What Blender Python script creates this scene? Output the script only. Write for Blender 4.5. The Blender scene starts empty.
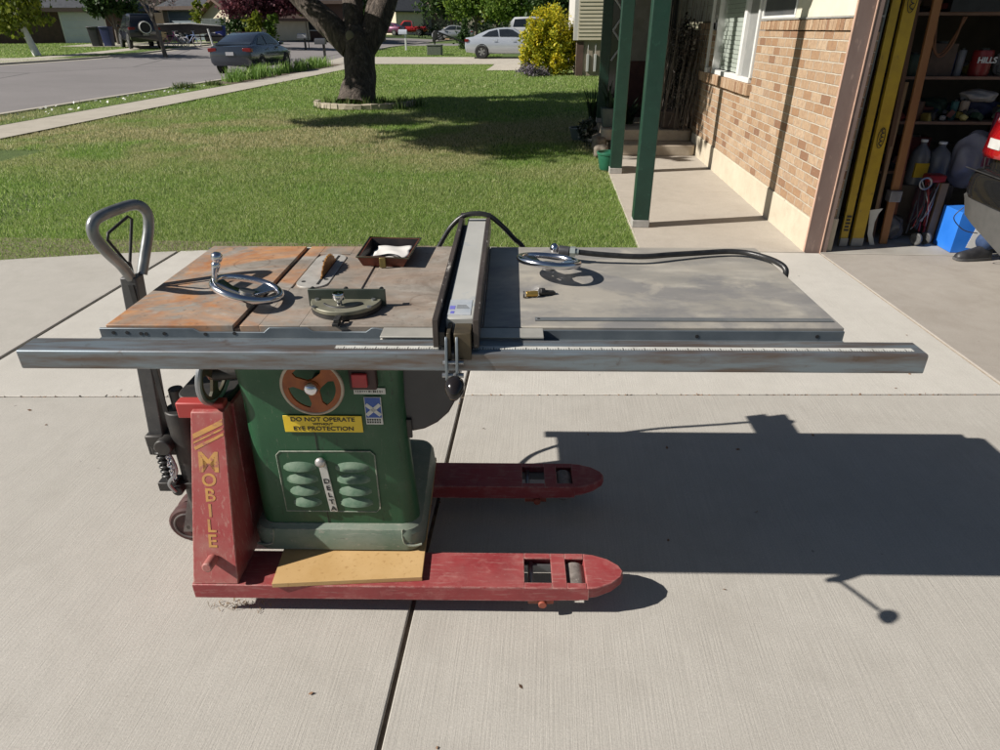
import bpy, bmesh, math, random
import numpy as np
from mathutils import Vector, Matrix  # noqa
random.seed(7); RNG = np.random.default_rng(11)
R = math.radians
scene = bpy.context.scene
COL = scene.collection

# ------------------------------------------------------------------ camera (solved from the straight lines of the place)
F_PX, PITCH, ROLL, YAW, CAM_H = 657.14, 0.4857, -0.0019, 0.0694, 1.627
_F = np.array([-math.sin(YAW)*math.cos(PITCH), math.cos(YAW)*math.cos(PITCH), -math.sin(PITCH)])
_R0 = np.array([math.cos(YAW), math.sin(YAW), 0.]); _U0 = np.cross(_R0, _F)
_R = _R0*math.cos(ROLL)+_U0*math.sin(ROLL); _U = -_R0*math.sin(ROLL)+_U0*math.cos(ROLL)
camd = bpy.data.cameras.new('camera'); cam = bpy.data.objects.new('camera', camd); COL.objects.link(cam)
camd.sensor_width = 36; camd.lens = F_PX/1000*36; camd.clip_start = .05; camd.clip_end = 1500
cam.matrix_world = Matrix(((_R[0], _U[0], -_F[0], 0), (_R[1], _U[1], -_F[1], 0), (_R[2], _U[2], -_F[2], CAM_H), (0, 0, 0, 1)))
scene.camera = cam

def gz(x, y):
    """height of the terrain: the lots across the street and down the block lie a little higher"""
    a = min(1, max(0, (y-33)/20)); b = min(1, max(0, (-x-12)/12))
    return .42*a*a*(3-2*a) + .36*b*b*(3-2*b)
def far(px, zc, py=30):
    """surveyed far position: bearing and range -> x, y on the terrain; also metres per survey unit and height function"""
    d = (px-500)/F_PX*_R + (375-py)/F_PX*_U + _F
    p = d*zc
    return float(p[0]), float(p[1]), gz(float(p[0]), float(p[1]))
def fh(px, py, zc):
    d = (px-500)/F_PX*_R + (375-py)/F_PX*_U + _F
    return float(CAM_H + d[2]*zc)

# ------------------------------------------------------------------ materials
MATS = {}
def nt(name):
    m = bpy.data.materials.new(name); m.use_nodes = True
    t = m.node_tree; b = t.nodes['Principled BSDF']; return m, t, b
def _coord(t, kind='Object', scale=(1, 1, 1), rot=(0, 0, 0)):
    tc = t.nodes.new('ShaderNodeTexCoord'); mp = t.nodes.new('ShaderNodeMapping')
    mp.inputs['Scale'].default_value = scale; mp.inputs['Rotation'].default_value = rot
    t.links.new(tc.outputs[kind], mp.inputs['Vector']); return mp.outputs['Vector']
def _noise(t, vec, scale, detail=6, rough=.6, dist=0):
    n = t.nodes.new('ShaderNodeTexNoise'); n.inputs['Scale'].default_value = scale; n.inputs['Detail'].default_value = detail
    n.inputs['Roughness'].default_value = rough; n.inputs['Distortion'].default_value = dist
    t.links.new(vec, n.inputs['Vector']); return n.outputs['Fac']
def _ramp(t, fac, stops):
    r = t.nodes.new('ShaderNodeValToRGB'); e = r.color_ramp.elements
    while len(e) < len(stops): e.new(.5)
    for i, (p, c) in enumerate(stops):
        e[i].position = p; e[i].color = (c, c, c, 1) if isinstance(c, (int, float)) else (*c, 1)
    t.links.new(fac, r.inputs['Fac']); return r.outputs['Color']
def _mix(t, fac, a, b, mode='MIX'):
    m = t.nodes.new('ShaderNodeMix'); m.data_type = 'RGBA'; m.blend_type = mode
    for s, v in ((m.inputs['Factor'], fac), (m.inputs['A'], a), (m.inputs['B'], b)):
        if isinstance(v, (int, float)): s.default_value = v
        elif isinstance(v, tuple): s.default_value = (*v, 1)
        else: t.links.new(v, s)
    # the colour sockets are the third pair
    for s in m.inputs:
        pass
    return m
def mixc(t, fac, a, b, mode='MIX'):
    m = t.nodes.new('ShaderNodeMixRGB'); m.blend_type = mode
    for s, v in ((m.inputs[0], fac), (m.inputs[1], a), (m.inputs[2], b)):
        if isinstance(v, (int, float)): s.default_value = v
        elif isinstance(v, tuple): s.default_value = (*v, 1)
        else: t.links.new(v, s)
    return m.outputs[0]
def _bump(t, b, h, strength, dist=.01, prev=None):
    n = t.nodes.new('ShaderNodeBump'); n.inputs['Strength'].default_value = strength; n.inputs['Distance'].default_value = dist
    t.links.new(h, n.inputs['Height'])
    if prev is not None: t.links.new(prev, n.inputs['Normal'])
    t.links.new(n.outputs['Normal'], b.inputs['Normal']); return n.outputs['Normal']
def mat(name, c1, c2=None, rough=.6, metal=0, scale=8, lo=.35, hi=.65, bump=0, bscale=None, bdist=.003, c3=None, s3=40, t3=(.62, .72), stretch=(1, 1, 1), coat=0, rr=None, spec=.5):
    if name in MATS: return MATS[name]
    m, t, b = nt(name)
    v = _coord(t, scale=stretch)
    if c2:
        f = _noise(t, v, scale)
        col = _ramp(t, f, [(lo, c1), (hi, c2)])
        if c3:
            f3 = _ramp(t, _noise(t, v, s3, 4), [(t3[0], 0.), (t3[1], 1.)])
            col = mixc(t, f3, col, c3)
        t.links.new(col, b.inputs['Base Color'])
    else:
        b.inputs['Base Color'].default_value = (*c1, 1)
    b.inputs['Roughness'].default_value = rough; b.inputs['Metallic'].default_value = metal
    b.inputs['Specular IOR Level'].default_value = spec
    if rr:
        t.links.new(_ramp(t, _noise(t, v, scale*2.3), [(.3, rr[0]), (.7, rr[1])]), b.inputs['Roughness'])
    if coat: b.inputs['Coat Weight'].default_value = coat; b.inputs['Coat Roughness'].default_value = .06
    if bump: _bump(t, b, _noise(t, v, bscale or scale*6, 5), bump, bdist)
    MATS[name] = m; return m

def wear(m, col, edge=.004, e_amt=.8, s_amt=.35, s_scale=5, dust=None, d_amt=.3, stretch=(1, 9, 9), lo=.60):
    """chipped edges, long scratches and settled dust laid over a painted material"""
    t = m.node_tree; b = t.nodes['Principled BSDF']; src = b.inputs['Base Color'].links[0].from_socket
    v = _coord(t)
    if e_amt:
        bv = t.nodes.new('ShaderNodeBevel'); bv.samples = 4; bv.inputs['Radius'].default_value = edge
        ge = t.nodes.new('ShaderNodeNewGeometry'); dt = t.nodes.new('ShaderNodeVectorMath'); dt.operation = 'DOT_PRODUCT'
        t.links.new(bv.outputs[0], dt.inputs[0]); t.links.new(ge.outputs['Normal'], dt.inputs[1])
        e = _ramp(t, dt.outputs['Value'], [(.90, 1.), (.985, 0.)])
        n = _ramp(t, _noise(t, v, 45, 5, .7), [(.42, 0.), (.56, e_amt)])
        src = mixc(t, mixc(t, 1., e, n, 'MULTIPLY'), src, col)
    if s_amt:
        a = _ramp(t, _noise(t, _coord(t, scale=stretch, rot=(0, 0, R(14))), s_scale*3, 5, .75, .3), [(lo, 0.), (lo+.05, s_amt)])
        src = mixc(t, a, src, col)
        a = _ramp(t, _noise(t, v, s_scale*16, 6, .75), [(.64, 0.), (.69, s_amt*1.4)]); src = mixc(t, a, src, col)
    if dust:
        ge = t.nodes.new('ShaderNodeNewGeometry'); sp = t.nodes.new('ShaderNodeSeparateXYZ'); t.links.new(ge.outputs['Normal'], sp.inputs[0])
        up = _ramp(t, sp.outputs['Z'], [(.3, .35), (.9, 1.)]); n = _ramp(t, _noise(t, v, 6, 7, .7, .4), [(.35, 0.), (.7, d_amt)])
        src = mixc(t, mixc(t, 1., up, n, 'MULTIPLY'), src, dust)
    t.links.new(src, b.inputs['Base Color']); return m
# ------------------------------------------------------------------ object helpers
OFF = {}
def empty(name, label, cat, loc=(0, 0, 0), rz=0, group=None, off=None):
    o = bpy.data.objects.new(name, None); COL.objects.link(o); o.empty_display_size = .1
    o.location = loc; o.rotation_euler = (0, 0, rz); o['label'] = label; o['category'] = cat
    if group: o['group'] = group
    OFF[o] = off or (0, 0, 0); return o
def new_bm(): return bmesh.new()
def obj(name, bm, m, parent=None, bevel=0, smooth=35, seg=2, off=None):
    if off is None: off = OFF.get(parent, (0, 0, 0)) if parent else (0, 0, 0)
    me = bpy.data.meshes.new(name)
    if off != (0, 0, 0): bmesh.ops.translate(bm, verts=bm.verts, vec=(-off[0], -off[1], -off[2]))
    bmesh.ops.recalc_face_normals(bm, faces=bm.faces)
    bm.to_mesh(me); bm.free()
    for x in (m if isinstance(m, (list, tuple)) else [m]): me.materials.append(x)
    if smooth:
        me.shade_smooth(); me.set_sharp_from_angle(angle=R(smooth))
    o = bpy.data.objects.new(name, me); COL.objects.link(o)
    if parent: o.parent = parent; OFF[o] = OFF.get(parent, (0, 0, 0))
    if bevel:
        b = o.modifiers.new('bevel', 'BEVEL'); b.width = bevel; b.segments = seg; b.limit_method = 'ANGLE'; b.angle_limit = R(40)
        b.harden_normals = False
    return o
def tag(o, label=None, cat=None, group=None, kind=None):
    if label: o['label'] = label
    if cat: o['category'] = cat
    if group: o['group'] = group
    if kind: o['kind'] = kind
    return o
def single(name, bm, m, label, cat, loc=(0, 0, 0), rz=0, group=None, off=(0, 0, 0), **k):
    o = obj(name, bm, m, None, off=off, **k); o.location = loc; o.rotation_euler = (0, 0, rz); return tag(o, label, cat, group)
def box(bm, x0, x1, y0, y1, z0, z1, M=None, mi=0):
    vs = [bm.verts.new(Vector(p) if M is None else M @ Vector(p)) for p in ((x0, y0, z0), (x1, y0, z0), (x1, y1, z0), (x0, y1, z0), (x0, y0, z1), (x1, y0, z1), (x1, y1, z1), (x0, y1, z1))]
    for f in ((0, 3, 2, 1), (4, 5, 6, 7), (0, 1, 5, 4), (1, 2, 6, 5), (2, 3, 7, 6), (3, 0, 4, 7)):
        fc = bm.faces.new([vs[i] for i in f]); fc.material_index = mi
    return vs
def hexa(bm, b4, t4):
    vs = [bm.verts.new(p) for p in list(b4)+list(t4)]
    for f in ((0, 3, 2, 1), (4, 5, 6, 7), (0, 1, 5, 4), (1, 2, 6, 5), (2, 3, 7, 6), (3, 0, 4, 7)): bm.faces.new([vs[i] for i in f])
def prism(bm, pts, axis, a, b, M=None):
    """polygon pts (two coordinates) extruded along axis from a to b. axis 'x': pts=(y,z); 'y': pts=(x,z); 'z': pts=(x,y)"""
    def P(p, t):
        q = {'x': (t, p[0], p[1]), 'y': (p[0], t, p[1]), 'z': (p[0], p[1], t)}[axis]
        return Vector(q) if M is None else M @ Vector(q)
    A = [bm.verts.new(P(p, a)) for p in pts]; B = [bm.verts.new(P(p, b)) for p in pts]; n = len(pts)
    bm.faces.new(A[::-1]); bm.faces.new(B)
    for i in range(n): bm.faces.new((A[i], A[(i+1) % n], B[(i+1) % n], B[i]))
def tube(bm, pts, r, n=10, closed=False, caps=True, M=None):
    P = [Vector(p) for p in pts]; m = len(P); rad = r if isinstance(r, (list, tuple)) else [r]*m
    rings = []; prevn = None
    for i in range(m):
        if closed: t = (P[(i+1) % m]-P[i-1])
        else: t = (P[min(i+1, m-1)]-P[max(i-1, 0)])
        t.normalize()
        if prevn is None:
            a = Vector((0, 0, 1)) if abs(t.z) < .9 else Vector((1, 0, 0)); nn = t.cross(a).normalized()
        else:
            nn = (prevn - t*prevn.dot(t)); nn = nn.normalized() if nn.length > 1e-6 else prevn
        prevn = nn; bb = t.cross(nn)
        ring = []
        for k in range(n):
            a = 2*math.pi*k/n; q = P[i]+(nn*math.cos(a)+bb*math.sin(a))*rad[i]
            ring.append(bm.verts.new(q if M is None else M @ q))
        rings.append(ring)
    L = m if closed else m-1
    for i in range(L):
        A, B = rings[i], rings[(i+1) % m]
        for k in range(n): bm.faces.new((A[k], A[(k+1) % n], B[(k+1) % n], B[k]))
    if caps and not closed: bm.faces.new(rings[0][::-1]); bm.faces.new(rings[-1])
def smoothpath(pts, n=8):
    P = [Vector(p) for p in pts]; out = []
    for i in range(len(P)-1):
        p0 = P[max(i-1, 0)]; p1 = P[i]; p2 = P[i+1]; p3 = P[min(i+2, len(P)-1)]
        for k in range(n):
            t = k/n; out.append(.5*((2*p1)+(-p0+p2)*t+(2*p0-5*p1+4*p2-p3)*t*t+(-p0+3*p1-3*p2+p3)*t**3))
    out.append(P[-1]); return out
def cyl(bm, c, axis, r, h, n=20, r2=None, M=None):
    """cylinder from c along axis for h"""
    c = Vector(c); a = Vector(axis).normalized(); tube(bm, [c, c+a*h], [r, r if r2 is None else r2], n, M=M)
def lathe(bm, prof, c=(0, 0, 0), n=20, M=None, axis='z'):
    rings = []
    for r, z in prof:
        ring = []
        for k in range(n):
            a = 2*math.pi*k/n; p = Vector((max(r, 1e-4)*math.cos(a), max(r, 1e-4)*math.sin(a), z))
            if axis == 'y': p = Vector((p.x, p.z, p.y))
            if axis == 'x': p = Vector((p.z, p.x, p.y))
            p = p + Vector(c); ring.append(bm.verts.new(p if M is None else M @ p))
        rings.append(ring)
    for A, B in zip(rings, rings[1:]):
        for k in range(n): bm.faces.new((A[k], A[(k+1) % n], B[(k+1) % n], B[k]))
    bm.faces.new(rings[0][::-1]); bm.faces.new(rings[-1])
def torus(bm, c, R_, r, M=None, n=40, k=10, axis='z'):
    pts = []
    for i in range(n):
        a = 2*math.pi*i/n; x, y = R_*math.cos(a), R_*math.sin(a)
        pts.append(Vector(c)+Vector({'z': (x, y, 0), 'y': (x, 0, y), 'x': (0, x, y)}[axis]))
    tube(bm, pts, r, k, closed=True, M=M)
def sphere(bm, c, r, sx=1, sy=1, sz=1, n=16, M=None):
    T = Matrix.Translation(c) @ Matrix.Diagonal((sx, sy, sz, 1))
    if M is not None: T = M @ T
    bmesh.ops.create_uvsphere(bm, u_segments=n, v_segments=max(8, n//2+2), radius=r, matrix=T)
def loft(bm, rings, caps=True):
    V = [[bm.verts.new(p) for p in r] for r in rings]; n = len(V[0])
    for A, B in zip(V, V[1:]):
        for k in range(n): bm.faces.new((A[k], A[(k+1) % n], B[(k+1) % n], B[k]))
    if caps: bm.faces.new(V[0][::-1]); bm.faces.new(V[-1])
def rrect(x0, x1, y0, y1, r, z, n=5, x1b=None, x0b=None):
    """rounded rectangle ring at height z; x1b/x0b: other x extents at the y1 side"""
    x1b = x1 if x1b is None else x1b; x0b = x0 if x0b is None else x0b; out = []
    for cx, cy, a0 in ((x1-r, y0+r, -90), (x1b-r, y1-r, 0), (x0b+r, y1-r, 90), (x0+r, y0+r, 180)):
        for k in range(n+1):
            a = R(a0+90*k/n); out.append((cx+r*math.cos(a), cy+r*math.sin(a), z))
    return out
def text(body, size, M, m, parent, name='lettering', depth=.0006, bold=0, align='CENTER', off=None, sx=1, shear=0):
    cu = bpy.data.curves.new(name, 'FONT'); cu.body = body; cu.size = size; cu.align_x = align; cu.align_y = 'CENTER'; cu.extrude = depth; cu.offset = bold; cu.shear = shear
    tmp = bpy.data.objects.new(name, cu); COL.objects.link(tmp)
    dg = bpy.context.evaluated_depsgraph_get(); me = bpy.data.meshes.new_from_object(tmp.evaluated_get(dg))
    bpy.data.objects.remove(tmp); bpy.data.curves.remove(cu)
    off = OFF.get(parent, (0, 0, 0)) if parent else (off or (0, 0, 0))
    me.transform(Matrix.Translation((-off[0], -off[1], -off[2])) @ M @ Matrix.Diagonal((sx, 1, 1, 1)))
    me.materials.clear(); me.materials.append(m)
    o = bpy.data.objects.new(name, me); COL.objects.link(o)
    if parent: o.parent = parent
    return o
FRONT = Matrix.Rotation(R(90), 4, 'X')      # text lying in xz plane facing -y
def quads(name, C, size, m, up=.0, aspect=1.6, parent=None, off=(0, 0, 0), droop=0):
    """many leaf-sized faces at the points C (N,3)"""
    C = np.asarray(C, dtype=np.float64)-np.array(off); N = len(C)
    d = RNG.normal(size=(N, 3)); d[:, 2] += up; d /= np.linalg.norm(d, axis=1, keepdims=True)
    a = np.cross(d, RNG.normal(size=(N, 3))); a /= np.linalg.norm(a, axis=1, keepdims=True)
    if droop: a[:, 2] -= droop; a /= np.linalg.norm(a, axis=1, keepdims=True)
    b = np.cross(d, a); s = (size*(.6+.8*RNG.random((N, 1)))) if np.isscalar(size) else size[:, None]
    V = np.empty((N, 4, 3)); V[:, 0] = C-a*s*aspect*.5; V[:, 1] = C+b*s*.5-a*s*.05; V[:, 2] = C+a*s*aspect*.5; V[:, 3] = C-b*s*.5+a*s*.05
    return _quadmesh(name, V, m, parent)
def _quadmesh(name, V, m, parent=None, k=4):
    N = len(V); me = bpy.data.meshes.new(name)
    me.vertices.add(N*k); me.vertices.foreach_set('co', V.reshape(-1).astype(np.float32))
    me.loops.add(N*k); me.loops.foreach_set('vertex_index', np.arange(N*k, dtype=np.int32))
    me.polygons.add(N); me.polygons.foreach_set('loop_start', np.arange(0, N*k, k, dtype=np.int32))
    me.update(calc_edges=True); me.materials.append(m)
    o = bpy.data.objects.new(name, me); COL.objects.link(o)
    if parent: o.parent = parent
    return o
def crown_pts(blobs, n, clump=.16, per=22):
    """points in clumps through ellipsoid blobs [(cx,cy,cz,rx,ry,rz)]"""
    out = []; w = np.array([b[3]*b[4]*b[5] for b in blobs])**.67; w /= w.sum()
    for b, q in zip(blobs, w):
        k = max(3, int(n*q/per)); d = RNG.normal(size=(k, 3)); d /= np.linalg.norm(d, axis=1, keepdims=True)
        rr = (RNG.random((k, 1))**.45)*(.8+.3*RNG.random((k, 1))); cc = d*rr
        p = np.repeat(cc, per, 0)+RNG.normal(size=(k*per, 3))*clump
        out.append(np.array(b[:3])+p*np.array(b[3:]))
    return np.concatenate(out)
def leafmat(name, a, b, c=None, trans=.35, scale=1.2):
    if name in MATS: return MATS[name]
    m, t, bs = nt(name); v = _coord(t)
    oi = t.nodes.new('ShaderNodeNewGeometry')
    f = _noise(t, v, scale, 3)
    mx = t.nodes.new('ShaderNodeMath'); mx.operation = 'ADD'; t.links.new(f, mx.inputs[0])
    m2 = t.nodes.new('ShaderNodeMath'); m2.operation = 'MULTIPLY_ADD'; t.links.new(oi.outputs['Random Per Island'], m2.inputs[0]); m2.inputs[1].default_value = .45; m2.inputs[2].default_value = -.22
    t.links.new(m2.outputs[0], mx.inputs[1])
    col = _ramp(t, mx.outputs[0], [(.3, a), (.55, b), (.8, c or b)])
    t.links.new(col, bs.inputs['Base Color']); bs.inputs['Roughness'].default_value = .55; bs.inputs['Specular IOR Level'].default_value = .3
    tr = t.nodes.new('ShaderNodeBsdfTranslucent'); t.links.new(col, tr.inputs['Color'])
    ms = t.nodes.new('ShaderNodeMixShader'); ms.inputs[0].default_value = trans
    out = t.nodes['Material Output']; t.links.new(bs.outputs[0], ms.inputs[1]); t.links.new(tr.outputs[0], ms.inputs[2]); t.links.new(ms.outputs[0], out.inputs['Surface'])
    MATS[name] = m; return m

# ------------------------------------------------------------------ world, sun
SUN_EL, SHADOW_AZ = 36.0, 15.8            # shadows run towards +x, turned 15.8 deg to +y
w = bpy.data.worlds.new('World'); scene.world = w; w.use_nodes = True
wt = w.node_tree; bg = wt.nodes['Background']; sky = wt.nodes.new('ShaderNodeTexSky'); sky.sky_type = 'NISHITA'; sky.sun_disc = False
sky.sun_elevation = R(SUN_EL); sky.sun_rotation = R(270-SHADOW_AZ); sky.air_density = 1.0; sky.dust_density = .6; sky.ozone_density = 1
wt.links.new(sky.outputs[0], bg.inputs[0]); bg.inputs[1].default_value = .038
sd = bpy.data.lights.new('sun', 'SUN'); sun = bpy.data.objects.new('sun', sd); COL.objects.link(sun)
sd.energy = 5.0; sd.angle = R(.5); sd.color = (1, .945, .87)
dirv = Vector((math.cos(R(SHADOW_AZ))*math.cos(R(SUN_EL)), math.sin(R(SHADOW_AZ))*math.cos(R(SUN_EL)), -math.sin(R(SUN_EL))))
sun.rotation_euler = dirv.to_track_quat('-Z', 'Y').to_euler()
sun.location = (-8, -2, 12)
scene.view_settings.view_transform = 'Standard'; scene.view_settings.look = 'None'; scene.view_settings.exposure = .38; scene.view_settings.gamma = 1
scene.render.engine = 'CYCLES'; scene.cycles.use_denoising = True; scene.cycles.max_bounces = 6; scene.cycles.transparent_max_bounces = 8
scene.cycles.sample_clamp_indirect = 6

# common materials
steel = mat('steel', (.30, .32, .34), (.42, .43, .44), .38, .85, 6, bump=.1, bscale=60, rr=(.28, .5))
chrome = mat('chrome', (.75, .76, .8), (.62, .62, .66), .14, 1, 9, rr=(.1, .24))
black = mat('black_rubber', (.012, .012, .013), (.03, .03, .03), .55, 0, 20, bump=.1)
white = mat('white_paint', (.75, .75, .73), (.66, .66, .64), .5, 0, 5)
dark = mat('dark_metal', (.025, .026, .028), (.06, .055, .05), .5, .3, 14, bump=.15)

# ================================================================== THE SAW GROUP (built in the saw's own axes: u right along the rail, v back, z up)
SX, SY, TH = -1.1083, 1.4663, .0527
T0 = .9605
def s2w(u, v, z=0): return (SX+math.cos(TH)*u-math.sin(TH)*v, SY+math.sin(TH)*u+math.cos(TH)*v, z)
def sthing(name, label, cat, base, group=None, rz=0):
    return empty(name, label, cat, s2w(*base), TH+rz, group, off=base)

green = mat('green_enamel', (.010, .066, .027), (.018, .092, .038), .42, 0, 3, c3=(.04, .095, .05), s3=12, t3=(.55, .85), bump=.08, bscale=120, bdist=.001, rr=(.35, .6))
greygreen = mat('worn_grey_green', (.10, .165, .12), (.18, .225, .18), .6, 0, 9, c3=(.28, .27, .23), s3=45, bump=.15, bscale=90)
redp = mat('red_paint', (.31, .035, .04), (.22, .028, .033), .5, 0, 5, c3=(.38, .13, .12), s3=16, t3=(.54, .78), bump=.08, bscale=80, bdist=.001, rr=(.4, .65))
redfaded = mat('faded_red_paint', (.36, .085, .08), (.31, .045, .048), .55, 0, 3, c3=(.40, .20, .17), s3=7, t3=(.48, .80), bump=.06, bscale=90, bdist=.001)
wear(green, (.20, .21, .16), .006, .8, .30, 4, (.17, .19, .14), .12, (9, 9, 1), .62)
wear(green, (.012, .022, .014), .003, 0, .5, 6, None, 0, (3, 3, 1), .60)
wear(greygreen, (.36, .35, .30), .007, .9, .45, 5, (.30, .29, .23), .5)
wear(greygreen, (.05, .05, .045), .004, 0, .5, 9)
wear(redp, (.42, .26, .23), .007, 1., .30, 4, (.42, .20, .18), .34, (1, 10, 10), .56)
wear(redp, (.10, .07, .06), .004, 0, .5, 7, None, 0, (1, 8, 8), .62)
wear(redfaded, (.48, .34, .28), .007, .9, .32, 4, None, 0, (8, 8, 1), .57)
wear(redfaded, (.14, .07, .06), .004, 0, .45, 8, None, 0, (6, 6, 1), .63)
yellowp = mat('faded_yellow_print', (.58, .31, .08), (.46, .24, .09), .6, 0, 18, c3=(.38, .14, .10), s3=60, t3=(.52, .62))

def cast_iron():
    m, t, b = nt('rusty_cast_iron'); v = _coord(t); vs = _coord(t, scale=(1, 1.45, 1), rot=(0, 0, R(-25)))
    base = _ramp(t, _noise(t, vs, 7, 8, .65, .6), [(.3, (.21, .185, .155)), (.55, (.31, .275, .235)), (.75, (.41, .38, .34))])
    rust = _ramp(t, _noise(t, vs, 3.6, 8, .68, .9), [(.45, 0.), (.62, 1.)])
    # rust is strongest on the left half of the table
    sp = t.nodes.new('ShaderNodeSeparateXYZ'); t.links.new(v, sp.inputs[0])
    g = _ramp(t, sp.outputs['X'], [(.0, 1.), (.36, .85), (.5, .25), (.8, .12)])
    rust = mixc(t, 1., rust, g, 'MULTIPLY'); base = mixc(t, _ramp(t, _noise(t, v, 4.5, 8, .7, 1.2), [(.52, 0.), (.66, .5)]), base, (.13, .105, .085))
    rc = _ramp(t, _noise(t, v, 14, 6), [(.35, (.40, .15, .045)), (.65, (.56, .29, .13))])
    col = mixc(t, rust, base, rc)
    col = mixc(t, _ramp(t, _noise(t, v, 55, 5), [(.60, 0.), (.72, .55)]), col, (.08, .06, .05))
    col = mixc(t, _ramp(t, _noise(t, vs, 18, 5), [(.62, 0.), (.7, .35)]), col, (.5, .47, .42))
    for rt, am in ((8, .4), (-37, .3), (70, .25)):
        col = mixc(t, _ramp(t, _noise(t, _coord(t, scale=(1, 26, 1), rot=(0, 0, R(rt))), 7, 3, .6), [(.66, 0.), (.70, am)]), col, (.12, .09, .07) if rt < 0 else (.48, .45, .40))
    # ring left by a tin
    for cx, cy, rr_ in ((.20, .50, .055), (.80, .18, .048)):
        mp_ = t.nodes.new('ShaderNodeVectorMath'); mp_.operation = 'DISTANCE'; mp_.inputs[1].default_value = (cx, cy, T0); t.links.new(v, mp_.inputs[0])
        col = mixc(t, _ramp(t, mp_.outputs['Value'], [(rr_-.004, 0.), (rr_, .55), (rr_+.003, 0.)]), col, (.13, .08, .05))
    t.links.new(col, b.inputs['Base Color']); b.inputs['Roughness'].default_value = .62; b.inputs['Metallic'].default_value = .1
    _bump(t, b, _noise(t, v, 120, 5), .15, .001); return m
iron = cast_iron()
def galv():
    m, t, b = nt('galvanised_rusty_tube'); v = _coord(t, scale=(.12, 1, 1))
    band = _ramp(t, _noise(t, v, 34, 6, .6), [(.40, 0.), (.62, 1.)])
    c = mixc(t, band, (.235, .28, .315), (.165, .13, .11))
    v2 = _coord(t); c = mixc(t, _ramp(t, _noise(t, v2, 30, 6), [(.62, 0.), (.74, .6)]), c, (.12, .08, .06))
    gp_ = _ramp(t, _noise(t, v2, 2.3, 2), [(.70, 0.), (.74, .4)]); c = mixc(t, gp_, c, (.10, .25, .17))
    t.links.new(c, b.inputs['Base Color']); b.inputs['Metallic'].default_value = .55; b.inputs['Roughness'].default_value = .42
    _bump(t, b, _noise(t, v2, 150, 4), .08, .001); return m
tube_m = galv()
lam = mat('worn_grey_laminate', (.25, .24, .22), (.375, .345, .295), .45, 0, 4, c3=(.44, .41, .35), s3=9, t3=(.5, .75), stretch=(.7, 1.6, 1), bump=.05, bscale=90, bdist=.001, rr=(.35, .6))

def stain(m, col, sc, lo, amt, stretch=(1, 1, 1), rot=0):
    t = m.node_tree; b = t.nodes['Principled BSDF']; src = b.inputs['Base Color'].links[0].from_socket
    t.links.new(mixc(t, _ramp(t, _noise(t, _coord(t, scale=stretch, rot=(0, 0, R(rot))), sc, 6, .65, .5), [(lo, 0.), (lo+.08, amt)]), src, col), b.inputs['Base Color'])
stain(lam, (.17, .17, .18), 2.6, .50, .55); stain(lam, (.46, .42, .35), 5, .58, .5); stain(lam, (.12, .12, .12), 60, .68, .5)
stain(lam, (.50, .48, .44), 6, .67, .5, (1, 24, 1), 6); stain(lam, (.10, .10, .10), 6, .69, .45, (1, 24, 1), -28); stain(lam, (.14, .13, .12), 14, .66, .4)
saw = sthing('table_saw', 'green cabinet table saw with rusty iron top and long grey extension, standing on red forks', 'table saw', (0, 0, 0))
# cabinet body
bm = new_bm()
loft(bm, [rrect(.236, .742, .100, .585, .05, .233, x1b=.655, x0b=.26), rrect(.240, .730, .100, .58, .05, .45, x1b=.648, x0b=.26), rrect(.247, .722, .10, .575, .05, .66, x1b=.640, x0b=.27),
          rrect(.240, .725, .098, .575, .05, .78, x1b=.64, x0b=.27), rrect(.20, .735, .09, .575, .05, .90, x1b=.65, x0b=.25), rrect(.18, .745, .08, .58, .05, .932, x1b=.66, x0b=.23)])
cab = obj('cabinet', bm, green, saw)
# plinth
bm = new_bm()
loft(bm, [rrect(.222, .748, .082, .60, .05, .1395, x1b=.742), rrect(.214, .756, .075, .605, .055, .146, x1b=.748), rrect(.213, .756, .0745, .605, .055, .208, x1b=.742), rrect(.220, .750, .081, .60, .055, .220, x1b=.736), rrect(.2205, .7495, .0815, .5995, .055, .2225, x1b=.735), rrect(.232, .740, .094, .59, .055, .2320, x1b=.68), rrect(.2345, .738, .0965, .588, .055, .2345, x1b=.66)])
pl = obj('plinth', bm, greygreen, saw)
for s, (a, b_) in enumerate(((.214, .285), (.690, .762))):
    bm = new_bm(); pts = smoothpath([(a, .0735, .195), ((a+b_)/2, .0735, .172), (b_, .0735, .195)] if 0 else [(a+.01 if s == 0 else b_-.01, .080, .168), ((a+b_)/2, .0745, .165), (b_-.012 if s == 0 else a+.012, .0745, .172), (b_-.004 if s == 0 else a+.004, .0755, .195), (b_-.003 if s == 0 else a+.003, .082, .225)], 5)
    tube(bm, pts, .004, 8); obj('corner_bead', bm, greygreen, pl)
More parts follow.
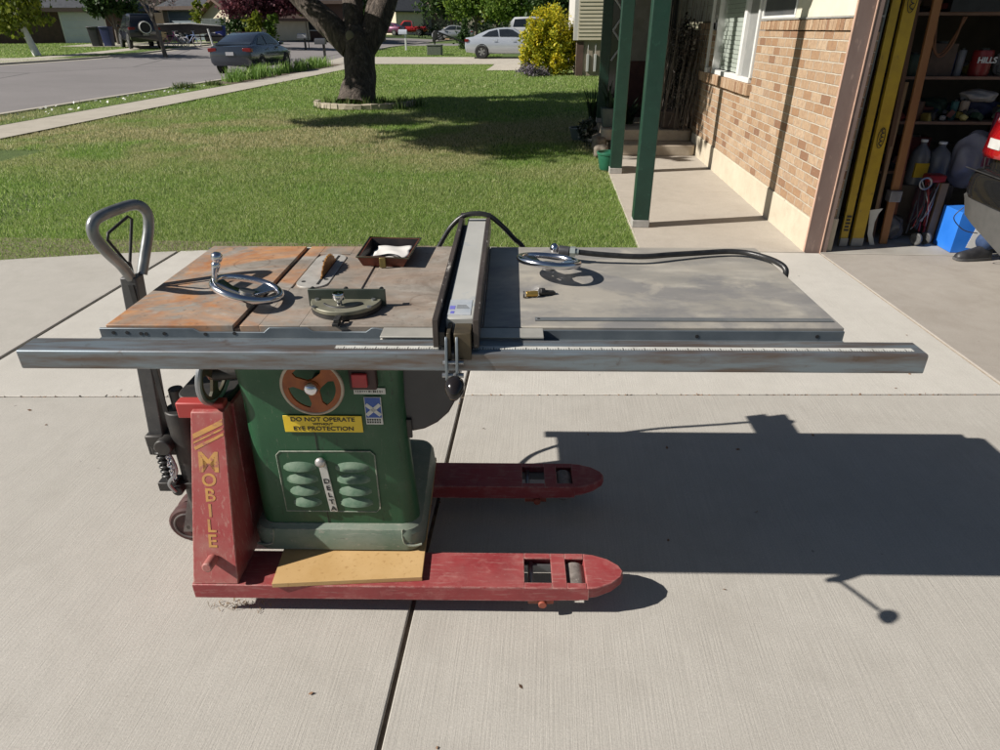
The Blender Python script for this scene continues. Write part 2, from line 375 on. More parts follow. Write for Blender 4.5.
# centre seam and louvred door
bm = new_bm(); box(bm, .4555, .4580, .0985, .1005, .236, .64); obj('seam_strip', bm, dark, saw)
def louvre_door():
    bm = new_bm()
    L = [(.331, .285), (.331, .497), (.343, .510), (.615, .512), (.627, .498), (.627, .298), (.614, .284)]
    prism(bm, L, 'y', .096, .0995); o = obj('louvred_door', bm, green, saw, bevel=.0015)
    bm = new_bm(); tube(bm, [(x, .0965, z) for x, z in L], .0022, 6, closed=True); obj('door_rim', bm, greygreen, o)
    for side in (0, 1):
        for k in range(4):
            x0, x1 = ((.345, .447), (.503, .607))[side]; x0 += k*.004 if side == 0 else 0; z = .447-k*.0445
            bm = new_bm(); rows = []
            for i in range(9):
                f = i/8; h = math.sin(math.pi*f)**.6 if 0 < f < 1 else 0
                x = x0+(x1-x0)*f; rows.append([(x, .0965, z-.001), (x, .0965-.018*h, z+.000), (x, .0965-.0165*h, z+.004+.002*h), (x, .0965-.008*h, z+.010+.008*h), (x, .0965, z+.013+.014*h)])
            loft(bm, rows); obj('louvre', bm, mat('dusty_green_enamel', (.07, .135, .085), (.15, .21, .15), .6, 0, 40), o, smooth=60)
    return o
door = louvre_door()
bm = new_bm(); hexa(bm, [(.470, .0905, .287), (.494, .0905, .287), (.494, .0955, .287), (.470, .0955, .287)], [(.455, .0905, .470), (.479, .0905, .470), (.479, .0955, .470), (.455, .0955, .470)])
latch = obj('door_latch', bm, mat('aluminium_plate', (.55, .55, .53), (.42, .42, .40), .4, .3, 20), saw, bevel=.001)
bm = new_bm(); sphere(bm, (.465, .084, .479), .0165, 1, .7, 1); obj('latch_knob', bm, mat('pale_cast_metal', (.55, .53, .52), (.38, .37, .36), .4, .6, 40), latch)
for k, ch in enumerate('DELTA'):
    z = .405-k*.0262; text(ch, .0245, Matrix.Translation((.4728+k*.0022, .0895, z)) @ FRONT @ Matrix.Rotation(R(4), 4, 'Z'), black, latch, 'badge_letter', bold=.0003, sx=1.1)
# yellow warning sign
sy = mat('yellow_sign', (.80, .58, .03), (.72, .50, .03), .45, 0, 12)
bm = new_bm(); box(bm, .372, .602, .0945, .0965, .580, .636); sg = obj('warning_sign', bm, sy, saw, bevel=.001)
tag(sg, 'yellow warning plate with black lettering about eye protection')
for s_, sz_, z in (('DO NOT OPERATE', .0190, .6235), ('WITHOUT', .0095, .6080), ('EYE PROTECTION', .0190, .5925)):
    text(s_, sz_, Matrix.Translation((.487, .0940, z)) @ FRONT, black, sg, 'lettering', bold=.00025, sx=1.16 if sz_ > .015 else 1.3)
# white label, blue cross sticker, switch
wl = mat('white_label', (.62, .62, .58), (.5, .5, .47), .5, 0, 30)
bm = new_bm(); box(bm, .588, .678, .0945, .0968, .709, .7285); lb = obj('maker_label', bm, wl, saw)
bm = new_bm()
for k in range(13):
    h = random.uniform(.003, .008); box(bm, .593+k*.0062, .593+k*.0062+random.uniform(.002, .005), .0938, .0944, .718-h/2, .718+h/2)
obj('printed_marks', bm, dark, lb)
bm = new_bm(); box(bm, .614, .663, .0940, .0966, .608, .7); st = obj('blue_sticker', bm, wl, saw, bevel=.001)
bm = new_bm(); box(bm, .6165, .6605, .0932, .0940, .632, .698); obj('blue_field', bm, mat('blue_print', (.02, .07, .30), (.03, .09, .36), .4, 0, 20), st)
bm = new_bm()
for a in (42, -42):
    M = Matrix.Translation((.6385, .0928, .658)) @ Matrix.Rotation(R(a), 4, 'Y'); box(bm, -.027, .027, -.0003, .0004, -.0055, .0055, M)
obj('white_cross', bm, wl, st)
for k in range(2):
    bm = new_bm()
    for i in range(6): box(bm, .6175+i*.007, .622+i*.007, .0932, .0938, .6135+k*.0085, .619+k*.0085)
    obj('printed_marks', bm, dark, st)
bm = new_bm(); box(bm, .585, .660, .070, .0975, .735, .812); sw = obj('switch_box', bm, mat('dark_red_black', (.03, .012, .014), (.05, .02, .02), .5, 0, 20), saw, bevel=.004)
bm = new_bm(); box(bm, .594, .637, .060, .0705, .748, .790); sb = obj('switch_paddle', bm, mat('red_plastic', (.45, .03, .04), (.35, .03, .035), .4, 0, 30), sw, bevel=.003)
# motor cover bulging from the right side
bm = new_bm(); pts = [(.70, .93), (.70, .557), (.74, .552), (.775, .560), (.815, .583), (.850, .618), (.874, .665), (.886, .72), (.888, .93)]
prism(bm, pts, 'y', .145, .47); obj('motor_cover', bm, mat('dark_grey_enamel', (.033, .034, .038), (.05, .05, .055), .4, 0, 6, bump=.05), saw, bevel=.008, seg=3)
bm = new_bm(); box(bm, .722, .738, .135, .146, .535, .60); obj('cover_hinge', bm, dark, saw, bevel=.002)

def handwheel(bm_rim, bm_web, c, R_, axis, r=.0085, spokes=3, M=None, a0=90):
    torus(bm_rim, c, R_, r, n=44, k=10, axis=axis, M=M)
# orange front handwheel
orange = mat('rusty_orange_paint', (.36, .10, .02), (.22, .055, .018), .55, 0, 18, c3=(.5, .17, .05), s3=30)
def web_mesh(bm, Rr, hub, holes, M, th=.008, a0=30, inner=.33, outer=.80):
    """wheel web: outer band and spokes left between the openings"""
    n = 72; ro, ri = Rr, Rr*outer; rings = []
    def P(r, a, y): return M @ Vector((r*math.cos(a), y, r*math.sin(a)))
    for (r0, r1) in ((ri, ro), (0, hub)):
        if r0 == 0:
            lathe(bm, [(0, -th), (hub, -th), (hub, th), (0, th)], n=24, M=M, axis='y'); continue
        A = [[bm.verts.new(P(r, 2*math.pi*k/n, y)) for k in range(n)] for r, y in ((r0, -th*.4), (r1, -th*.4), (r1, th*.4), (r0, th*.4))]
        for i in range(4):
            a, b = A[i], A[(i+1) % 4]
            for k in range(n): bm.faces.new((a[k], a[(k+1) % n], b[(k+1) % n], b[k]))
    for s in range(holes):
        a = R(a0+s*360/holes)
        for sgn in (1,):
            w0, w1 = hub*.75, Rr*.30
            pts = [(hub*.7, -w0), (ri*.75, -w1*.62), (ri*1.02, -w1*1.15), (ri*1.02, w1*1.15), (ri*.75, w1*.62), (hub*.7, w0)]
            MM = M @ Matrix.Rotation(-a, 4, 'Y'); prism(bm, pts, 'y', -th*.42, th*.42, M=MM)
Mw = Matrix.Translation((.492, .035, .764))
bm = new_bm(); web_mesh(bm, .081, .022, 3, Mw, a0=-80); fw = obj('front_handwheel', bm, orange, saw)
bm = new_bm(); torus(bm, (0, 0, 0), .083, .0050, M=Mw, axis='y', n=56); obj('wheel_rim', bm, mat('pale_worn_rim', (.42, .37, .30), (.3, .25, .2), .4, .5, 20), fw)
bm = new_bm(); sphere(bm, (0, -.012, 0), .0195, 1, .7, 1, M=Mw); obj('hub_cap', bm, chrome, fw)
bm = new_bm(); cyl(bm, (.492, .04, .764), (0, 1, 0), .012, .07); obj('wheel_shaft', bm, dark, fw)
# side handwheel
Mw2 = Matrix.Translation((.165, .165, .735)) @ Matrix.Rotation(R(84), 4, 'Z') @ Matrix.Rotation(R(6), 4, 'X')
bm = new_bm(); web_mesh(bm, .084, .020, 3, Mw2, a0=20, th=.010); fw2 = obj('side_handwheel', bm, mat('worn_green_brown', (.04, .06, .04), (.12, .07, .04), .5, .2, 20), saw)
bm = new_bm(); torus(bm, (0, 0, 0), .086, .009, M=Mw2, axis='y', n=56); obj('wheel_rim', bm, steel, fw2)
bm = new_bm(); cyl(bm, (.165, .165, .735), (1, .1, 0), .022, .10, r2=.017); obj('wheel_shaft', bm, dark, fw2)
bm = new_bm(); sphere(bm, (.158, .165, .735), .020, .6, 1, 1); obj('hub_cap', bm, mat('rusty_hub', (.22, .06, .03), (.12, .04, .03), .6, .2, 30), fw2)

# iron table top with the slots, insert opening and thickness
S1a, S1b, S2a, S2b = .325, .3435, .598, .6155
IN0, IN1, IV0, IV1 = .392, .496, .272, .600      # opening in the top around the insert
TW, TD = .96, .686
bm = new_bm(); z0, z1 = .922, T0
box(bm, 0, S1a, 0, TD, z0, z1); box(bm, S1b, IN0, 0, TD, z0, z1); box(bm, IN0, IN1, 0, IV0, z0, z1); box(bm, IN0, IN1, IV1, TD, z0, z1)
box(bm, IN1, S2a, 0, TD, z0, z1); box(bm, S2b, TW, 0, TD, z0, z1)
box(bm, S2a-.002, S2b+.002, 0, TD, z0-.002, z1-.004)
tt = obj('iron_table', bm, iron, saw, bevel=.0012)
bm = new_bm(); box(bm, S1a-.002, S1b+.002, .001, TD-.001, z0+.001, z1-.010); obj('slot_floor', bm, mat('dark_slot', (.03, .022, .018), (.07, .045, .03), .6, 0, 30), tt)  # slot floor coloured darker than the iron top
# rounded corners of the insert opening are filled by the insert itself
def stadium(x0, x1, y0, y1, r, n=8):
    return [(p[0], p[1]) for p in rrect(x0, x1, y0, y1, r, 0, n)]
bm = new_bm(); prism(bm, stadium(.3925, .4955, .2725, .5995, .012), 'z', T0-.008, T0-.0035); obj('insert_seat', bm, iron, tt)
bm = new_bm(); prism(bm, stadium(.396, .492, .277, .595, .046), 'z', T0-.004, T0+.0012); ins = obj('blade_insert', bm, mat('dusty_aluminium', (.50, .48, .44), (.38, .36, .33), .5, .2, 25), saw, bevel=.0008)
bm = new_bm(); box(bm, .459, .467, .30, .578, T0+.0005, T0+.0019); obj('blade_slot', bm, black, ins)
for p in ((.415, .325), (.428, .52), (.478, .345)):
    bm = new_bm(); cyl(bm, (p[0], p[1], T0+.0008), (0, 0, 1), .0065, .0012, 14); obj('finger_hole', bm, black, ins)
# blade
bm = new_bm(); n = 160; Rb = .127; zc = T0+.046-Rb; pts = []
for k in range(n):
    a = 2*math.pi*k/n; r = Rb - (.0 if k % 4 < 2 else .006) - (.003 if k % 4 == 1 else 0); pts.append((.437+r*math.cos(a), zc+r*math.sin(a)))
prism(bm, pts, 'x', .4605, .4642); obj('saw_blade', bm, mat('rusty_orange_blade', (.42, .20, .045), (.24, .11, .03), .5, .4, 40), saw, smooth=0)
# extension table
bm = new_bm(); box(bm, TW+.0015, 1.868, .002, TD, T0-.024, T0-.0006); ex = obj('extension_table', bm, lam, saw, bevel=.002)
bm = new_bm(); box(bm, TW+.02, 1.845, .03, .052, .85, T0-.0245); box(bm, TW+.02, 1.845, TD-.05, TD-.03, .85, T0-.0245); box(bm, 1.82, 1.845, .0525, TD-.0505, .85, T0-.0245); obj('apron', bm, mat('brown_plywood', (.16, .10, .06), (.22, .15, .09), .7, 0, 10), ex)
# front angle iron
angm = mat('blue_grey_angle_iron', (.16, .19, .215), (.24, .27, .29), .45, .6, 8, rr=(.35, .55))
bm = new_bm(); prism(bm, [(-.015, .925), (1.866, .925), (1.866, .9545), (.71, .9545), (.69, .958), (.68, .958), (.665, .9475), (.53, .9475), (.515, .958), (.42, .958), (.405, .945), (.24, .945), (.225, .9545), (-.015, .9545)], 'y', -.0075, -.0008)
ang = obj('front_angle', bm, angm, saw, bevel=.001)
bm = new_bm(); box(bm, -.015, 1.866, -.066, -.0078, .925, .930); obj('angle_flange', bm, angm, ang)
for u in (.02, .055, .09, .103, .15, .255, .33, 1.1, 1.5, 1.8):
    bm = new_bm(); cyl(bm, (u, -.0078, .941+.002*math.sin(u*40)), (0, -1, 0), .0048, .0008, 12); obj('bolt_hole', bm, black, ang)
# rail tube (hollow)
U0, U1, V0, V1, RZ0, RZ1 = -.136, 1.998, -.143, -.068, .9070, .9565
bm = new_bm(); th = .003
outer = [(p[0], p[1]) for p in rrect(V0, V1, RZ0, RZ1, .006, 0, 4)]; inner = [(p[0], p[1]) for p in rrect(V0+th, V1-th, RZ0+th, RZ1-th, .004, 0, 4)]
vo = [[bm.verts.new((u, y, z)) for y, z in outer] for u in (U0, U1)]; vi = [[bm.verts.new((u, y, z)) for y, z in inner] for u in (U0, U1)]
n = len(outer)
for k in range(n):
    j = (k+1) % n
    bm.faces.new((vo[0][k], vo[0][j], vo[1][j], vo[1][k])); bm.faces.new((vi[0][k], vi[1][k], vi[1][j], vi[0][j]))
    for e in (0, 1): bm.faces.new((vo[e][k], vo[e][j], vi[e][j], vi[e][k]))
rail = obj('fence_rail', bm, tube_m, saw)
for u in (U0, U1-.0035):
    bm = new_bm(); box(bm, u, u+.0035, V0+.004, V1-.004, RZ0+.004, RZ1-.004); obj('end_plate', bm, tube_m, rail)
def tape():
    m, t, b = nt('measuring_tape'); v = _coord(t); sp = t.nodes.new('ShaderNodeSeparateXYZ'); t.links.new(v, sp.inputs[0])
    def stripe(period, width, ylim):
        a = t.nodes.new('ShaderNodeMath'); a.operation = 'MULTIPLY'; a.inputs[1].default_value = 1/period; t.links.new(sp.outputs['X'], a.inputs[0])
        f = t.nodes.new('ShaderNodeMath'); f.operation = 'FRACT'; t.links.new(a.outputs[0], f.inputs[0])
        l = t.nodes.new('ShaderNodeMath'); l.operation = 'LESS_THAN'; l.inputs[1].default_value = width; t.links.new(f.outputs[0], l.inputs[0])
        g = t.nodes.new('ShaderNodeMath'); g.operation = 'LESS_THAN'; g.inputs[1].default_value = ylim; t.links.new(sp.outputs['Y'], g.inputs[0])
        k = t.nodes.new('ShaderNodeMath'); k.operation = 'MULTIPLY'; t.links.new(l.outputs[0], k.inputs[0]); t.links.new(g.outputs[0], k.inputs[1]); return k.outputs[0]
    c = _ramp(t, _noise(t, v, 20), [(.3, (.62, .62, .58)), (.7, (.45, .44, .40))])
    c = mixc(t, stripe(.00635, .2, -.1195), c, (.08, .08, .08)); c = mixc(t, stripe(.0254, .09, -.114), c, (.05, .05, .05))
    t.links.new(c, b.inputs['Base Color']); b.inputs['Roughness'].default_value = .4; return m
tm = tape(); bm = new_bm(); box(bm, .615, 1.975, -.1245, -.108, RZ1+.0004, RZ1+.0012); tp = obj('measuring_tape', bm, tm, saw)
# rear rail
bm = new_bm(); box(bm, -.02, 1.86, TD+.001, TD+.007, .90, .952); box(bm, -.02, 1.86, TD+.0072, TD+.05, .90, .906); obj('rear_rail', bm, angm, saw)

# ---------------- rip fence
fe = sthing('rip_fence', 'long pale rip fence with dark faces lying across the saw top', 'fence', (.90, -.1, T0))
fdark = mat('dark_worn_laminate_edge', (.035, .028, .025), (.07, .055, .048), .45, 0, 12, c3=(.45, .42, .38), s3=60, t3=(.62, .74), stretch=(1, .3, 1))
beam_m = mat('painted_pale_beam', (.40, .40, .375), (.48, .475, .445), .45, 0, 4, c3=(.33, .36, .37), s3=8, rr=(.35, .55))
bm = new_bm(); box(bm, .8775, .9435, -.088, .835, T0+.006, T0+.060); fb = obj('fence_beam', bm, beam_m, fe, bevel=.003)
bm = new_bm(); box(bm, .8785, .9425, .795, .797, T0+.0602, T0+.0606); obj('beam_joint', bm, black, fb)
for u0, u1, nm in ((.850, .863, 0), (.9445, .9575, 1)):
    bm = new_bm(); box(bm, u0, u1, -.132, .862, T0+.004, T0+.074); f_ = obj('fence_face', bm, fdark, fe, bevel=.001)
bm = new_bm(); box(bm, .8635, .8770, -.125, .82, T0+.006, T0+.040); obj('face_spacer', bm, dark, fe)
# square head on the rail
bm = new_bm(); box(bm, .712, 1.112, -.064, -.034, T0-.028, T0-.0055); obj('square_head', bm, mat('pale_steel_bar', (.40, .39, .35), (.5, .48, .43), .4, .3, 12), fe, bevel=.0015)
bm = new_bm(); box(bm, .712, 1.112, -.066, -.010, T0-.0025, T0+.0015); obj('head_plate', bm, MATS['pale_steel_bar'], fe, bevel=.001)
# maker label on the beam
bm = new_bm(); box(bm, .880, .935, -.070, .03, T0+.0604, T0+.0612); fl = obj('fence_label', bm, mat('shiny_label', (.60, .62, .64), (.45, .50, .56), .25, .2, 20), fe)
bm = new_bm(); box(bm, .882, .895, -.035, -.012, T0+.0613, T0+.0616); box(bm, .886, .895, -.062, -.046, T0+.0613, T0+.0616)
obj('label_print', bm, mat('violet_blue_print', (.12, .12, .5), (.2, .2, .55), .4), fl)
bm = new_bm()
for k in range(4): box(bm, .899, .931-k*.003, -.030+k*.007, -.028+k*.007, T0+.0613, T0+.0616)
obj('label_text_line', bm, dark, fl)
# clamp: two side plates, brown wedge, lever with ball
bm = new_bm(); box(bm, .884, .893, -.152, -.0885, T0-.03, T0+.05); box(bm, .9005, .940, -.150, -.0885, T0-.02, T0+.048); obj('clamp_body', bm, mat('brown_steel', (.06, .05, .035), (.11, .085, .05), .5, .4, 20), fe, bevel=.002)
for u in (.880, .9045):
    bm = new_bm(); prism(bm, [(-.152, T0+.040), (-.160, T0+.030), (-.172, T0-.02), (-.176, T0-.060), (-.166, T0-.067), (-.155, T0-.058), (-.150, T0-.01), (-.148, T0+.04)], 'x', u, u+.006); obj('clamp_plate', bm, angm, fe, bevel=.001)
bm = new_bm(); cyl(bm, (.872, -.165, T0-.052), (1, 0, 0), .006, .05); cyl(bm, (.874, -.158, T0-.022), (1, 0, 0), .005, .048); obj('pivot_bolt', bm, steel, fe)
bm = new_bm(); tube(bm, smoothpath([(.902, -.166, T0-.050), (.905, -.185, T0-.042), (.909, -.245, T0-.022), (.913, -.308, T0-.002)], 4), .0055, 10); lv = obj('clamp_lever', bm, steel, fe)
Mk = Matrix.Translation((.9155, -.335, T0+.009)) @ Matrix.Rotation(R(-64.5), 4, 'X') @ Matrix.Rotation(R(180), 4, 'Y')
bm = new_bm(); lathe(bm, [(0, -.026), (.010, -.024), (.0185, -.015), (.0215, -.003), (.0195, .009), (.0135, .020), (.008, .028), (0, .029)], n=24, M=Mk); obj('lever_ball', bm, mat('glossy_black', (.012, .010, .010), (.02, .016, .015), .12, 0, 5), lv, smooth=60)

# ---------------- mitre gauge
mg = sthing('mitre_gauge', 'grey semicircular mitre gauge with round silver knob near the front edge of the iron top', 'mitre gauge', (.59, .10, T0))
gm = mat('khaki_cast_metal', (.17, .165, .12), (.27, .26, .195), .5, .3, 14)
n = 16; arc = [(.59+.094*math.cos(R(180+180*k/n)), .128+.094*math.sin(R(180+180*k/n))) for k in range(n+1)]
bm = new_bm(); prism(bm, arc, 'z', T0+.012, T0+.024); hd = obj('protractor_head', bm, gm, mg, bevel=.002)
bm = new_bm(); prism(bm, [(x, y-.0) for x, y in arc], 'z', T0+.001, T0+.0118); obj('head_edge', bm, dark, hd)
bm = new_bm(); slot = []
for k in range(9): a = R(215+110*k/8); slot.append((.59+.062*math.cos(a), .128+.066*math.sin(a), T0+.0243))
tube(bm, slot, [.0035]*9, 6); obj('angle_slot', bm, black, hd)
bm = new_bm(); box(bm, .487, .695, .1285, .137, T0+.002, T0+.050); obj('face_plate', bm, mat('dark_green_grey', (.04, .055, .045), (.08, .09, .075), .45, .3, 10), mg, bevel=.0015)
for x in (.4965, .587, .683):
    bm = new_bm(); cyl(bm, (x, .1373, T0+.046), (0, 1, 0), .006, .010, 10); obj('face_bolt', bm, dark, mg)
for x, y in ((.513, .119), (.664, .119), (.518, .065), (.663, .066)):
    bm = new_bm(); cyl(bm, (x, y, T0+.0242), (0, 0, 1), .006, .004, 10); obj('stop_screw', bm, steel, mg)
bm = new_bm(); lathe(bm, [(0, 0), (.007, 0), (.007, .014), (.0145, .016), (.016, .020), (.016, .031), (.0145, .034), (.006, .034), (0, .033)], (.582, .082, T0+.0245), 24); obj('clamp_knob', bm, chrome, mg)
bm = new_bm(); box(bm, .5815, .5975, -.01, .022, T0+.002, T0+.010); box(bm, .585, .600, -.005, .025, T0+.010, T0+.020); obj('guide_bar', bm, dark, mg, bevel=.001)

# ---------------- loose handwheels on the table
def loose_wheel(name, label, c, Rr, tilt, rz, flip=False, a0=0, knob=None):
    root = sthing(name, label, 'handwheel', (c[0], c[1], T0), 'loose chrome handwheels lying on the saw')
    M = Matrix.Translation(c) @ Matrix.Rotation(R(rz), 4, 'Z') @ Matrix.Rotation(R(tilt), 4, 'Y')
    bm = new_bm(); torus(bm, (0, 0, 0), Rr, .0100, M=M, n=64, k=12)
    obj('wheel_rim', bm, chrome, root, smooth=60)
    s = -1 if not flip else 1
    for k in range(3):
        a = R(a0+120*k); q = lambda r, z: (r*math.cos(a), r*math.sin(a), z)
        bm = new_bm(); P = [Vector(q(.012, s*.016)), Vector(q(Rr*.5, s*.012)), Vector(q(Rr*.8, s*.004)), Vector(q(Rr*.97, 0))]
        side = Vector((-math.sin(a), math.cos(a), 0)); rings = []
        for p, wd, t_ in zip(P, (.016, .015, .021, .03), (.006, .005, .005, .004)):
            rings.append([M @ (p+side*wd+Vector((0, 0, t_))), M @ (p-side*wd+Vector((0, 0, t_))), M @ (p-side*wd-Vector((0, 0, t_))), M @ (p+side*wd-Vector((0, 0, t_)))])
        loft(bm, rings); obj('spoke', bm, chrome, root, bevel=.002)
    bm = new_bm(); lathe(bm, [(.008, s*.004), (.020, s*.004), (.021, s*.02), (.018, s*.028), (.008, s*.028)] , n=24, M=M); obj('hub', bm, mat('satin_metal', (.45, .45, .44), (.35, .35, .34), .35, .9, 20), root)
    if knob is not None:
        a = R(knob); Mk = M @ Matrix.Translation((Rr*math.cos(a), Rr*math.sin(a), 0))
        bm = new_bm(); lathe(bm, [(.0075, .004), (.0065, .012), (.0075, .022), (.0105, .040), (.0120, .050), (.0085, .054), (.012, .058), (.0148, .066), (.0140, .075), (.008, .081), (0, .082)], n=24, M=Mk); obj('grip', bm, chrome, root, smooth=60)
    return root
loose_wheel('handwheel', 'chrome handwheel with upright ball grip on the rusty left part of the saw top', (.314, .158, T0+.040), .087, 17, 20, False, 40, 168)
w2 = loose_wheel('handwheel', 'chrome handwheel lying upside down on the grey extension table beside the cable end', (1.145, .375, T0+.052), .088, 10, 60, False, 80, None)

# ---------------- cable with chrome ended plug on the extension table
cb = sthing('cable', 'black cable with a chrome ball end, lying along the back of the extension table', 'cable', (1.2, .51, T0))
z = T0+.034
bm = new_bm(); tube(bm, smoothpath([(1.245, .512, z+.002), (1.32, .506, z-.004), (1.44, .505, z-.010), (1.55, .54, z-.014), (1.65, .572, z-.018), (1.74, .588, z-.018), (1.80, .575, z-.018), (1.842, .530, z-.018), (1.864, .475, z-.017), (1.8785, .440, z-.026), (1.8795, .43, z-.05), (1.872, .425, z-.10), (1.80, .42, z-.160), (1.72, .42, z-.165)], 8), .0088, 12); obj('cable_sheath', bm, mat('black_cable', (.014, .014, .015), (.03, .03, .03), .35, 0, 40, bump=.6, bscale=200, bdist=.001), cb, smooth=60)
bm = new_bm(); tube(bm, [(1.186, .526, z+.004), (1.196, .522, z+.004), (1.219, .515, z+.003)], .0155, 16); obj('plug_body', bm, mat('black_ribbed', (.03, .03, .035), (.06, .06, .065), .4, 0, 20), cb, bevel=.002)
bm = new_bm(); tube(bm, [(1.2195, .515, z+.003), (1.236, .512, z+.003)], .0165, 6); tube(bm, [(1.236, .512, z+.003), (1.246, .511, z+.002)], .011, 12); obj('lock_nut', bm, mat('pale_green_steel', (.42, .47, .43), (.5, .54, .5), .35, .6, 20), cb, smooth=0)
bm = new_bm(); sphere(bm, (1.170, .532, z+.006), .0165, .9, 1, 1.15); obj('chrome_ball', bm, chrome, cb, smooth=60)
# black cable arching over the rear of the fence
bm = new_bm(); tube(bm, smoothpath([(.50, .60, .42), (.45, .68, .52), (.47, .745, .66), (.60, .79, .80), (.72, .80, .875), (.765, .80, .920), (.79, .80, .960), (.82, .80, 1.003), (.862, .80, 1.0375), (.91, .80, 1.0465), (.956, .80, 1.0375), (1.003, .80, .999), (1.042, .80, .957), (1.078, .80, .918), (1.11, .77, .82), (1.10, .74, .72)], 8), .0088, 12)
single('cable', bm, MATS['black_cable'], 'black cable arching over the far end of the grey rip fence', 'cable', s2w(.92, .8, .9), TH, off=(.92, .8, .9), smooth=60)

# ---------------- tray with papers
tr = sthing('tool_tray', 'shallow rusty red metal tray holding white paper at the rear of the iron top', 'tray', (.62, .56, T0), rz=0)
bm = new_bm(); b0 = [(.562, .475), (.692, .462), (.702, .655), (.562, .665)]; t0_ = [(.548, .462), (.712, .450), (.724, .668), (.548, .680)]
rust_red = mat('rusty_red_tin', (.17, .038, .018), (.07, .022, .014), .5, .2, 22, c3=(.06, .05, .03), s3=40)
A = [bm.verts.new((x, y, T0+.0015)) for x, y in b0]; B = [bm.verts.new((x, y, T0+.034)) for x, y in t0_]
ins2 = [(.556, .470), (.706, .458), (.717, .661), (.556, .673)]; C_ = [bm.verts.new((x, y, T0+.034)) for x, y in ins2]; D_ = [bm.verts.new((x+.004*(1 if x < .6 else -1), y, T0+.004)) for x, y in b0]
bm.faces.new(A[::-1]); bm.faces.new(D_).material_index = 1
for k in range(4):
    j = (k+1) % 4; bm.faces.new((A[k], A[j], B[j], B[k])); bm.faces.new((B[k], B[j], C_[j], C_[k])); bm.faces.new((C_[k], C_[j], D_[j], D_[k])).material_index = 1
ty = obj('tray_body', bm, [rust_red, mat('black_tin_inside', (.012, .010, .012), (.03, .022, .02), .4, .2, 20)], tr, smooth=0)
bm = new_bm(); tube(bm, [(x, y, T0+.034) for x, y in t0_], .0032, 8, closed=True); obj('tray_rim', bm, mat('olive_black_rim', (.05, .05, .03), (.10, .10, .06), .4, .3, 30), ty)
bm = new_bm(); box(bm, .620, .640, .450, .457, T0+.002, T0+.034); obj('tray_clasp', bm, mat('brass_worn', (.25, .2, .07), (.15, .12, .05), .4, .6, 40), ty, bevel=.002)
bm = new_bm()
N = 14
for gx in range(N):
    for gy in range(N):
        pass
grid = [[bm.verts.new((.580+.116*i/12+.003*math.sin(j*1.3), .484+.160*j/12, T0+.014+.002*math.sin(i*.7+j*.5)+.0015*math.sin(j*1.1))) for i in range(13)] for j in range(13)]
for j in range(12):
    for i in range(12): bm.faces.new((grid[j][i], grid[j][i+1], grid[j+1][i+1], grid[j+1][i]))
pp = obj('', bm, mat('white_paper', (.75, .72, .68), (.68, .66, .62), .7, 0, 10), None, off=(.62, .56, T0)); pp.name = 'paper_sheet'; pp.data.name = 'paper_sheet'
pp.location = s2w(.62, .56, T0); pp.rotation_euler = (0, 0, TH); tag(pp, 'crumpled white paper lying inside the rusty red tray', 'paper'); sm = pp.modifiers.new('solid', 'SOLIDIFY'); sm.thickness = .0006
bm = new_bm(); tube(bm, smoothpath([(.585, .497, T0+.021), (.615, .50, T0+.024), (.64, .515, T0+.024), (.665, .51, T0+.022), (.68, .492, T0+.021)], 5), .0045, 8)
single('cord', bm, black, 'short black cord lying across the white paper in the tray', 'cord', s2w(.62, .5, T0), TH, off=(.62, .5, T0))
# ---------------- brass fitting
bf = sthing('key_ring', 'brass tag with dark keys on a small ring, on the extension table near the fence', 'keys', (1.105, .215, T0), rz=0)
brass = mat('brass', (.55, .36, .10), (.42, .26, .07), .3, .8, 30)
bm = new_bm(); cyl(bm, (1.074, .208, T0+.009), (1, .12, 0), .0085, .033, 16); obj('brass_tag', bm, brass, bf, bevel=.001)
bm = new_bm(); torus(bm, (1.068, .205, T0+.009), .0075, .0025, axis='x', n=20, k=6); obj('ring', bm, dark, bf)
Mb = Matrix.Translation((1.118, .222, T0+.011)) @ Matrix.Rotation(R(20), 4, 'Z') @ Matrix.Rotation(R(10), 4, 'Y')
bm = new_bm(); cyl(bm, (-.006, 0, 0), (1, 0, 0), .011, .014, 16, M=Mb); box(bm, .008, .040, -.008, .008, -.006, .004, M=Mb); obj('key', bm, dark, bf, bevel=.0015)
bm = new_bm(); box(bm, 1.11, 1.14, .232, .242, T0+.001, T0+.004); obj('key', bm, brass, bf)
# ---------------- flat steel strip
bm = new_bm(); box(bm, -.3815, .3815, -.010, .010, 0, .0022)
so = single('steel_ruler', bm, mat('blue_grey_strip', (.15, .165, .175), (.21, .22, .225), .4, .3, 12), 'long thin grey steel strip lying near the front edge of the extension table', 'ruler', s2w(1.4755, .049, T0+.0002), TH+.001, smooth=0)
bm = new_bm(); cyl(bm, (-.372, 0, .0023), (0, 0, 1), .004, .0004, 12); h_ = obj('hang_hole', bm, black, so)

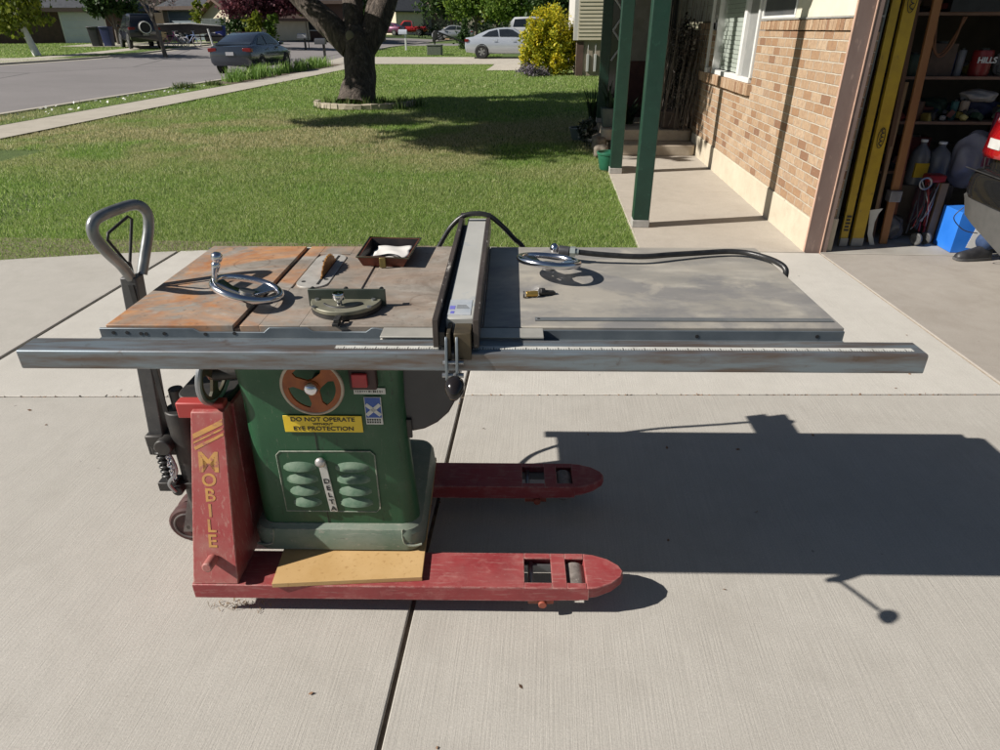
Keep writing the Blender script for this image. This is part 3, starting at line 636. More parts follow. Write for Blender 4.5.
# ================================================================== PALLET JACK
pj = sthing('pallet_jack', 'red pallet jack with yellow lettering, its forks carrying the green saw', 'pallet jack', (.1, .27, 0))
def fork(v0, v1):
    bm = new_bm(); vc = (v0+v1)/2; zt, zb, th = .1225, .068, .006; h0, h1 = vc-.052, vc+.052
    def top(u0, u1, a=v0, b=v1): box(bm, u0, u1, a, b, zt-th, zt)
    top(.06, 1.079); top(1.079, 1.163, v0, h0); top(1.079, 1.163, h1, v1); top(1.163, 1.209); top(1.209, 1.268, v0, h0); top(1.209, 1.268, h1, v1)
    fr = obj('fork', bm, redp, pj, bevel=.0015)
    for a, b in ((v0-.0005, v0+.006), (v1-.006, v1+.0005)):
        bm = new_bm(); prism(bm, [(.06, zb), (1.10, zb), (1.20, zb+.004), (1.275, zb+.006), (1.275, zt-th*.2), (.06, zt-th*.2)], 'y', a, b); obj('side_skirt', bm, redp, fr, bevel=.001)
    bm = new_bm(); tipo = [(1.2685, v0), (1.30, v0+.004), (1.345, v0+.022), (1.378, v0+.050), (1.388, vc), (1.378, v1-.050), (1.345, v1-.022), (1.30, v1-.004), (1.2685, v1)]
    A = [(x, y, zt) for x, y in tipo]; Bq = [(1.2685+(x-1.2685)*1.02, y, zb+.012 + (x-1.2685)*.10) for x, y in tipo]
    loft(bm, [Bq, A]); obj('fork_tip', bm, redp, fr, bevel=.003)
    bm = new_bm(); cyl(bm, (1.237, vc-.045, .076), (0, 1, 0), .040, .090, 22); obj('load_roller', bm, mat('worn_roller', (.25, .22, .20), (.12, .10, .09), .6, 0, 30, c3=(.5, .45, .4), s3=50), fr, bevel=.003)
    bm = new_bm(); cyl(bm, (1.10, vc-.068, .088), (0, 1, 0), .009, .136, 14); box(bm, 1.05, 1.25, vc-.062, vc-.054, .06, .09); box(bm, 1.05, 1.25, vc+.054, vc+.062, .06, .09); obj('roller_link', bm, steel, fr)
    bm = new_bm(); cyl(bm, (1.135, v0+.012, .055), (0, -1, 0), .013, .018, 14); box(bm, 1.09, 1.17, v0+.010, v0+.02, .045, .075); obj('axle_end', bm, mat('rusty_red_bolt', (.35, .06, .03), (.25, .08, .05), .6), fr, bevel=.002)
fork(-.058, .092); fork(.440, .590)
# columns behind each fork and the panel between them
LEAN = math.atan(.33); FK = .33
def column(s_, v0, front):
    """heel box of a fork: outer face leaning back. s_=+1 near fork (faces -v), -1 far fork mirrored about v=.266"""
    mv = (lambda v: v) if s_ > 0 else (lambda v: .532-v)
    bm = new_bm()
    hexa(bm, [(.064, mv(-.0560), .1230), (.203, mv(-.0560), .1230), (.203, mv(.115), .1230), (.064, mv(.115), .1230)], [(.096, mv(.112), .635), (.193, mv(.112), .635), (.193, mv(.168), .640), (.096, mv(.168), .640)])
    return obj('mast_column', bm, redfaded if front else redp, pj, bevel=.003)
colm = column(1, 0, True); column(-1, 0, False)
bm = new_bm(); prism(bm, [(.1155, .1235), (.4165, .1235), (.4165, .45), (.362, .632), (.170, .632), (.150, .50)], 'x', .188, .2005); obj('rear_panel', bm, redp, pj)
bm = new_bm(); box(bm, .046, .187, .1285, .1680, .603, .655); obj('head_bar', bm, mat('bright_red_paint', (.42, .05, .045), (.36, .045, .04), .5, 0, 6), pj, bevel=.004)
bm = new_bm(); loft(bm, [rrect(.02, .186, .169, .37, .05, .585), rrect(.02, .186, .169, .37, .05, .648)]); obj('head_casting', bm, dark, pj, bevel=.004)
bm = new_bm(); box(bm, -.02, .15, .20, .335, .10, .14); obj('pump_foot', bm, dark, pj, bevel=.004)
def onface(u, z, lift=.0012):
    return Matrix.Translation((u, -.0560+FK*(z-.123)-lift*.95, z+lift*.31)) @ Matrix.Rotation(R(90)-LEAN, 4, 'X')
for ch, u, z, s in (('M', .139, .488, .064), ('O', .1365, .437, .040), ('B', .136, .392, .042), ('I', .133, .346, .042), ('L', .134, .300, .042), ('E', .133, .254, .042)):
    text(ch, s*1.36, onface(u, z), yellowp, colm, 'letter_'+ch.lower(), bold=.0018 if ch == 'M' else .0012, depth=.00015)
for k, pts in enumerate(([(-.045, -.022), (.045, .022), (.045, .040), (.020, .026), (-.045, -.006)], [(-.045, -.036), (.046, .008), (.046, .014), (-.045, -.030)], [(-.040, -.055), (.046, -.010), (.046, -.001), (-.044, -.046)])):
    bm = new_bm(); prism(bm, pts, 'z', -.0002, .0004, M=onface(.143, .578)); obj('painted_stripe', bm, yellowp, colm, smooth=0)
bm = new_bm(); cyl(bm, (.133, -.030, .205), (0, -.95, .1), .016, .050, 16); obj('red_peg', bm, redfaded, colm, bevel=.004)
# pump cylinder, springs, linkage
bm = new_bm(); cyl(bm, (-.020, .265, .16), (0, 0, 1), .048, .40, 20); cyl(bm, (-.020, .265, .5605), (0, 0, 1), .022, .07, 16); obj('pump_cylinder', bm, dark, pj, bevel=.004)
bm = new_bm(); box(bm, -.145, .03, .235, .30, .395, .440); cyl(bm, (-.075, .20, .445), (0, 1, 0), .028, .13, 18); obj('pump_head', bm, dark, pj, bevel=.004)
sp_ = []
for i in range(120):
    a = i*2*math.pi/16; sp_.append((-.095+.017*math.cos(a), .225+.017*math.sin(a), .315+i*.00115))
bm = new_bm(); tube(bm, sp_, .0042, 8); obj('return_spring', bm, mat('dark_spring_steel', (.10, .10, .10), (.05, .05, .05), .35, .8, 20), pj, smooth=60)
bm = new_bm(); cyl(bm, (-.095, .225, .300), (0, 0, 1), .010, .15, 12); obj('spring_rod', bm, dark, pj)
bm = new_bm(); box(bm, -.125, -.062, .20, .25, .275, .309); box(bm, -.066, .01, .215, .245, .272, .297); cyl(bm, (-.060, .19, .282), (0, 1, 0), .018, .06, 14); obj('lower_bracket', bm, dark, pj, bevel=.003)
bm = new_bm(); tube(bm, smoothpath([(-.065, .19, .282), (-.075, .185, .32), (-.045, .19, .36), (-.052, .20, .40), (-.07, .21, .43)], 6), .006, 8); obj('release_link', bm, steel, pj)
bm = new_bm()
for k in range(9): torus(bm, (-.055+.004*math.sin(k*2), .185, .335+k*.011), .006, .0022, axis='y' if k % 2 else 'x', n=12, k=6)
obj('release_chain', bm, chrome, pj)
for v in (.288, .350):
    bm = new_bm(); lathe(bm, [(.030, -.022), (.066, -.024), (.074, -.018), (.074, .018), (.066, .024), (.030, .022)], (-.098, v, .0745), 28, axis='y'); wh = obj('steer_wheel', bm, mat('dark_red_tyre', (.05, .02, .02), (.09, .035, .03), .6, 0, 30), pj)
    bm = new_bm(); lathe(bm, [(0, -.020), (.029, -.018), (.029, .018), (0, .020)], (-.098, v, .0745), 20, axis='y'); obj('wheel_hub', bm, MATS['rusty_red_bolt'], wh)
    bm = new_bm(); torus(bm, (-.098, v-.0235, .0745), .052, .004, axis='y', n=28, k=6); obj('wheel_flange', bm, mat('worn_grey_metal', (.20, .18, .17), (.12, .10, .1), .5, .5, 20), wh)
bm = new_bm(); hexa(bm, [(-.12, .255, .055), (-.08, .255, .055), (-.08, .262, .055), (-.12, .262, .055)], [(-.06, .255, .24), (.00, .255, .24), (.00, .262, .24), (-.06, .262, .24)]); cyl(bm, (-.098, .255, .0745), (0, 1, 0), .008, .12, 12); obj('steer_fork', bm, MATS['worn_grey_metal'], pj)
# handle
def lerp(a, b, t): return a+(b-a)*t
bm = new_bm(); hexa(bm, [(-.132, .238, .455), (-.085, .238, .455), (-.085, .292, .455), (-.132, .292, .455)], [(-.083, .242, 1.00), (-.036, .242, 1.00), (-.036, .288, 1.00), (-.083, .288, 1.00)])
hn = obj('handle', bm, mat('dark_painted_steel', (.05, .052, .055), (.085, .085, .085), .5, .2, 12, c3=(.16, .15, .14), s3=60), pj, bevel=.004)
bm = new_bm(); box(bm, -.060, -.046, .2365, .2415, .50, .98); obj('handle_groove', bm, black, hn)
bm = new_bm(); box(bm, -.140, -.080, .225, .305, .430, .475); box(bm, -.135, -.085, .232, .298, .395, .4305); obj('handle_socket', bm, dark, hn, bevel=.006)
loop = [(-0.056, 0.2542, 0.996), (-0.06, 0.2316, 1.041), (-0.066, 0.2022, 1.081), (-0.072, 0.1837, 1.116), (-0.076, 0.1753, 1.146), (-0.074, 0.1812, 1.171), (-0.066, 0.2022, 1.184), (-0.054, 0.266, 1.188), (-0.036, 0.324, 1.188), (-0.024, 0.3466, 1.176), (-0.018, 0.355, 1.151), (-0.022, 0.3466, 1.111), (-0.032, 0.3156, 1.051), (-0.042, 0.2878, 0.996)]
bm = new_bm(); tube(bm, smoothpath(loop, 5), .0150, 14); obj('grip_loop', bm, mat('worn_silver_paint', (.32, .33, .33), (.20, .21, .21), .35, .6, 12, rr=(.25, .5)), hn, smooth=60)
bm = new_bm(); tube(bm, [(-.060, .266, 1.03), (-.066, .232, 1.09), (-.068, .215, 1.118), (-.066, .222, 1.135), (-.048, .305, 1.160), (-.045, .315, 1.150), (-.050, .295, 1.10), (-.058, .268, 1.03)], .0042, 8); obj('release_trigger', bm, black, hn, smooth=60)
bm = new_bm(); cyl(bm, (-.058, .266, .995), (0, 0, 1), .007, .045, 10); obj('trigger_rod', bm, dark, hn)
# debris under the jack
bm = new_bm()
for k in range(60):
    x = random.gauss(.18, .05); y = random.gauss(-.03, .012); a = random.random()*3; l = random.uniform(.004, .014)
    tube(bm, [(x, y, .003), (x+l*math.cos(a), y+l*math.sin(a), random.uniform(.002, .02))], .0008, 4)
deb = single('dry_debris', bm, mat('dry_straw', (.30, .20, .10), (.20, .13, .07), .8), 'clump of dry grass and shavings under the near front corner of the jack', 'debris', s2w(.2, 0, 0), TH, off=(.2, 0, 0)); deb['kind'] = 'stuff'

# ---------------- plywood board
ply = mat('yellow_particle_board', (.48, .30, .12), (.56, .37, .17), .65, 0, 6, c3=(.38, .22, .08), s3=70, t3=(.58, .72), bump=.12, bscale=120, bdist=.001)
bm = new_bm(); hexa(bm, [(.312, -.068, .1232), (.764, -.034, .1232), (.744, .60, .1232), (.27, .60, .1232)], [(.312, -.068, .1390), (.764, -.034, .1390), (.744, .60, .1390), (.27, .60, .1390)])
single('particle_board', bm, ply, 'yellow tan particle board lying on the red forks under the green saw base', 'board', s2w(.5, .2, .1232), TH, off=(.5, .2, .1232), smooth=0, bevel=.0008)

# ================================================================== SETTING
def concrete(name, a, b_, brush=True, s=1.0, stain=(.30, .27, .23), rot=0, br=.2, crack=False):
    m, t, b = nt(name); v = _coord(t); vl = _coord(t, scale=(16, .3, 1), rot=(0, 0, R(rot)))
    c = _ramp(t, _noise(t, v, .7*s, 7, .65, .3), [(.28, a), (.72, b_)])
    c = mixc(t, _ramp(t, _noise(t, v, 2.2*s, 8, .7, .6), [(.48, 0.), (.75, .55)]), c, stain)
    c = mixc(t, _ramp(t, _noise(t, v, 9, 6, .7), [(.3, .22), (.6, 0.)]), c, tuple(x*.72 for x in a))
    c = mixc(t, _ramp(t, _noise(t, v, 170, 4, .75), [(.34, .42), (.6, 0.)]), c, tuple(x*.55 for x in a))
    c = mixc(t, _ramp(t, _noise(t, v, 90, 3, .7), [(.60, 0.), (.70, .25)]), c, tuple(min(.8, x*1.3) for x in a))
    # scattered small dark spots and a few oil spots
    c = mixc(t, _ramp(t, _noise(t, v, 21, 2, .5), [(.765, 0.), (.785, .6)]), c, (.14, .12, .11))
    if s == 1.0: c = mixc(t, _ramp(t, _noise(t, v, 1.55, 3, .55, .8), [(.70, 0.), (.80, .40)]), c, (.17, .155, .14))
    if brush: c = mixc(t, _ramp(t, _noise(t, vl, 9, 3, .75), [(.36, br), (.6, 0.)]), c, tuple(x*.72 for x in a))
    if crack:
        vo = t.nodes.new('ShaderNodeTexVoronoi'); vo.feature = 'DISTANCE_TO_EDGE'; vo.inputs['Scale'].default_value = .42
        mx = t.nodes.new('ShaderNodeVectorMath'); mx.operation = 'ADD'; nz = t.nodes.new('ShaderNodeTexNoise'); nz.inputs['Scale'].default_value = 3; nz.inputs['Detail'].default_value = 8; t.links.new(v, nz.inputs['Vector'])
        sc_ = t.nodes.new('ShaderNodeVectorMath'); sc_.operation = 'SCALE'; sc_.inputs['Scale'].default_value = .35; t.links.new(nz.outputs['Color'], sc_.inputs[0]); t.links.new(v, mx.inputs[0]); t.links.new(sc_.outputs[0], mx.inputs[1]); t.links.new(mx.outputs[0], vo.inputs['Vector'])
        gate = _ramp(t, _noise(t, v, .8, 2), [(.55, 0.), (.6, .55)]); cr_ = _ramp(t, vo.outputs['Distance'], [(0., 1.), (.0022, 0.)])
        c = mixc(t, mixc(t, 1., gate, cr_, 'MULTIPLY'), c, (.12, .10, .085))
    t.links.new(c, b.inputs['Base Color']); b.inputs['Roughness'].default_value = .85; b.inputs['Specular IOR Level'].default_value = .3
    n1 = _bump(t, b, _noise(t, v, 220, 4, .7), .4, .002)
    if brush: _bump(t, b, _noise(t, vl, 9, 3, .75), .45, .003, n1)
    return m
conc = concrete('broomed_concrete', (.45, .425, .38), (.53, .505, .46), stain=(.365, .34, .30), br=.30)
conc_l = concrete('swept_concrete', (.445, .42, .375), (.525, .50, .455), stain=(.36, .335, .295), rot=38, br=.12, crack=True)
conc_b = concrete('smooth_slab_concrete', (.53, .505, .455), (.61, .585, .535), stain=(.45, .425, .38), br=.10)
conc_smooth = concrete('smooth_walk_concrete', (.44, .395, .335), (.51, .465, .40), False, .9, stain=(.35, .305, .25))
conc_old = concrete('old_brownish_concrete', (.36, .325, .285), (.44, .405, .36), False, 1.4, stain=(.27, .235, .195), crack=True)
conc_far = concrete('sidewalk_concrete', (.46, .42, .35), (.52, .48, .41), False)
def asphalt():
    m, t, b = nt('weathered_asphalt'); v = _coord(t)
    c = _ramp(t, _noise(t, v, .35, 6), [(.3, (.21, .195, .19)), (.7, (.26, .24, .235))])
    c = mixc(t, _ramp(t, _noise(t, v, 30, 5, .8), [(.4, .35), (.65, 0.)]), c, (.12, .11, .11))
    c = mixc(t, _ramp(t, _noise(t, _coord(t, scale=(1, .12, 1)), 1.4, 4), [(.6, 0.), (.75, .4)]), c, (.25, .235, .23))
    vo = t.nodes.new('ShaderNodeTexVoronoi'); vo.feature = 'DISTANCE_TO_EDGE'; vo.inputs['Scale'].default_value = .11; t.links.new(_coord(t, scale=(1, .45, 1)), vo.inputs['Vector'])
    c = mixc(t, _ramp(t, vo.outputs['Distance'], [(0., .8), (.006, 0.)]), c, (.05, .048, .048)); c = mixc(t, _ramp(t, _noise(t, v, 3, 6, .7), [(.6, 0.), (.72, .35)]), c, (.14, .13, .13))
    t.links.new(c, b.inputs['Base Color']); b.inputs['Roughness'].default_value = .9; _bump(t, b, _noise(t, v, 60, 4), .4, .01); return m
asph = asphalt()
def lawn_ground():
    m, t, b = nt('lawn_soil'); v = _coord(t)
    c = _ramp(t, _noise(t, v, 1.2, 6, .6), [(.35, (.09, .15, .028)), (.62, (.12, .18, .036)), (.8, (.22, .21, .08))])
    c = mixc(t, _ramp(t, _noise(t, v, 25, 5, .8), [(.4, .6), (.65, 0.)]), c, (.03, .05, .012))
    t.links.new(c, b.inputs['Base Color']); b.inputs['Roughness'].default_value = .95; _bump(t, b, _noise(t, v, 40, 5), .8, .03); return m
soil = lawn_ground()

def sheet(name, xs, ys, m, dz, wob=0):
    """a sheet over the terrain between polylines: xs(y)->(x0,x1)"""
    bm = new_bm(); rows = []
    for y in ys:
        x0, x1 = xs(y); k = max(2, int((x1-x0)/1.5)); rows.append([bm.verts.new((x0+(x1-x0)*i/24, y, gz(x0+(x1-x0)*i/24, y)+dz)) for i in range(25)])
    for A, B in zip(rows, rows[1:]):
        for i in range(24): bm.faces.new((A[i], A[i+1], B[i+1], B[i]))
    return tag(obj(name, bm, m, None), kind='structure')
def span(a, b, st): return [a+(b-a)*i/max(1, int((b-a)/st)) for i in range(max(1, int((b-a)/st))+1)]
# base terrain: one sheet out to the horizon
bm = new_bm(); xs_ = span(-60, 40, 1.5); ys_ = span(-10, 90, 1.5)
xs_ = [-900, -300, -120]+xs_+[80, 250, 900]; ys_ = [-300, -60]+ys_+[130, 300, 1000]
g_ = [[bm.verts.new((x, y, gz(x, y)-.03)) for x in xs_] for y in ys_]
for j in range(len(ys_)-1):
    for i in range(len(xs_)-1): bm.faces.new((g_[j][i], g_[j][i+1], g_[j+1][i+1], g_[j+1][i]))
tag(obj('ground', bm, soil), kind='structure')
# driveway slabs as separate pours with open joints
JX = -.3837; bm_j = None
def slab(name, pts, m, z=0.0, t=.1, bev=.004):
    bm = new_bm(); prism(bm, pts, 'z', z-t, z); return tag(obj(name, bm, m, None, bevel=bev), kind='structure')
tag(obj('joint_bed', (lambda b: (box(b, -14, 12, -6, 5.42, -.06, -.012), b)[1])(new_bm()), mat('dark_joint_dirt', (.11, .085, .06), (.20, .16, .12), .9, 0, 20)), kind='structure')
def gy(x): return 5.37 if x > -1.0 else 5.37-.0*(x)-(-x-1.0)*.21     # the lawn edge of the driveway
slab('driveway', [(JX+.0075, -5), (2.36, -5), (2.36, 3.030), (JX+.0075, 2.846)], conc)
slab('driveway', [(JX+.0075, 2.855), (2.365, 3.039), (2.235, 5.365), (.80, 5.375), (JX+.0075, 5.38)], conc_b)
slab('driveway', [(-3.002, -5), (JX-.0075, -5), (JX-.0075, 2.835), (-3.002, 2.655)], conc_l)
slab('driveway', [(-3.002, 2.665), (JX-.0075, 2.845), (JX-.0075, 5.38), (-2.03, 5.27), (-3.002, 5.10)], conc_b)
slab('driveway', [(-3.029, -5), (-3.029, 5.092), (-3.62, 4.98), (-4.6, 4.70), (-7.5, 3.6), (-12, 1.5), (-12, -5)], conc_l)
# apron of the garage with its crumbling joint
slab('garage_apron', [(2.385, -5), (10, -5), (10, 5.36), (2.25, 5.36), (2.385, 3.0)], conc_old, bev=.006)
slab('joint_filler', [(2.366, -5), (2.381, -5), (2.381, 3.0), (2.25, 5.35), (2.238, 5.35), (2.366, 3.03)], mat('pale_mortar', (.5, .44, .35), (.36, .28, .2), .9, 0, 30), z=-.006, t=.03, bev=0)
slab('porch_walk', [(.79, 5.383), (2.13, 5.375), (2.13, 7.60), (.79, 7.60)], conc_smooth, z=.002)
slab('porch_walk', [(.79, 7.606), (2.13, 7.606), (2.13, 11.3), (.79, 11.3)], conc_smooth, z=.002)
# street, curb, sidewalk
YS = span(-10, 88, 1.2)
sheet('street', lambda y: (-22.3, -11.6), YS, asph, -.012)
def kerb(name, x0, x1, ya, yb):
    bm = new_bm(); rings = []
    for y in span(ya, yb, 2): z = gz(x0, y); rings.append([(x0, y, z-.05), (x1, y, z-.05), (x1, y, z+.055), (x0, y, z+.055)])
    loft(bm, rings); tag(obj(name, bm, conc_far, None, smooth=0), kind='structure')
kerb('kerb', -11.6, -11.42, -10, 35.9); kerb('kerb', -11.6, -11.42, 41.6, 88); kerb('kerb', -22.5, -22.3, -10, 88)
sheet('gutter', lambda y: (-12.0, -11.6), YS, conc_far, -.008); sheet('gutter', lambda y: (-22.3, -21.9), YS, conc_far, -.008)
sheet('sidewalk', lambda y: (-10.35, -9.12), span(-10, 35.9, 1.2), conc_far, .012)
sheet('sidewalk', lambda y: (-25.6, -24.2), YS, conc_far, .02)
sheet('parking_strip', lambda y: (-11.42, -10.35), span(-10, 22.9, 1.2), soil, .015)
sheet('planting_strip', lambda y: (-11.42, -10.35), span(23.0, 35.9, 1.0), mat('bare_soil', (.10, .075, .05), (.16, .12, .08), .9, 0, 5), .018)
sheet('far_verge', lambda y: (-24.2, -22.5), YS, soil, .015)
sheet('neighbour_driveway', lambda y: (-11.6, 1.4), span(36.1, 41.4, .9), conc_far, .010)
sheet('neighbour_walk', lambda y: (-2.75, -1.3), span(31.2, 36.2, .8), conc_far, .014)
sheet('far_driveway', lambda y: (-31, -22.3), span(28.5, 33.5, .9), conc_far, .026)
sheet('far_driveway', lambda y: (-31, -22.3), span(44.5, 49.5, .9), conc_far, .026)
sheet('side_street', lambda y: (-11.6, 8), span(56, 65, 1.2), asph, .0)
# ------------------------------------------------------------------ grass
def grassmat():
    m, t, bs = nt('grass_blades'); g = t.nodes.new('ShaderNodeNewGeometry'); v = _coord(t)
    f = _noise(t, v, .55, 5, .6, .4)
    dry = _ramp(t, f, [(.37, 0.), (.56, 1.)])
    sp = t.nodes.new('ShaderNodeSeparateXYZ'); t.links.new(v, sp.inputs[0])
    mp = _coord(t, scale=(.22, .5, 1)); band = _ramp(t, _noise(t, mp, 1.0, 3), [(.45, .15), (.6, 1.)])
    # a worn, dry belt in the middle of the lawn
    yb = t.nodes.new('ShaderNodeMapRange'); yb.inputs['From Min'].default_value = 7.5; yb.inputs['From Max'].default_value = 10.5; t.links.new(sp.outputs['Y'], yb.inputs['Value'])
    yc = t.nodes.new('ShaderNodeMapRange'); yc.inputs['From Min'].default_value = 16; yc.inputs['From Max'].default_value = 13; t.links.new(sp.outputs['Y'], yc.inputs['Value'])
    mu = t.nodes.new('ShaderNodeMath'); mu.operation = 'MULTIPLY'; t.links.new(yb.outputs[0], mu.inputs[0]); t.links.new(yc.outputs[0], mu.inputs[1])
    ad = t.nodes.new('ShaderNodeMath'); ad.operation = 'MULTIPLY_ADD'; t.links.new(mu.outputs[0], ad.inputs[0]); ad.inputs[1].default_value = .95; ad.inputs[2].default_value = .20
    dry = mixc(t, 1., dry, ad.outputs[0], 'MULTIPLY')
    gr = _ramp(t, g.outputs['Random Per Island'], [(0, (.13, .25, .030)), (.4, (.235, .365, .075)), (.75, (.36, .49, .13)), (.9, (.50, .58, .22)), (1, (.72, .72, .46))])
    gr2 = mixc(t, _ramp(t, _noise(t, v, 1.6, 4), [(.4, 0.), (.7, .5)]), gr, (.17, .32, .05))
    dr = _ramp(t, g.outputs['Random Per Island'], [(0, (.24, .25, .09)), (.5, (.48, .44, .22)), (1, (.72, .64, .40))])
    c = mixc(t, dry, gr2, dr)
    t.links.new(c, bs.inputs['Base Color']); bs.inputs['Roughness'].default_value = .5; bs.inputs['Specular IOR Level'].default_value = .35
    tr = t.nodes.new('ShaderNodeBsdfTranslucent'); t.links.new(c, tr.inputs['Color']); ms = t.nodes.new('ShaderNodeMixShader'); ms.inputs[0].default_value = .5
    t.links.new(bs.outputs[0], ms.inputs[1]); t.links.new(tr.outputs[0], ms.inputs[2]); t.links.new(ms.outputs[0], t.nodes['Material Output'].inputs['Surface']); return m
gm_ = grassmat()
def blades(name, regions, m):
    Vs = []
    for (xa, xb, ya, yb, dens, hgt, wid) in regions:
        n = int((xb-xa)*(yb-ya)*dens); x = RNG.uniform(xa, xb, n); y = RNG.uniform(ya, yb, n)
        # keep to the lawn: the driveway edge bends towards the street
        edge = np.where(x > -1.0, 5.395, np.where(x > -3.62, 5.395+(x+1.0)*.16, 4.98+(x+3.62)*.31))
        k = (y > edge-.02*RNG.random(n)) & ~((x > -2.8) & (x < -1.25) & (y > 31.1)) & (x > -.83*y-2.5) ; x, y = x[k], y[k]; n = len(x)
        z = np.array([gz(a, b) for a, b in zip(x, y)]) if yb > 30 or xb < -12 else np.zeros(n)
        z = z-.02
        h = hgt*(.55+.8*RNG.random(n)); a = RNG.uniform(0, 2*math.pi, n); b = RNG.uniform(0, 2*math.pi, n); lean = h*(.15+.75*RNG.random(n)); w_ = wid*(.6+.8*RNG.random(n))
        V = np.empty((n, 3, 3)); dx, dy = np.cos(a)*w_/2, np.sin(a)*w_/2
        V[:, 0] = np.stack([x-dx, y-dy, z], 1); V[:, 1] = np.stack([x+dx, y+dy, z], 1); V[:, 2] = np.stack([x+np.cos(b)*lean, y+np.sin(b)*lean, z+h], 1); Vs.append(V)
    return tag(_quadmesh(name, np.concatenate(Vs), m, None, 3), kind='stuff')
gr_ = blades('grass', [(-5.2, .79, 4.5, 7.2, 8500, .030, .005), (-8.9, -5.2, 3.6, 7.2, 1500, .045, .009), (-7.6, .79, 7.2, 10, 4200, .034, .0065), (-9.1, .79, 10, 14.5, 2100, .038, .0095), (-9.1, .9, 14.5, 22, 900, .044, .014), (-9.1, 1.0, 22, 36, 330, .06, .026), (.79, 2.4, 12.25, 27.7, 520, .055, .017)], gm_)
tag(gr_, 'short lawn grass with dry patches between driveway and street', 'grass')
g2_ = blades('grass', [(-11.40, -10.36, 6, 22.8, 1300, .075, .012)], gm_); tag(g2_, 'narrow strip of grass between kerb and sidewalk', 'grass')
g3_ = blades('grass', [(-24.1, -22.6, 20, 80, 260, .06, .03), (-40, -25.7, 22, 75, 160, .06, .035), (-11.3, 6, 41.6, 55.8, 240, .06, .03)], gm_); tag(g3_, 'grass of the lots across the street', 'grass')

# white clover flowers along the strip and bits of litter in the driveway joint
C_ = np.stack([RNG.uniform(-11.35, -10.4, 130), RNG.uniform(7, 22, 130), RNG.uniform(.05, .09, 130)], 1)
tag(quads('clover_flowers', C_, .05, mat('white_petals', (.75, .75, .72), (.65, .65, .6), .6), up=2), 'tiny white flowers dotted over the grass strip by the kerb', 'flowers', kind='stuff')
C_ = np.stack([RNG.uniform(-2.9, 2.3, 260), np.zeros(260), np.full(260, -.004)], 1); C_[:, 1] = np.where(C_[:, 0] > JX, 2.851+(C_[:, 0]-JX)*.0671, 2.66+(C_[:, 0]+3.005)*.0687)+RNG.normal(0, .004, 260)
tag(quads('joint_litter', C_, .011, mat('brown_litter', (.16, .08, .04), (.25, .16, .10), .9, 0, 200), up=1), 'brown specks of litter caught in the cross joint of the driveway', 'litter', kind='stuff')
C_ = np.stack([RNG.uniform(-2.6, 2.2, 46), RNG.uniform(.6, 5.2, 46), np.full(46, .003)], 1)
tag(quads('fallen_bits', C_, .010, MATS['brown_litter'], up=3), 'a few small leaf bits lying on the driveway', 'litter', kind='stuff')
# ------------------------------------------------------------------ HOUSE
BTONES = [(0, (.22, .115, .065)), (.14, (.33, .195, .105)), (.42, (.385, .26, .160)), (.7, (.43, .305, .195)), (.9, (.48, .36, .245)), (1, (.34, .23, .15))]
def brick(BW=.205, BH=.0747):
    m, t, b = nt('tan_brick'); tc = t.nodes.new('ShaderNodeTexCoord'); sp = t.nodes.new('ShaderNodeSeparateXYZ'); v = tc.outputs['Object']; t.links.new(v, sp.inputs[0])
    def mth(op, a, b_=None):
        n = t.nodes.new('ShaderNodeMath'); n.operation = op
        for s_, x in ((n.inputs[0], a), (n.inputs[1], b_)):
            if x is None: continue
            if isinstance(x, (int, float)): s_.default_value = x
            else: t.links.new(x, s_)
        return n.outputs[0]
    hx = mth('ADD', sp.outputs['X'], sp.outputs['Y']); wob = mth('MULTIPLY', mth('SUBTRACT', _noise(t, v, 9, 2), .5), .006)
    zz = mth('DIVIDE', mth('ADD', mth('SUBTRACT', sp.outputs['Z'], .2725), wob), BH); row = mth('FLOOR', zz)
    half = mth('MULTIPLY', mth('FRACT', mth('MULTIPLY', row, .5)), 1.0)
    xx = mth('ADD', mth('DIVIDE', mth('ADD', hx, wob), BW), half); colm_ = mth('FLOOR', xx)
    cb_ = t.nodes.new('ShaderNodeCombineXYZ'); t.links.new(row, cb_.inputs['X']); t.links.new(colm_, cb_.inputs['Y']); wn = t.nodes.new('ShaderNodeTexWhiteNoise'); t.links.new(cb_.outputs[0], wn.inputs['Vector'])
    fx = mth('FRACT', xx); fz = mth('FRACT', zz)
    ex = mth('MULTIPLY', mth('MINIMUM', fx, mth('SUBTRACT', 1., fx)), BW); ez = mth('MULTIPLY', mth('MINIMUM', fz, mth('SUBTRACT', 1., fz)), BH)
    d = mth('ADD', mth('MINIMUM', ex, ez), mth('MULTIPLY', mth('SUBTRACT', _noise(t, v, 45, 4), .5), .006)); face = _ramp(t, mth('MULTIPLY', d, 100.), [(.40, 0.), (.62, 1.)])
    c = _ramp(t, wn.outputs['Value'], BTONES)
    c = mixc(t, _ramp(t, _noise(t, v, 28, 6, .75), [(.36, .55), (.56, 0.)]), c, (.20, .115, .075)); c = mixc(t, _ramp(t, _noise(t, v, 55, 5, .75), [(.58, 0.), (.68, .5)]), c, (.60, .47, .34))
    mo = _ramp(t, _noise(t, v, 14, 6, .7), [(.3, (.42, .36, .28)), (.7, (.57, .51, .42))])
    c = mixc(t, face, mo, c); t.links.new(c, b.inputs['Base Color']); b.inputs['Roughness'].default_value = .9
    n1 = _bump(t, b, face, 1., .010); _bump(t, b, _noise(t, v, 90, 5, .75), .7, .004, n1); return m
brk = brick()
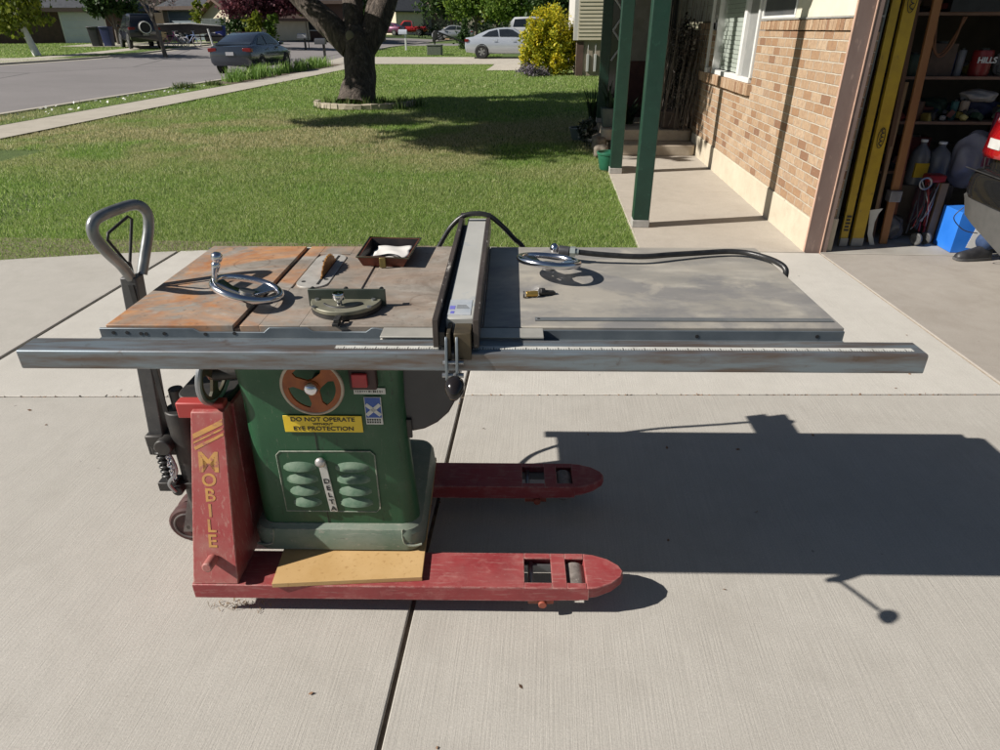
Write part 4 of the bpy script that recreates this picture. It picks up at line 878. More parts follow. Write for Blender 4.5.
def loose_brick():
    m, t, b = nt('soldier_brick'); v = _coord(t); g = t.nodes.new('ShaderNodeNewGeometry')
    c = _ramp(t, g.outputs['Random Per Island'], BTONES); c = mixc(t, _ramp(t, _noise(t, v, 40, 6, .75), [(.36, .5), (.56, 0.)]), c, (.20, .115, .075)); c = mixc(t, _ramp(t, _noise(t, v, 60, 5, .75), [(.58, 0.), (.68, .45)]), c, (.60, .47, .34))
    t.links.new(c, b.inputs['Base Color']); b.inputs['Roughness'].default_value = .9; _bump(t, b, _noise(t, v, 90, 5, .75), .6, .004); return m
MATS['soldier_brick'] = loose_brick()
brk_pl = mat('soldier_brick', (.48, .27, .155), (.36, .19, .11), .88, 0, 22, bump=.5, bscale=110, c3=(.22, .11, .07), s3=60)
mortar = mat('mortar', (.58, .51, .42), (.5, .44, .36), .9, 0, 30)
found = concrete('foundation_plaster', (.55, .485, .37), (.63, .56, .44), False, 3, stain=(.42, .36, .27))
siding = mat('cream_siding', (.62, .58, .46), (.68, .64, .52), .6, 0, 5)
WX = 2.13
house = empty('brick_house', 'tan brick house with concrete footing, white window and open garage beside the driveway', 'house', (WX, 5.43, 0))
H = OFF; OFF[house] = (WX, 5.43, 0)
bm = new_bm(); box(bm, WX-.012, WX+.22, 5.412, 14, -.05, .272); obj('foundation', bm, found, house, bevel=.006)
W0, W1 = 7.76, 9.64     # window opening
bm = new_bm()
box(bm, WX, WX+.2, 5.43, W0, .2725, 1.598); box(bm, WX, WX+.2, W0, W1, .2725, .975); box(bm, WX, WX+.2, W1, 10.9, .2725, 1.598); box(bm, WX, WX+.2, 10.9, 14, .2725, 1.598)
wl_ = obj('wall', bm, brk, house, smooth=0)
# soldier course and sill course, brick by brick in one part each
def soldiers(nm, y0, y1, z0, z1, x0, tilt=0):
    bm = new_bm(); y = y0
    while y < y1-.02: box(bm, x0+random.uniform(-.0025, .0025), WX+.19, y, min(y+.060, y1), z0+random.uniform(0, .002), z1); y += .0735
    o = obj(nm, bm, brk_pl, house, bevel=.002, seg=1)
    bm = new_bm(); box(bm, x0+.006, WX+.189, y0+.002, y1-.002, z0+.003, z1-.003); obj('mortar_bed', bm, mortar, o); return o
soldiers('soldier_course', 5.43, W0-.01, 1.606, 1.684, WX-.004); soldiers('soldier_course', W1+.3, 10.9, 1.606, 1.684, WX-.004)
soldiers('brick_sill', W0-.03, 10.3, .985, 1.098, WX-.045)
bm = new_bm(); box(bm, WX-.012, WX+.2, 5.41, W0-.02, 1.690, 1.703); obj('drip_edge', bm, mat('grey_flashing', (.32, .31, .29), (.25, .24, .22), .6), house)
for k in range(8):
    bm = new_bm(); z = 1.7035+k*.19; prism(bm, [(5.415, z), (5.415, z+.189), (6.70, z+.189), (6.70, z)], 'x', WX-.004, WX+.03)
    for v_ in bm.verts:
        if v_.co.z > z+.1 and v_.co.x < WX: v_.co.x += .012
    obj('siding_board', bm, siding, house, smooth=0)
for k in range(8):
    z = 1.7035+k*.19
    bm = new_bm(); box(bm, WX, WX+.03, W1+.06, 14, z, z+.187); obj('siding_board', bm, mat('grey_siding', (.25, .24, .22), (.3, .29, .27), .6), house, smooth=0)
# upper window with dark screen
wf = mat('white_vinyl', (.74, .74, .72), (.68, .68, .66), .4, 0, 6)
glass_d = mat('dark_glass', (.03, .035, .04), (.05, .055, .06), .06, 0, 2, spec=.8)
scr = mat('grey_screen', (.06, .065, .07), (.09, .09, .09), .7, 0, 3)
bm = new_bm()
box(bm, WX-.006, WX+.06, 6.71, 7.74, 1.704, 1.728); box(bm, WX-.006, WX+.06, 7.70, 7.74, 1.7285, 2.6); box(bm, WX-.006, WX+.06, 6.71, 6.74, 1.7285, 2.6); box(bm, WX-.006, WX+.06, 6.71, 7.74, 2.601, 2.64)
wu = obj('window', bm, wf, house, bevel=.003); bm = new_bm(); box(bm, WX+.008, WX+.012, 6.741, 7.699, 1.7285, 2.6); obj('window_screen', bm, scr, wu)
bm = new_bm(); box(bm, WX+.04, WX+.1, 7.75, 9.7, 2.45, 2.7); obj('lintel', bm, siding, house)
# main window: frame, mullion, glass, blinds, side screen
bm = new_bm(); fx0, fx1 = WX-.02, WX+.07
box(bm, fx0, fx1, W0+.06, W1, 1.100, 1.150); box(bm, fx0, fx1, W1-.055, W1, 1.151, 2.40); box(bm, fx0, fx1, W0+.02, W0+.07, 1.151, 2.40); box(bm, fx0, fx1, W0+.06, W1, 2.401, 2.45); box(bm, fx0-.004, fx1, 8.26, 8.36, 1.151, 2.40)
wm = obj('window', bm, wf, house, bevel=.004)
def glassmat():
    m, t, b = nt('window_glass'); b.inputs['Transmission Weight'].default_value = 1; b.inputs['Roughness'].default_value = 0; b.inputs['IOR'].default_value = 1.45; b.inputs['Base Color'].default_value = (.9, .95, .93, 1)
    tr = t.nodes.new('ShaderNodeBsdfTransparent'); gl = t.nodes.new('ShaderNodeBsdfGlossy'); gl.inputs['Roughness'].default_value = .02; ms = t.nodes.new('ShaderNodeMixShader'); lw = t.nodes.new('ShaderNodeLayerWeight'); lw.inputs['Blend'].default_value = .18
    t.links.new(lw.outputs['Fresnel'], ms.inputs[0]); t.links.new(tr.outputs[0], ms.inputs[1]); t.links.new(gl.outputs[0], ms.inputs[2]); t.links.new(ms.outputs[0], t.nodes['Material Output'].inputs['Surface']); return m
gls = glassmat()
bm = new_bm(); bm.faces.new([bm.verts.new(p) for p in ((WX+.03, 8.361, 1.151), (WX+.03, 8.361, 2.4), (WX+.03, W1-.056, 2.4), (WX+.03, W1-.056, 1.151))]); obj('glass_pane', bm, gls, wm)
bm = new_bm(); box(bm, WX+.016, WX+.02, W0+.071, 8.259, 1.151, 2.40); obj('window_screen', bm, mat('pale_screen', (.22, .225, .22), (.27, .27, .26), .7), wm)
bm = new_bm()
for k in range(26):
    z = 1.16+k*.048; hexa(bm, [(WX+.060, 8.38, z), (WX+.063, 8.38, z+.0), (WX+.063, W1-.06, z), (WX+.060, W1-.06, z)], [(WX+.052, 8.38, z+.044), (WX+.055, 8.38, z+.044), (WX+.055, W1-.06, z+.044), (WX+.052, W1-.06, z+.044)])
obj('window_blinds', bm, mat('pale_green_blinds', (.45, .50, .44), (.5, .55, .5), .5), wm, smooth=0)
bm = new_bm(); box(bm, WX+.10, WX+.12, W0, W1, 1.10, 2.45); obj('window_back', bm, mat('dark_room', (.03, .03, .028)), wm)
bm = new_bm(); box(bm, WX+.02, WX+.18, W1+.001, W1+.42, 1.09, 2.5); obj('shutter', bm, mat('dark_grey_shutter', (.07, .075, .08), (.10, .10, .11), .6, 0, 10), house)
bm = new_bm(); box(bm, WX-.05, WX+.05, W1+.16, W1+.28, 1.10, 1.16); box(bm, WX-.03, WX+.05, W1+.30, W1+.36, 1.10, 2.5); obj('white_trim', bm, wf, house, bevel=.004)
# porch roof over the posts, soffit and eaves above the picture
bm = new_bm(); box(bm, .62, 2.4, 5.95, 12.6, 3.02, 3.10); box(bm, .74, .90, 5.98, 12.4, 2.82, 3.019); obj('porch_roof', bm, mat('dark_eave', (.05, .05, .045), (.08, .075, .07), .7), house)
# wall across the end of the porch with door and window
PY = 12.0
bm = new_bm(); box(bm, 1.25, WX-.013, PY, PY+.2, 0, 1.15); obj('end_wall_base', bm, mat('dark_maroon', (.045, .014, .014), (.07, .025, .022), .7, 0, 8), house)
bm = new_bm(); box(bm, 1.25, WX-.013, PY, PY+.2, 1.151, 2.6); obj('end_wall', bm, mat('grey_stucco', (.20, .19, .165), (.26, .25, .22), .8, 0, 6), house)
bm = new_bm(); box(bm, 1.18, 1.249, PY-.03, PY+.2, 0, 2.6); obj('door_frame', bm, mat('red_brown_trim', (.13, .035, .025), (.18, .05, .035), .6), house, bevel=.004)
bm = new_bm(); box(bm, 1.72, 1.98, PY-.02, PY-.001, .1, 2.5); obj('side_light', bm, mat('black_opening', (.008, .008, .01), (.015, .015, .018), .5), house)
bm = new_bm(); box(bm, .98, 1.179, PY+.06, PY+.1, .35, 2.6); ws_ = obj('porch_window', bm, mat('dark_window', (.02, .025, .03), (.03, .035, .04), .1, 0, 3, spec=.8), house)
bm = new_bm()
for k in range(5):
    zb = 1.15+k*.22; tube(bm, smoothpath([(1.0+.16*((k % 2)), PY+.03, zb), (1.08, PY+.02, zb+.12), (1.0+.16*((k+1) % 2), PY+.03, zb+.22)], 4), .018, 6)
obj('lace_curtain', bm, mat('white_lace', (.55, .55, .55), (.4, .4, .42), .7, 0, 30), ws_)
# garage: jamb trim, header, walls, floor, ceiling
trim = mat('brown_grey_trim', (.155, .105, .09), (.20, .145, .125), .6, 0, 6, c3=(.33, .24, .20), s3=25, t3=(.6, .75), stretch=(1, 1, .3))
trim_e = mat('bare_trim_edge', (.55, .36, .27), (.42, .28, .21), .6, 0, 20)
bm = new_bm(); box(bm, WX-.004, WX+.115, 5.388, 5.4115, -.01, 2.4); tj = obj('jamb_trim', bm, trim, house)
bm = new_bm(); box(bm, WX-.010, WX-.0045, 5.387, 5.412, -.01, 2.4); obj('trim_edge', bm, trim_e, tj)
bm = new_bm(); box(bm, WX+.1155, WX+.121, 5.375, 5.43, -.01, 2.4); obj('trim_edge', bm, trim_e, tj)
bm = new_bm(); box(bm, WX+.1215, WX+.165, 5.38, 5.45, -.01, 2.4); obj('jamb_stop', bm, trim, tj)
bm = new_bm(); box(bm, WX+.216, WX+.230, 5.47, 5.60, .01, 2.3); obj('door_track', bm, mat('galvanised_track', (.20, .21, .20), (.14, .15, .14), .4, .7, 10), house)
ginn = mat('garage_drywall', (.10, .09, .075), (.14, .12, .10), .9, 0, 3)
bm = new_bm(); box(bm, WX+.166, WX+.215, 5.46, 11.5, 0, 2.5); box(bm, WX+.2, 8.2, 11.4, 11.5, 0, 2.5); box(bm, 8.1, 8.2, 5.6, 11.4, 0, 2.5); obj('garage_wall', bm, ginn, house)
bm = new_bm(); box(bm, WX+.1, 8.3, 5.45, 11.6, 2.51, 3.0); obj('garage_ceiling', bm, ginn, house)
bm = new_bm(); box(bm, WX+.12, 8.3, 5.40, 5.50, 2.13, 2.5); obj('garage_header', bm, trim, house)
bm = new_bm(); box(bm, 7.6, 8.3, 5.40, 5.55, 0, 2.13); obj('garage_pier', bm, brk, house, smooth=0)
slab('garage_floor', [(2.25, 5.365), (8.1, 5.365), (8.1, 11.4), (2.25, 11.4)], mat('oily_garage_floor', (.28, .26, .23), (.36, .34, .30), .8, 0, 3), z=.004)
# roof volume above, shading the inside
bm = new_bm(); prism(bm, [(1.9, 3.12), (8.9, 3.12), (5.2, 4.6)], 'y', 5.62, 14.5); obj('roof', bm, mat('grey_shingles', (.10, .095, .09), (.15, .14, .13), .9, 0, 20), house)

# ------------------------------------------------------------------ porch posts
pg = mat('dark_green_post_paint', (.007, .034, .022), (.010, .046, .030), .45, 0, 6, c3=(.025, .09, .06), s3=18, t3=(.62, .8), bump=.06, bscale=50, rr=(.35, .55))
wear(pg, (.10, .16, .12), .004, .6, .25, 5, None, 0, (9, 9, 1), .63)
pc_ = mat('grey_post_base', (.40, .38, .36), (.30, .29, .27), .7, 0, 14)
def post(x, y, z, label):
    r = empty('porch_post', label, 'post', (x, y, z), 0, 'green posts along the porch'); OFF[r] = (0, 0, 0)
    bm = new_bm(); box(bm, -.072, .072, -.072, .072, .07, 2.815-z); obj('shaft', bm, pg, r, bevel=.006)
    bm = new_bm(); box(bm, -.077, .077, -.077, .077, .003, .069); obj('post_base', bm, pc_, r, bevel=.004)
    return r
post(.876, 6.125, 0, 'nearest green porch post, standing beside the lawn corner and driveway')
post(.868, 8.66, 0, 'middle green porch post with a green pot behind its foot')
post(.835, 11.2, .30, 'farthest, darkest green porch post, standing on the stone step by the potted plants')
# ------------------------------------------------------------------ steps
stone = concrete('step_stone', (.42, .36, .28), (.5, .43, .34), False, 3, stain=(.25, .21, .17))
st_ = empty('porch_steps', 'two low concrete steps at the end of the porch walk', 'steps', (1.4, 10, 0)); OFF[st_] = (0, 0, 0); off0 = (1.4, 10, 0); OFF[st_] = off0
bm = new_bm(); prism(bm, rr_ := [(p[0], p[1]) for p in rrect(.93, 2.115, 9.95, 11.95, .10, 0, 5)], 'z', .003, .145); obj('lower_step', bm, stone, st_, bevel=.012)
bm = new_bm(); prism(bm, [(p[0], p[1]) for p in rrect(.80, 2.115, 10.35, 11.95, .10, 0, 5)], 'z', .1455, .30); obj('upper_step', bm, stone, st_, bevel=.015)
# rough stones at the lawn side
rs = mat('rough_stone', (.12, .10, .08), (.24, .21, .17), .85, 0, 8, bump=.6, bscale=30, bdist=.01)
def rock(x, y, z, s, label, grp, rz=0):
    bm = new_bm(); bmesh.ops.create_icosphere(bm, subdivisions=3, radius=1)
    sd_ = random.random()*50
    for v_ in bm.verts:
        d = 1+.16*math.sin(v_.co.x*3.1+sd_)+.13*math.sin(v_.co.y*4.3+sd_*2)+.08*math.sin(v_.co.z*7+sd_); v_.co = Vector((v_.co.x*s[0]*d, v_.co.y*s[1]*d, max(-.7, v_.co.z)*s[2]*d))
    return single('stone', bm, rs, label, 'stone', (x, y, z), rz, grp, smooth=60)
for k, (y, s) in enumerate(((9.9, .13), (10.25, .16), (10.6, .14), (10.95, .15), (11.35, .14))):
    rock(.76, y, .07+(k > 0)*.05, (.09, s, .11), 'rough brown edging stone of the row between lawn and porch step', 'edging stones along the porch step')
# ------------------------------------------------------------------ pots and plants by the steps
def pot(x, y, z, r, h, m, label, square=False):
    root = empty('plant_pot', label, 'pot', (x, y, z)); OFF[root] = (0, 0, 0)
    bm = new_bm()
    if square: loft(bm, [rrect(-r*.72, r*.72, -r*.72, r*.72, .02, 0), rrect(-r, r, -r, r, .02, h)])
    else: lathe(bm, [(r*.68, 0), (r*.74, .01), (r*.94, h*.86), (r, h*.87), (r*1.02, h), (r*.92, h), (r*.88, h*.88)], n=28)
    obj('pot_body', bm, m, root, bevel=.002)
    bm = new_bm(); lathe(bm, [(0, h*.84), (r*.86, h*.86)], n=20); obj('potting_soil', bm, mat('potting_soil', (.03, .02, .015), (.06, .045, .03), .95, 0, 30), root); return root
gp1 = mat('grey_green_glaze', (.06, .085, .085), (.10, .125, .12), .4, 0, 10); gp2 = mat('green_plastic_pot', (.02, .12, .07), (.03, .15, .09), .4, 0, 10)
pot(.545, 11.45, 0, .20, .19, gp1, 'low wide grey pot standing in the shaded grass near the steps')
pot(.80, 8.88, 0, .16, .22, gp2, 'bright green pot half hidden behind the middle porch post')
p3 = pot(.93, 10.7, .305, .145, .26, gp1, 'grey green pot with dark plant on the upper step', True)
p4 = pot(1.80, 10.6, .305, .17, .24, mat('dark_brown_pot', (.05, .035, .03), (.08, .06, .05), .6), 'brown pot on the upper step at the foot of the dry vines', True)
dk = leafmat('dark_leaves', (.008, .02, .008), (.02, .045, .015), (.04, .07, .02), .2, 8)
def fronds(name, label, x, y, z, n, L, wd, m, cat='plant', group=None, spread=.5):
    bm = new_bm()
    for k in range(n):
        a = random.uniform(0, 2*math.pi); l = L*random.uniform(.6, 1.1); sp2 = spread*random.uniform(.3, 1.1); px_, py_ = random.uniform(-.05, .05), random.uniform(-.05, .05)
        w_ = wd*random.uniform(.7, 1.2); d = Vector((math.cos(a), math.sin(a), 0)); s_ = Vector((-math.sin(a), math.cos(a), 0)); A = []
        for i in range(5):
            f = i/4; c = Vector((px_, py_, 0))+d*(sp2*l*f*f)+Vector((0, 0, l*(f-.25*f*f*sp2))); ww = w_*(math.sin(math.pi*min(.95, f*.85+.15))**.7)*(1-f*.75)
            A.append((bm.verts.new(c-s_*ww), bm.verts.new(c+s_*ww)))
        for p, q in zip(A, A[1:]): bm.faces.new((p[0], p[1], q[1], q[0]))
    o = single(name, bm, m, label, cat, (x, y, z), 0, group, smooth=60); return o
fronds('potted_agave', 'dark spiky plant growing in the grey green pot beside the farthest post', .93, 10.7, .53, 16, .42, .03, dk)
fronds('potted_plant', 'dark long leaved plant on the left of the farthest post', .72, 11.5, .1, 22, .75, .028, dk)
p5 = fronds('porch_plant', 'very dark bushy plant on the upper step between the posts', 1.25, 11.0, .30, 40, .45, .03, dk, spread=1.2)
def heap(name, label, cat, x, y, z, blobs, n, size, m, rz=0, group=None):
    o = quads(name, crown_pts([(b[0], b[1], b[2], b[3], b[4], b[5]) for b in blobs], n), size, m); o.location = (x, y, z); return tag(o, label, cat, group)
heap('pale_flowers', 'small pale flowers and dark leaves at the lawn side of the step', 'plant', .60, 10.9, 0, [(0, 0, .20, .12, .2, .18)], 1100, .04, leafmat('pale_dark_leaf', (.01, .02, .01), (.03, .045, .03), (.45, .45, .45), .2, 9))
# dry vines / grasses hanging along the house wall
vine = mat('dry_vine_stems', (.05, .04, .032), (.16, .135, .11), .8, 0, 5)
bm = new_bm(); rv = random.Random(5)
for k in range(150):
    y = rv.uniform(10.15, 11.6); x = WX-.03-rv.random()*.30-(.32 if k % 3 == 0 else 0); z = .30+rv.random()*.1; P = [Vector((x, y, z))]; h = rv.uniform(.7, 1.7)
    for i in range(5): P.append(P[-1]+Vector((rv.uniform(-.03, .03)+.02, rv.uniform(-.05, .05), h/5)))
    for p in P: p.x = min(p.x, WX-.02)
    tube(bm, P, [.006, .006, .005, .004, .003, .002], 4)
vn = single('dry_vines', bm, vine, 'tall bundle of dry brown vine stems standing against the brick wall by the steps', 'vines', (0, 0, 0), 0)
lv_ = quads('vine_leaves', crown_pts([(WX-.16, 10.9, .75, .14, .6, .45), (WX-.2, 10.9, 1.4, .16, .55,   .35)], 3800), .030, leafmat('dead_leaf', (.015, .012, .010), (.04, .032, .026), (.28, .25, .22), .2, 6)); lv_.parent = vn

# ================================================================== GARAGE CONTENTS (they stand just inside the opening)
def P3(px, py, zc):
    d = (px-500)/F_PX*_R + (375-py)/F_PX*_U + _F
    return Vector((d[0]*zc, d[1]*zc, CAM_H+d[2]*zc))
ylw = mat('dark_yellow_paint', (.50, .34, .02), (.40, .26, .02), .45, 0, 8, c3=(.25, .16, .03), s3=20)
def plank(name, label, cat, a, b_, wx, wy, m, group=None, bevel=.003):
    a = Vector(a); b_ = Vector(b_); d = b_-a
    root = None; bm = new_bm()
    hexa(bm, [(-wx/2, -wy/2, 0), (wx/2, -wy/2, 0), (wx/2, wy/2, 0), (-wx/2, wy/2, 0)], [tuple(Vector((-wx/2, -wy/2, 0))+d), tuple(Vector((wx/2, -wy/2, 0))+d), tuple(Vector((wx/2, wy/2, 0))+d), tuple(Vector((-wx/2, wy/2, 0))+d)])
    return single(name, bm, m, label, cat, a, 0, group, smooth=0, bevel=bevel)
l1 = plank('yellow_level', 'narrower yellow beam with dark lettering leaning beside the garage jamb', 'beam', (2.49, 5.57, .006), (2.455, 5.60, 2.05), .060, .03, ylw, 'yellow beams leaning in the garage')
l2 = plank('yellow_level', 'wider yellow beam with oval script marks leaning in the garage opening', 'beam', (2.605, 5.58, .006), (2.565, 5.62, 2.05), .092, .04, ylw, 'yellow beams leaning in the garage')
for o_, bx in ((l1, .060), (l2, .092)):
    bm = new_bm(); box(bm, -bx/2-.001, bx/2+.001, -.022, -.0, .003, .07); t_ = obj('end_cap', bm, mat('grey_end_cap', (.35, .35, .33), (.25, .25, .24), .6), o_)
def squiggle(parent, z, s):
    bm = new_bm(); cx = -.0195*z; pts = []
    for k in range(28):
        a = 2*math.pi*k/28; pts.append((cx+.026*s*math.cos(a)-.0195*0, -.0215+.0146*z, z+.075*s*math.sin(a)))
    tube(bm, pts, .0022, 5, closed=True)
    p = []
    for k in range(40):
        f = k/39; p.append((cx+.012*s*math.sin(f*26)+.003, -.0217+.0146*z, z-.062*s+.125*s*f+.006*math.cos(f*26)))
    tube(bm, p, .0034, 5); obj('script_mark', bm, black, parent)
squiggle(l2, .86, 1.0); squiggle(l2, 1.80, 1.15)
for k in range(5):
    bm = new_bm(); box(bm, -.020, .018-.006*(k % 2), -.0165, -.0152, .13+.028*k, .146+.028*k); obj('printed_mark', bm, black, l1)
plank('metal_track', 'grey metal channel standing between the jamb and the yellow beams', 'channel', (2.405, 5.60, .006), (2.385, 5.62, 2.05), .035, .03, MATS['galvanised_track'])
wd1 = mat('orange_brown_wood', (.24, .10, .035), (.32, .15, .05), .6, 0, 6, stretch=(1, 1, .2)); wd2 = mat('dark_brown_wood', (.10, .05, .025), (.15, .08, .04), .65, 0, 6, stretch=(1, 1, .2))
plank('wooden_post', 'orange brown wooden bar with a grey sleeve, leaning right of the yellow beams', 'wooden bar', (2.86, 5.66, .006), (2.80, 5.72, 1.95), .06, .03, wd1)
plank('wooden_post', 'thin brown stick leaning left of the orange wooden bar', 'stick', (2.80, 5.74, .006), (2.70, 5.80, 1.9), .035, .025, wd2)
plank('wooden_post', 'dark brown board standing behind the wider yellow beam', 'board', (2.72, 5.82, .006), (2.66, 5.86, 1.98), .085, .03, wd2)
bm = new_bm(); box(bm, 2.805, 2.895, 5.628, 5.712, .36, .45); single('pipe_sleeve', bm, mat('grey_metal_sleeve', (.3, .31, .33), (.2, .2, .22), .4, .6), 'grey metal sleeve round the orange wooden bar', 'sleeve', (0, 0, 0), bevel=.004)
# curved white shovel blade
bm = new_bm(); rows = []
for i in range(9):
    f = i/8; a = 1.2*f; rows.append([bm.verts.new((2.655+.13*math.sin(a), 5.60+.02*j, .30*(1-f)+.01)) for j in range(2)])
A_ = [(2.66, .30), (2.76, .315), (2.735, .27), (2.722, .20), (2.73, .10), (2.77, .008), (2.73, .008), (2.69, .10)]
bm.free(); bm = new_bm(); prism(bm, A_, 'y', 5.60, 5.603); single('shovel_blade', bm, mat('pale_plastic', (.55, .55, .50), (.45, .45, .42), .5), 'pale curved shovel blade standing between yellow beam and wooden bar', 'shovel', (0, 0, 0), smooth=0)
# shelf unit
sh = empty('storage_shelf', 'dark wooden shelf rack filled with household goods in the garage', 'shelf', (3.0, 6.3, 0)); OFF[sh] = (3.0, 6.3, 0)
for z in (.50, .905, 1.25, 1.71):
    bm = new_bm(); box(bm, 2.85, 5.2, 6.1, 6.6, z, z+.022); obj('shelf_board', bm, mat('shelf_wood', (.16, .09, .06), (.22, .13, .09), .7, 0, 6), sh)
for x in (2.86, 4.0, 5.15):
    bm = new_bm(); box(bm, x, x+.04, 6.601, 6.64, 0.005, 2.1); obj('shelf_post', bm, wd2, sh)
def can(x, y, z, r, h, m, name, label, cat, txt=None, sq=False):
    root = empty(name, label, cat, (x, y, z)); OFF[root] = (0, 0, 0); bm = new_bm()
    if sq: box(bm, -r, r, -r*.7, r*.7, 0, h)
    else: lathe(bm, [(r*.95, 0), (r, .01), (r, h-.01), (r*.95, h), (r*.85, h)], n=20)
    b_ = obj('body', bm, m, root, bevel=.003 if sq else 0)
    bm = new_bm(); lathe(bm, [(r*.5, h), (r*.5, h+.015)], n=16); obj('lid', bm, mat('dark_lid', (.03, .03, .03), (.05, .05, .05), .4), root)
    if txt: text(txt, .062, Matrix.Translation((0, -r*.97-.006, h*.62)) @ FRONT, white, b_, 'lettering', depth=.004, bold=.001)
    return root
can(3.515, 6.2, 1.272, .075, .19, mat('dark_red_tin', (.25, .02, .02), (.18, .02, .02), .4), 'coffee_can', 'dark red can with white lettering on the middle shelf', 'can', 'HILLS')
def ellip(name, label, cat, x, y, z, sx, sy, sz, m, seed=0, n=20):
    bm = new_bm(); bmesh.ops.create_icosphere(bm, subdivisions=4, radius=1); rr_ = random.Random(seed); a, b_, c = rr_.random()*9, rr_.random()*9, rr_.random()*9
    for v_ in bm.verts:
        d = 1+.12*math.sin(v_.co.x*4+a)*math.sin(v_.co.z*5+b_)+.06*math.sin(v_.co.y*9+c+v_.co.x*7); v_.co = Vector((v_.co.x*sx*d, v_.co.y*sy*d, max(v_.co.z, -.85)*sz*d))
    return single(name, bm, m, label, cat, (x, y, z+sz*.85), 0, smooth=60)
bagm = mat('grey_bag_plastic', (.26, .25, .28), (.17, .16, .20), .35, 0, 6); rag = mat('pale_cloth', (.42, .40, .38), (.3, .28, .28), .8, 0, 8); navy = mat('navy_cloth', (.015, .02, .05), (.03, .035, .08), .8, 0, 8)
ellip('white_bundle', 'crumpled white bundle beside the dark red can on the middle shelf', 'cloth', 3.80, 6.3, 1.272, .11, .12, .10, rag, 1)
ellip('cloth_pile', 'pale grey rag on top of the dark things on the lower shelf', 'cloth', 3.62, 6.28, 1.07, .14, .12, .05, rag, 2)
ellip('cloth_pile', 'dark navy clothes heaped on the lower shelf', 'cloth', 3.66, 6.36, .93, .24, .14, .09, navy, 3)
ellip('tool_bag', 'dark green black bag at the left end of the lower shelf', 'bag', 3.30, 6.36, .93, .13, .13, .09, mat('dark_green_cloth', (.015, .035, .02), (.03, .05, .03), .8), 4)
ellip('yellow_ball', 'small pale yellow ball on the lower shelf edge', 'ball', 3.49, 6.16, .93, .030, .03, .026, mat('pale_yellow', (.6, .5, .2), (.5, .42, .15), .5), 5)
ellip('white_ball', 'small dull white ball on the left of the lower shelf', 'ball', 3.32, 6.16, .93, .024, .024, .022, rag, 6)
can(3.50, 6.22, 1.0, .035, .08, mat('brown_jar', (.35, .27, .20), (.25, .18, .14), .4), 'glass_jar', 'small brownish jar standing among the dark clothes on the lower shelf', 'jar')
ellip('dog_food_bag', 'large silver grey bag with yellow upper corner standing under the shelves', 'bag', 3.56, 6.02, .42, .15, .10, .24, bagm, 7)
def jug(x, y, z, r, h, m, label, lab=None):
    root = empty('plastic_jug', label, 'jug', (x, y, z), 0, 'jugs under the lowest shelf'); OFF[root] = (0, 0, 0)
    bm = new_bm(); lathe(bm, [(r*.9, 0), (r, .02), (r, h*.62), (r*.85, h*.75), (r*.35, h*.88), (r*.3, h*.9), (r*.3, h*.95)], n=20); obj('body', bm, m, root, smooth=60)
    bm = new_bm(); lathe(bm, [(r*.36, h*.95), (r*.36, h), (r*.3, h)], n=16); obj('cap', bm, white, root)
    if lab: bm = new_bm(); box(bm, -r*.7, r*.7, -r*1.02, -r*.7, h*.18, h*.5); obj('jug_label', bm, lab, root)
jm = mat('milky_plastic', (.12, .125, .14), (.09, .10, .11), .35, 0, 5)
bm = new_bm(); box(bm, 3.02, 3.45, 5.92, 6.08, .005, .44); single('cardboard_box', bm, mat('dark_cardboard', (.06, .045, .035), (.09, .07, .05), .8), 'dark carton under the two plastic jugs', 'box', (0, 0, 0), bevel=.004)
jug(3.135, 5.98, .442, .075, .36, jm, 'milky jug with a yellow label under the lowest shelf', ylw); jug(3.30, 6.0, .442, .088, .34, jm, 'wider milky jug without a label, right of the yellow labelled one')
bm = new_bm(); box(bm, 3.645, 3.70, 5.93, 5.97, .45, 1.02); gb = single('snack_bag', bm, mat('maroon_bag', (.20, .02, .05), (.14, .015, .04), .4, 0, 8), 'narrow maroon bag with white marks right of the silver bag', 'bag', (-.03, 0, 0), bevel=.01)
bm = new_bm(); box(bm, 3.60, 3.69, 5.90, 5.95, .47, .55); single('green_packet', bm, mat('green_pack', (.05, .35, .04), (.04, .25, .04), .4), 'small bright green packet at the foot of the maroon bag', 'packet', (-.03, 0, 0), bevel=.006)
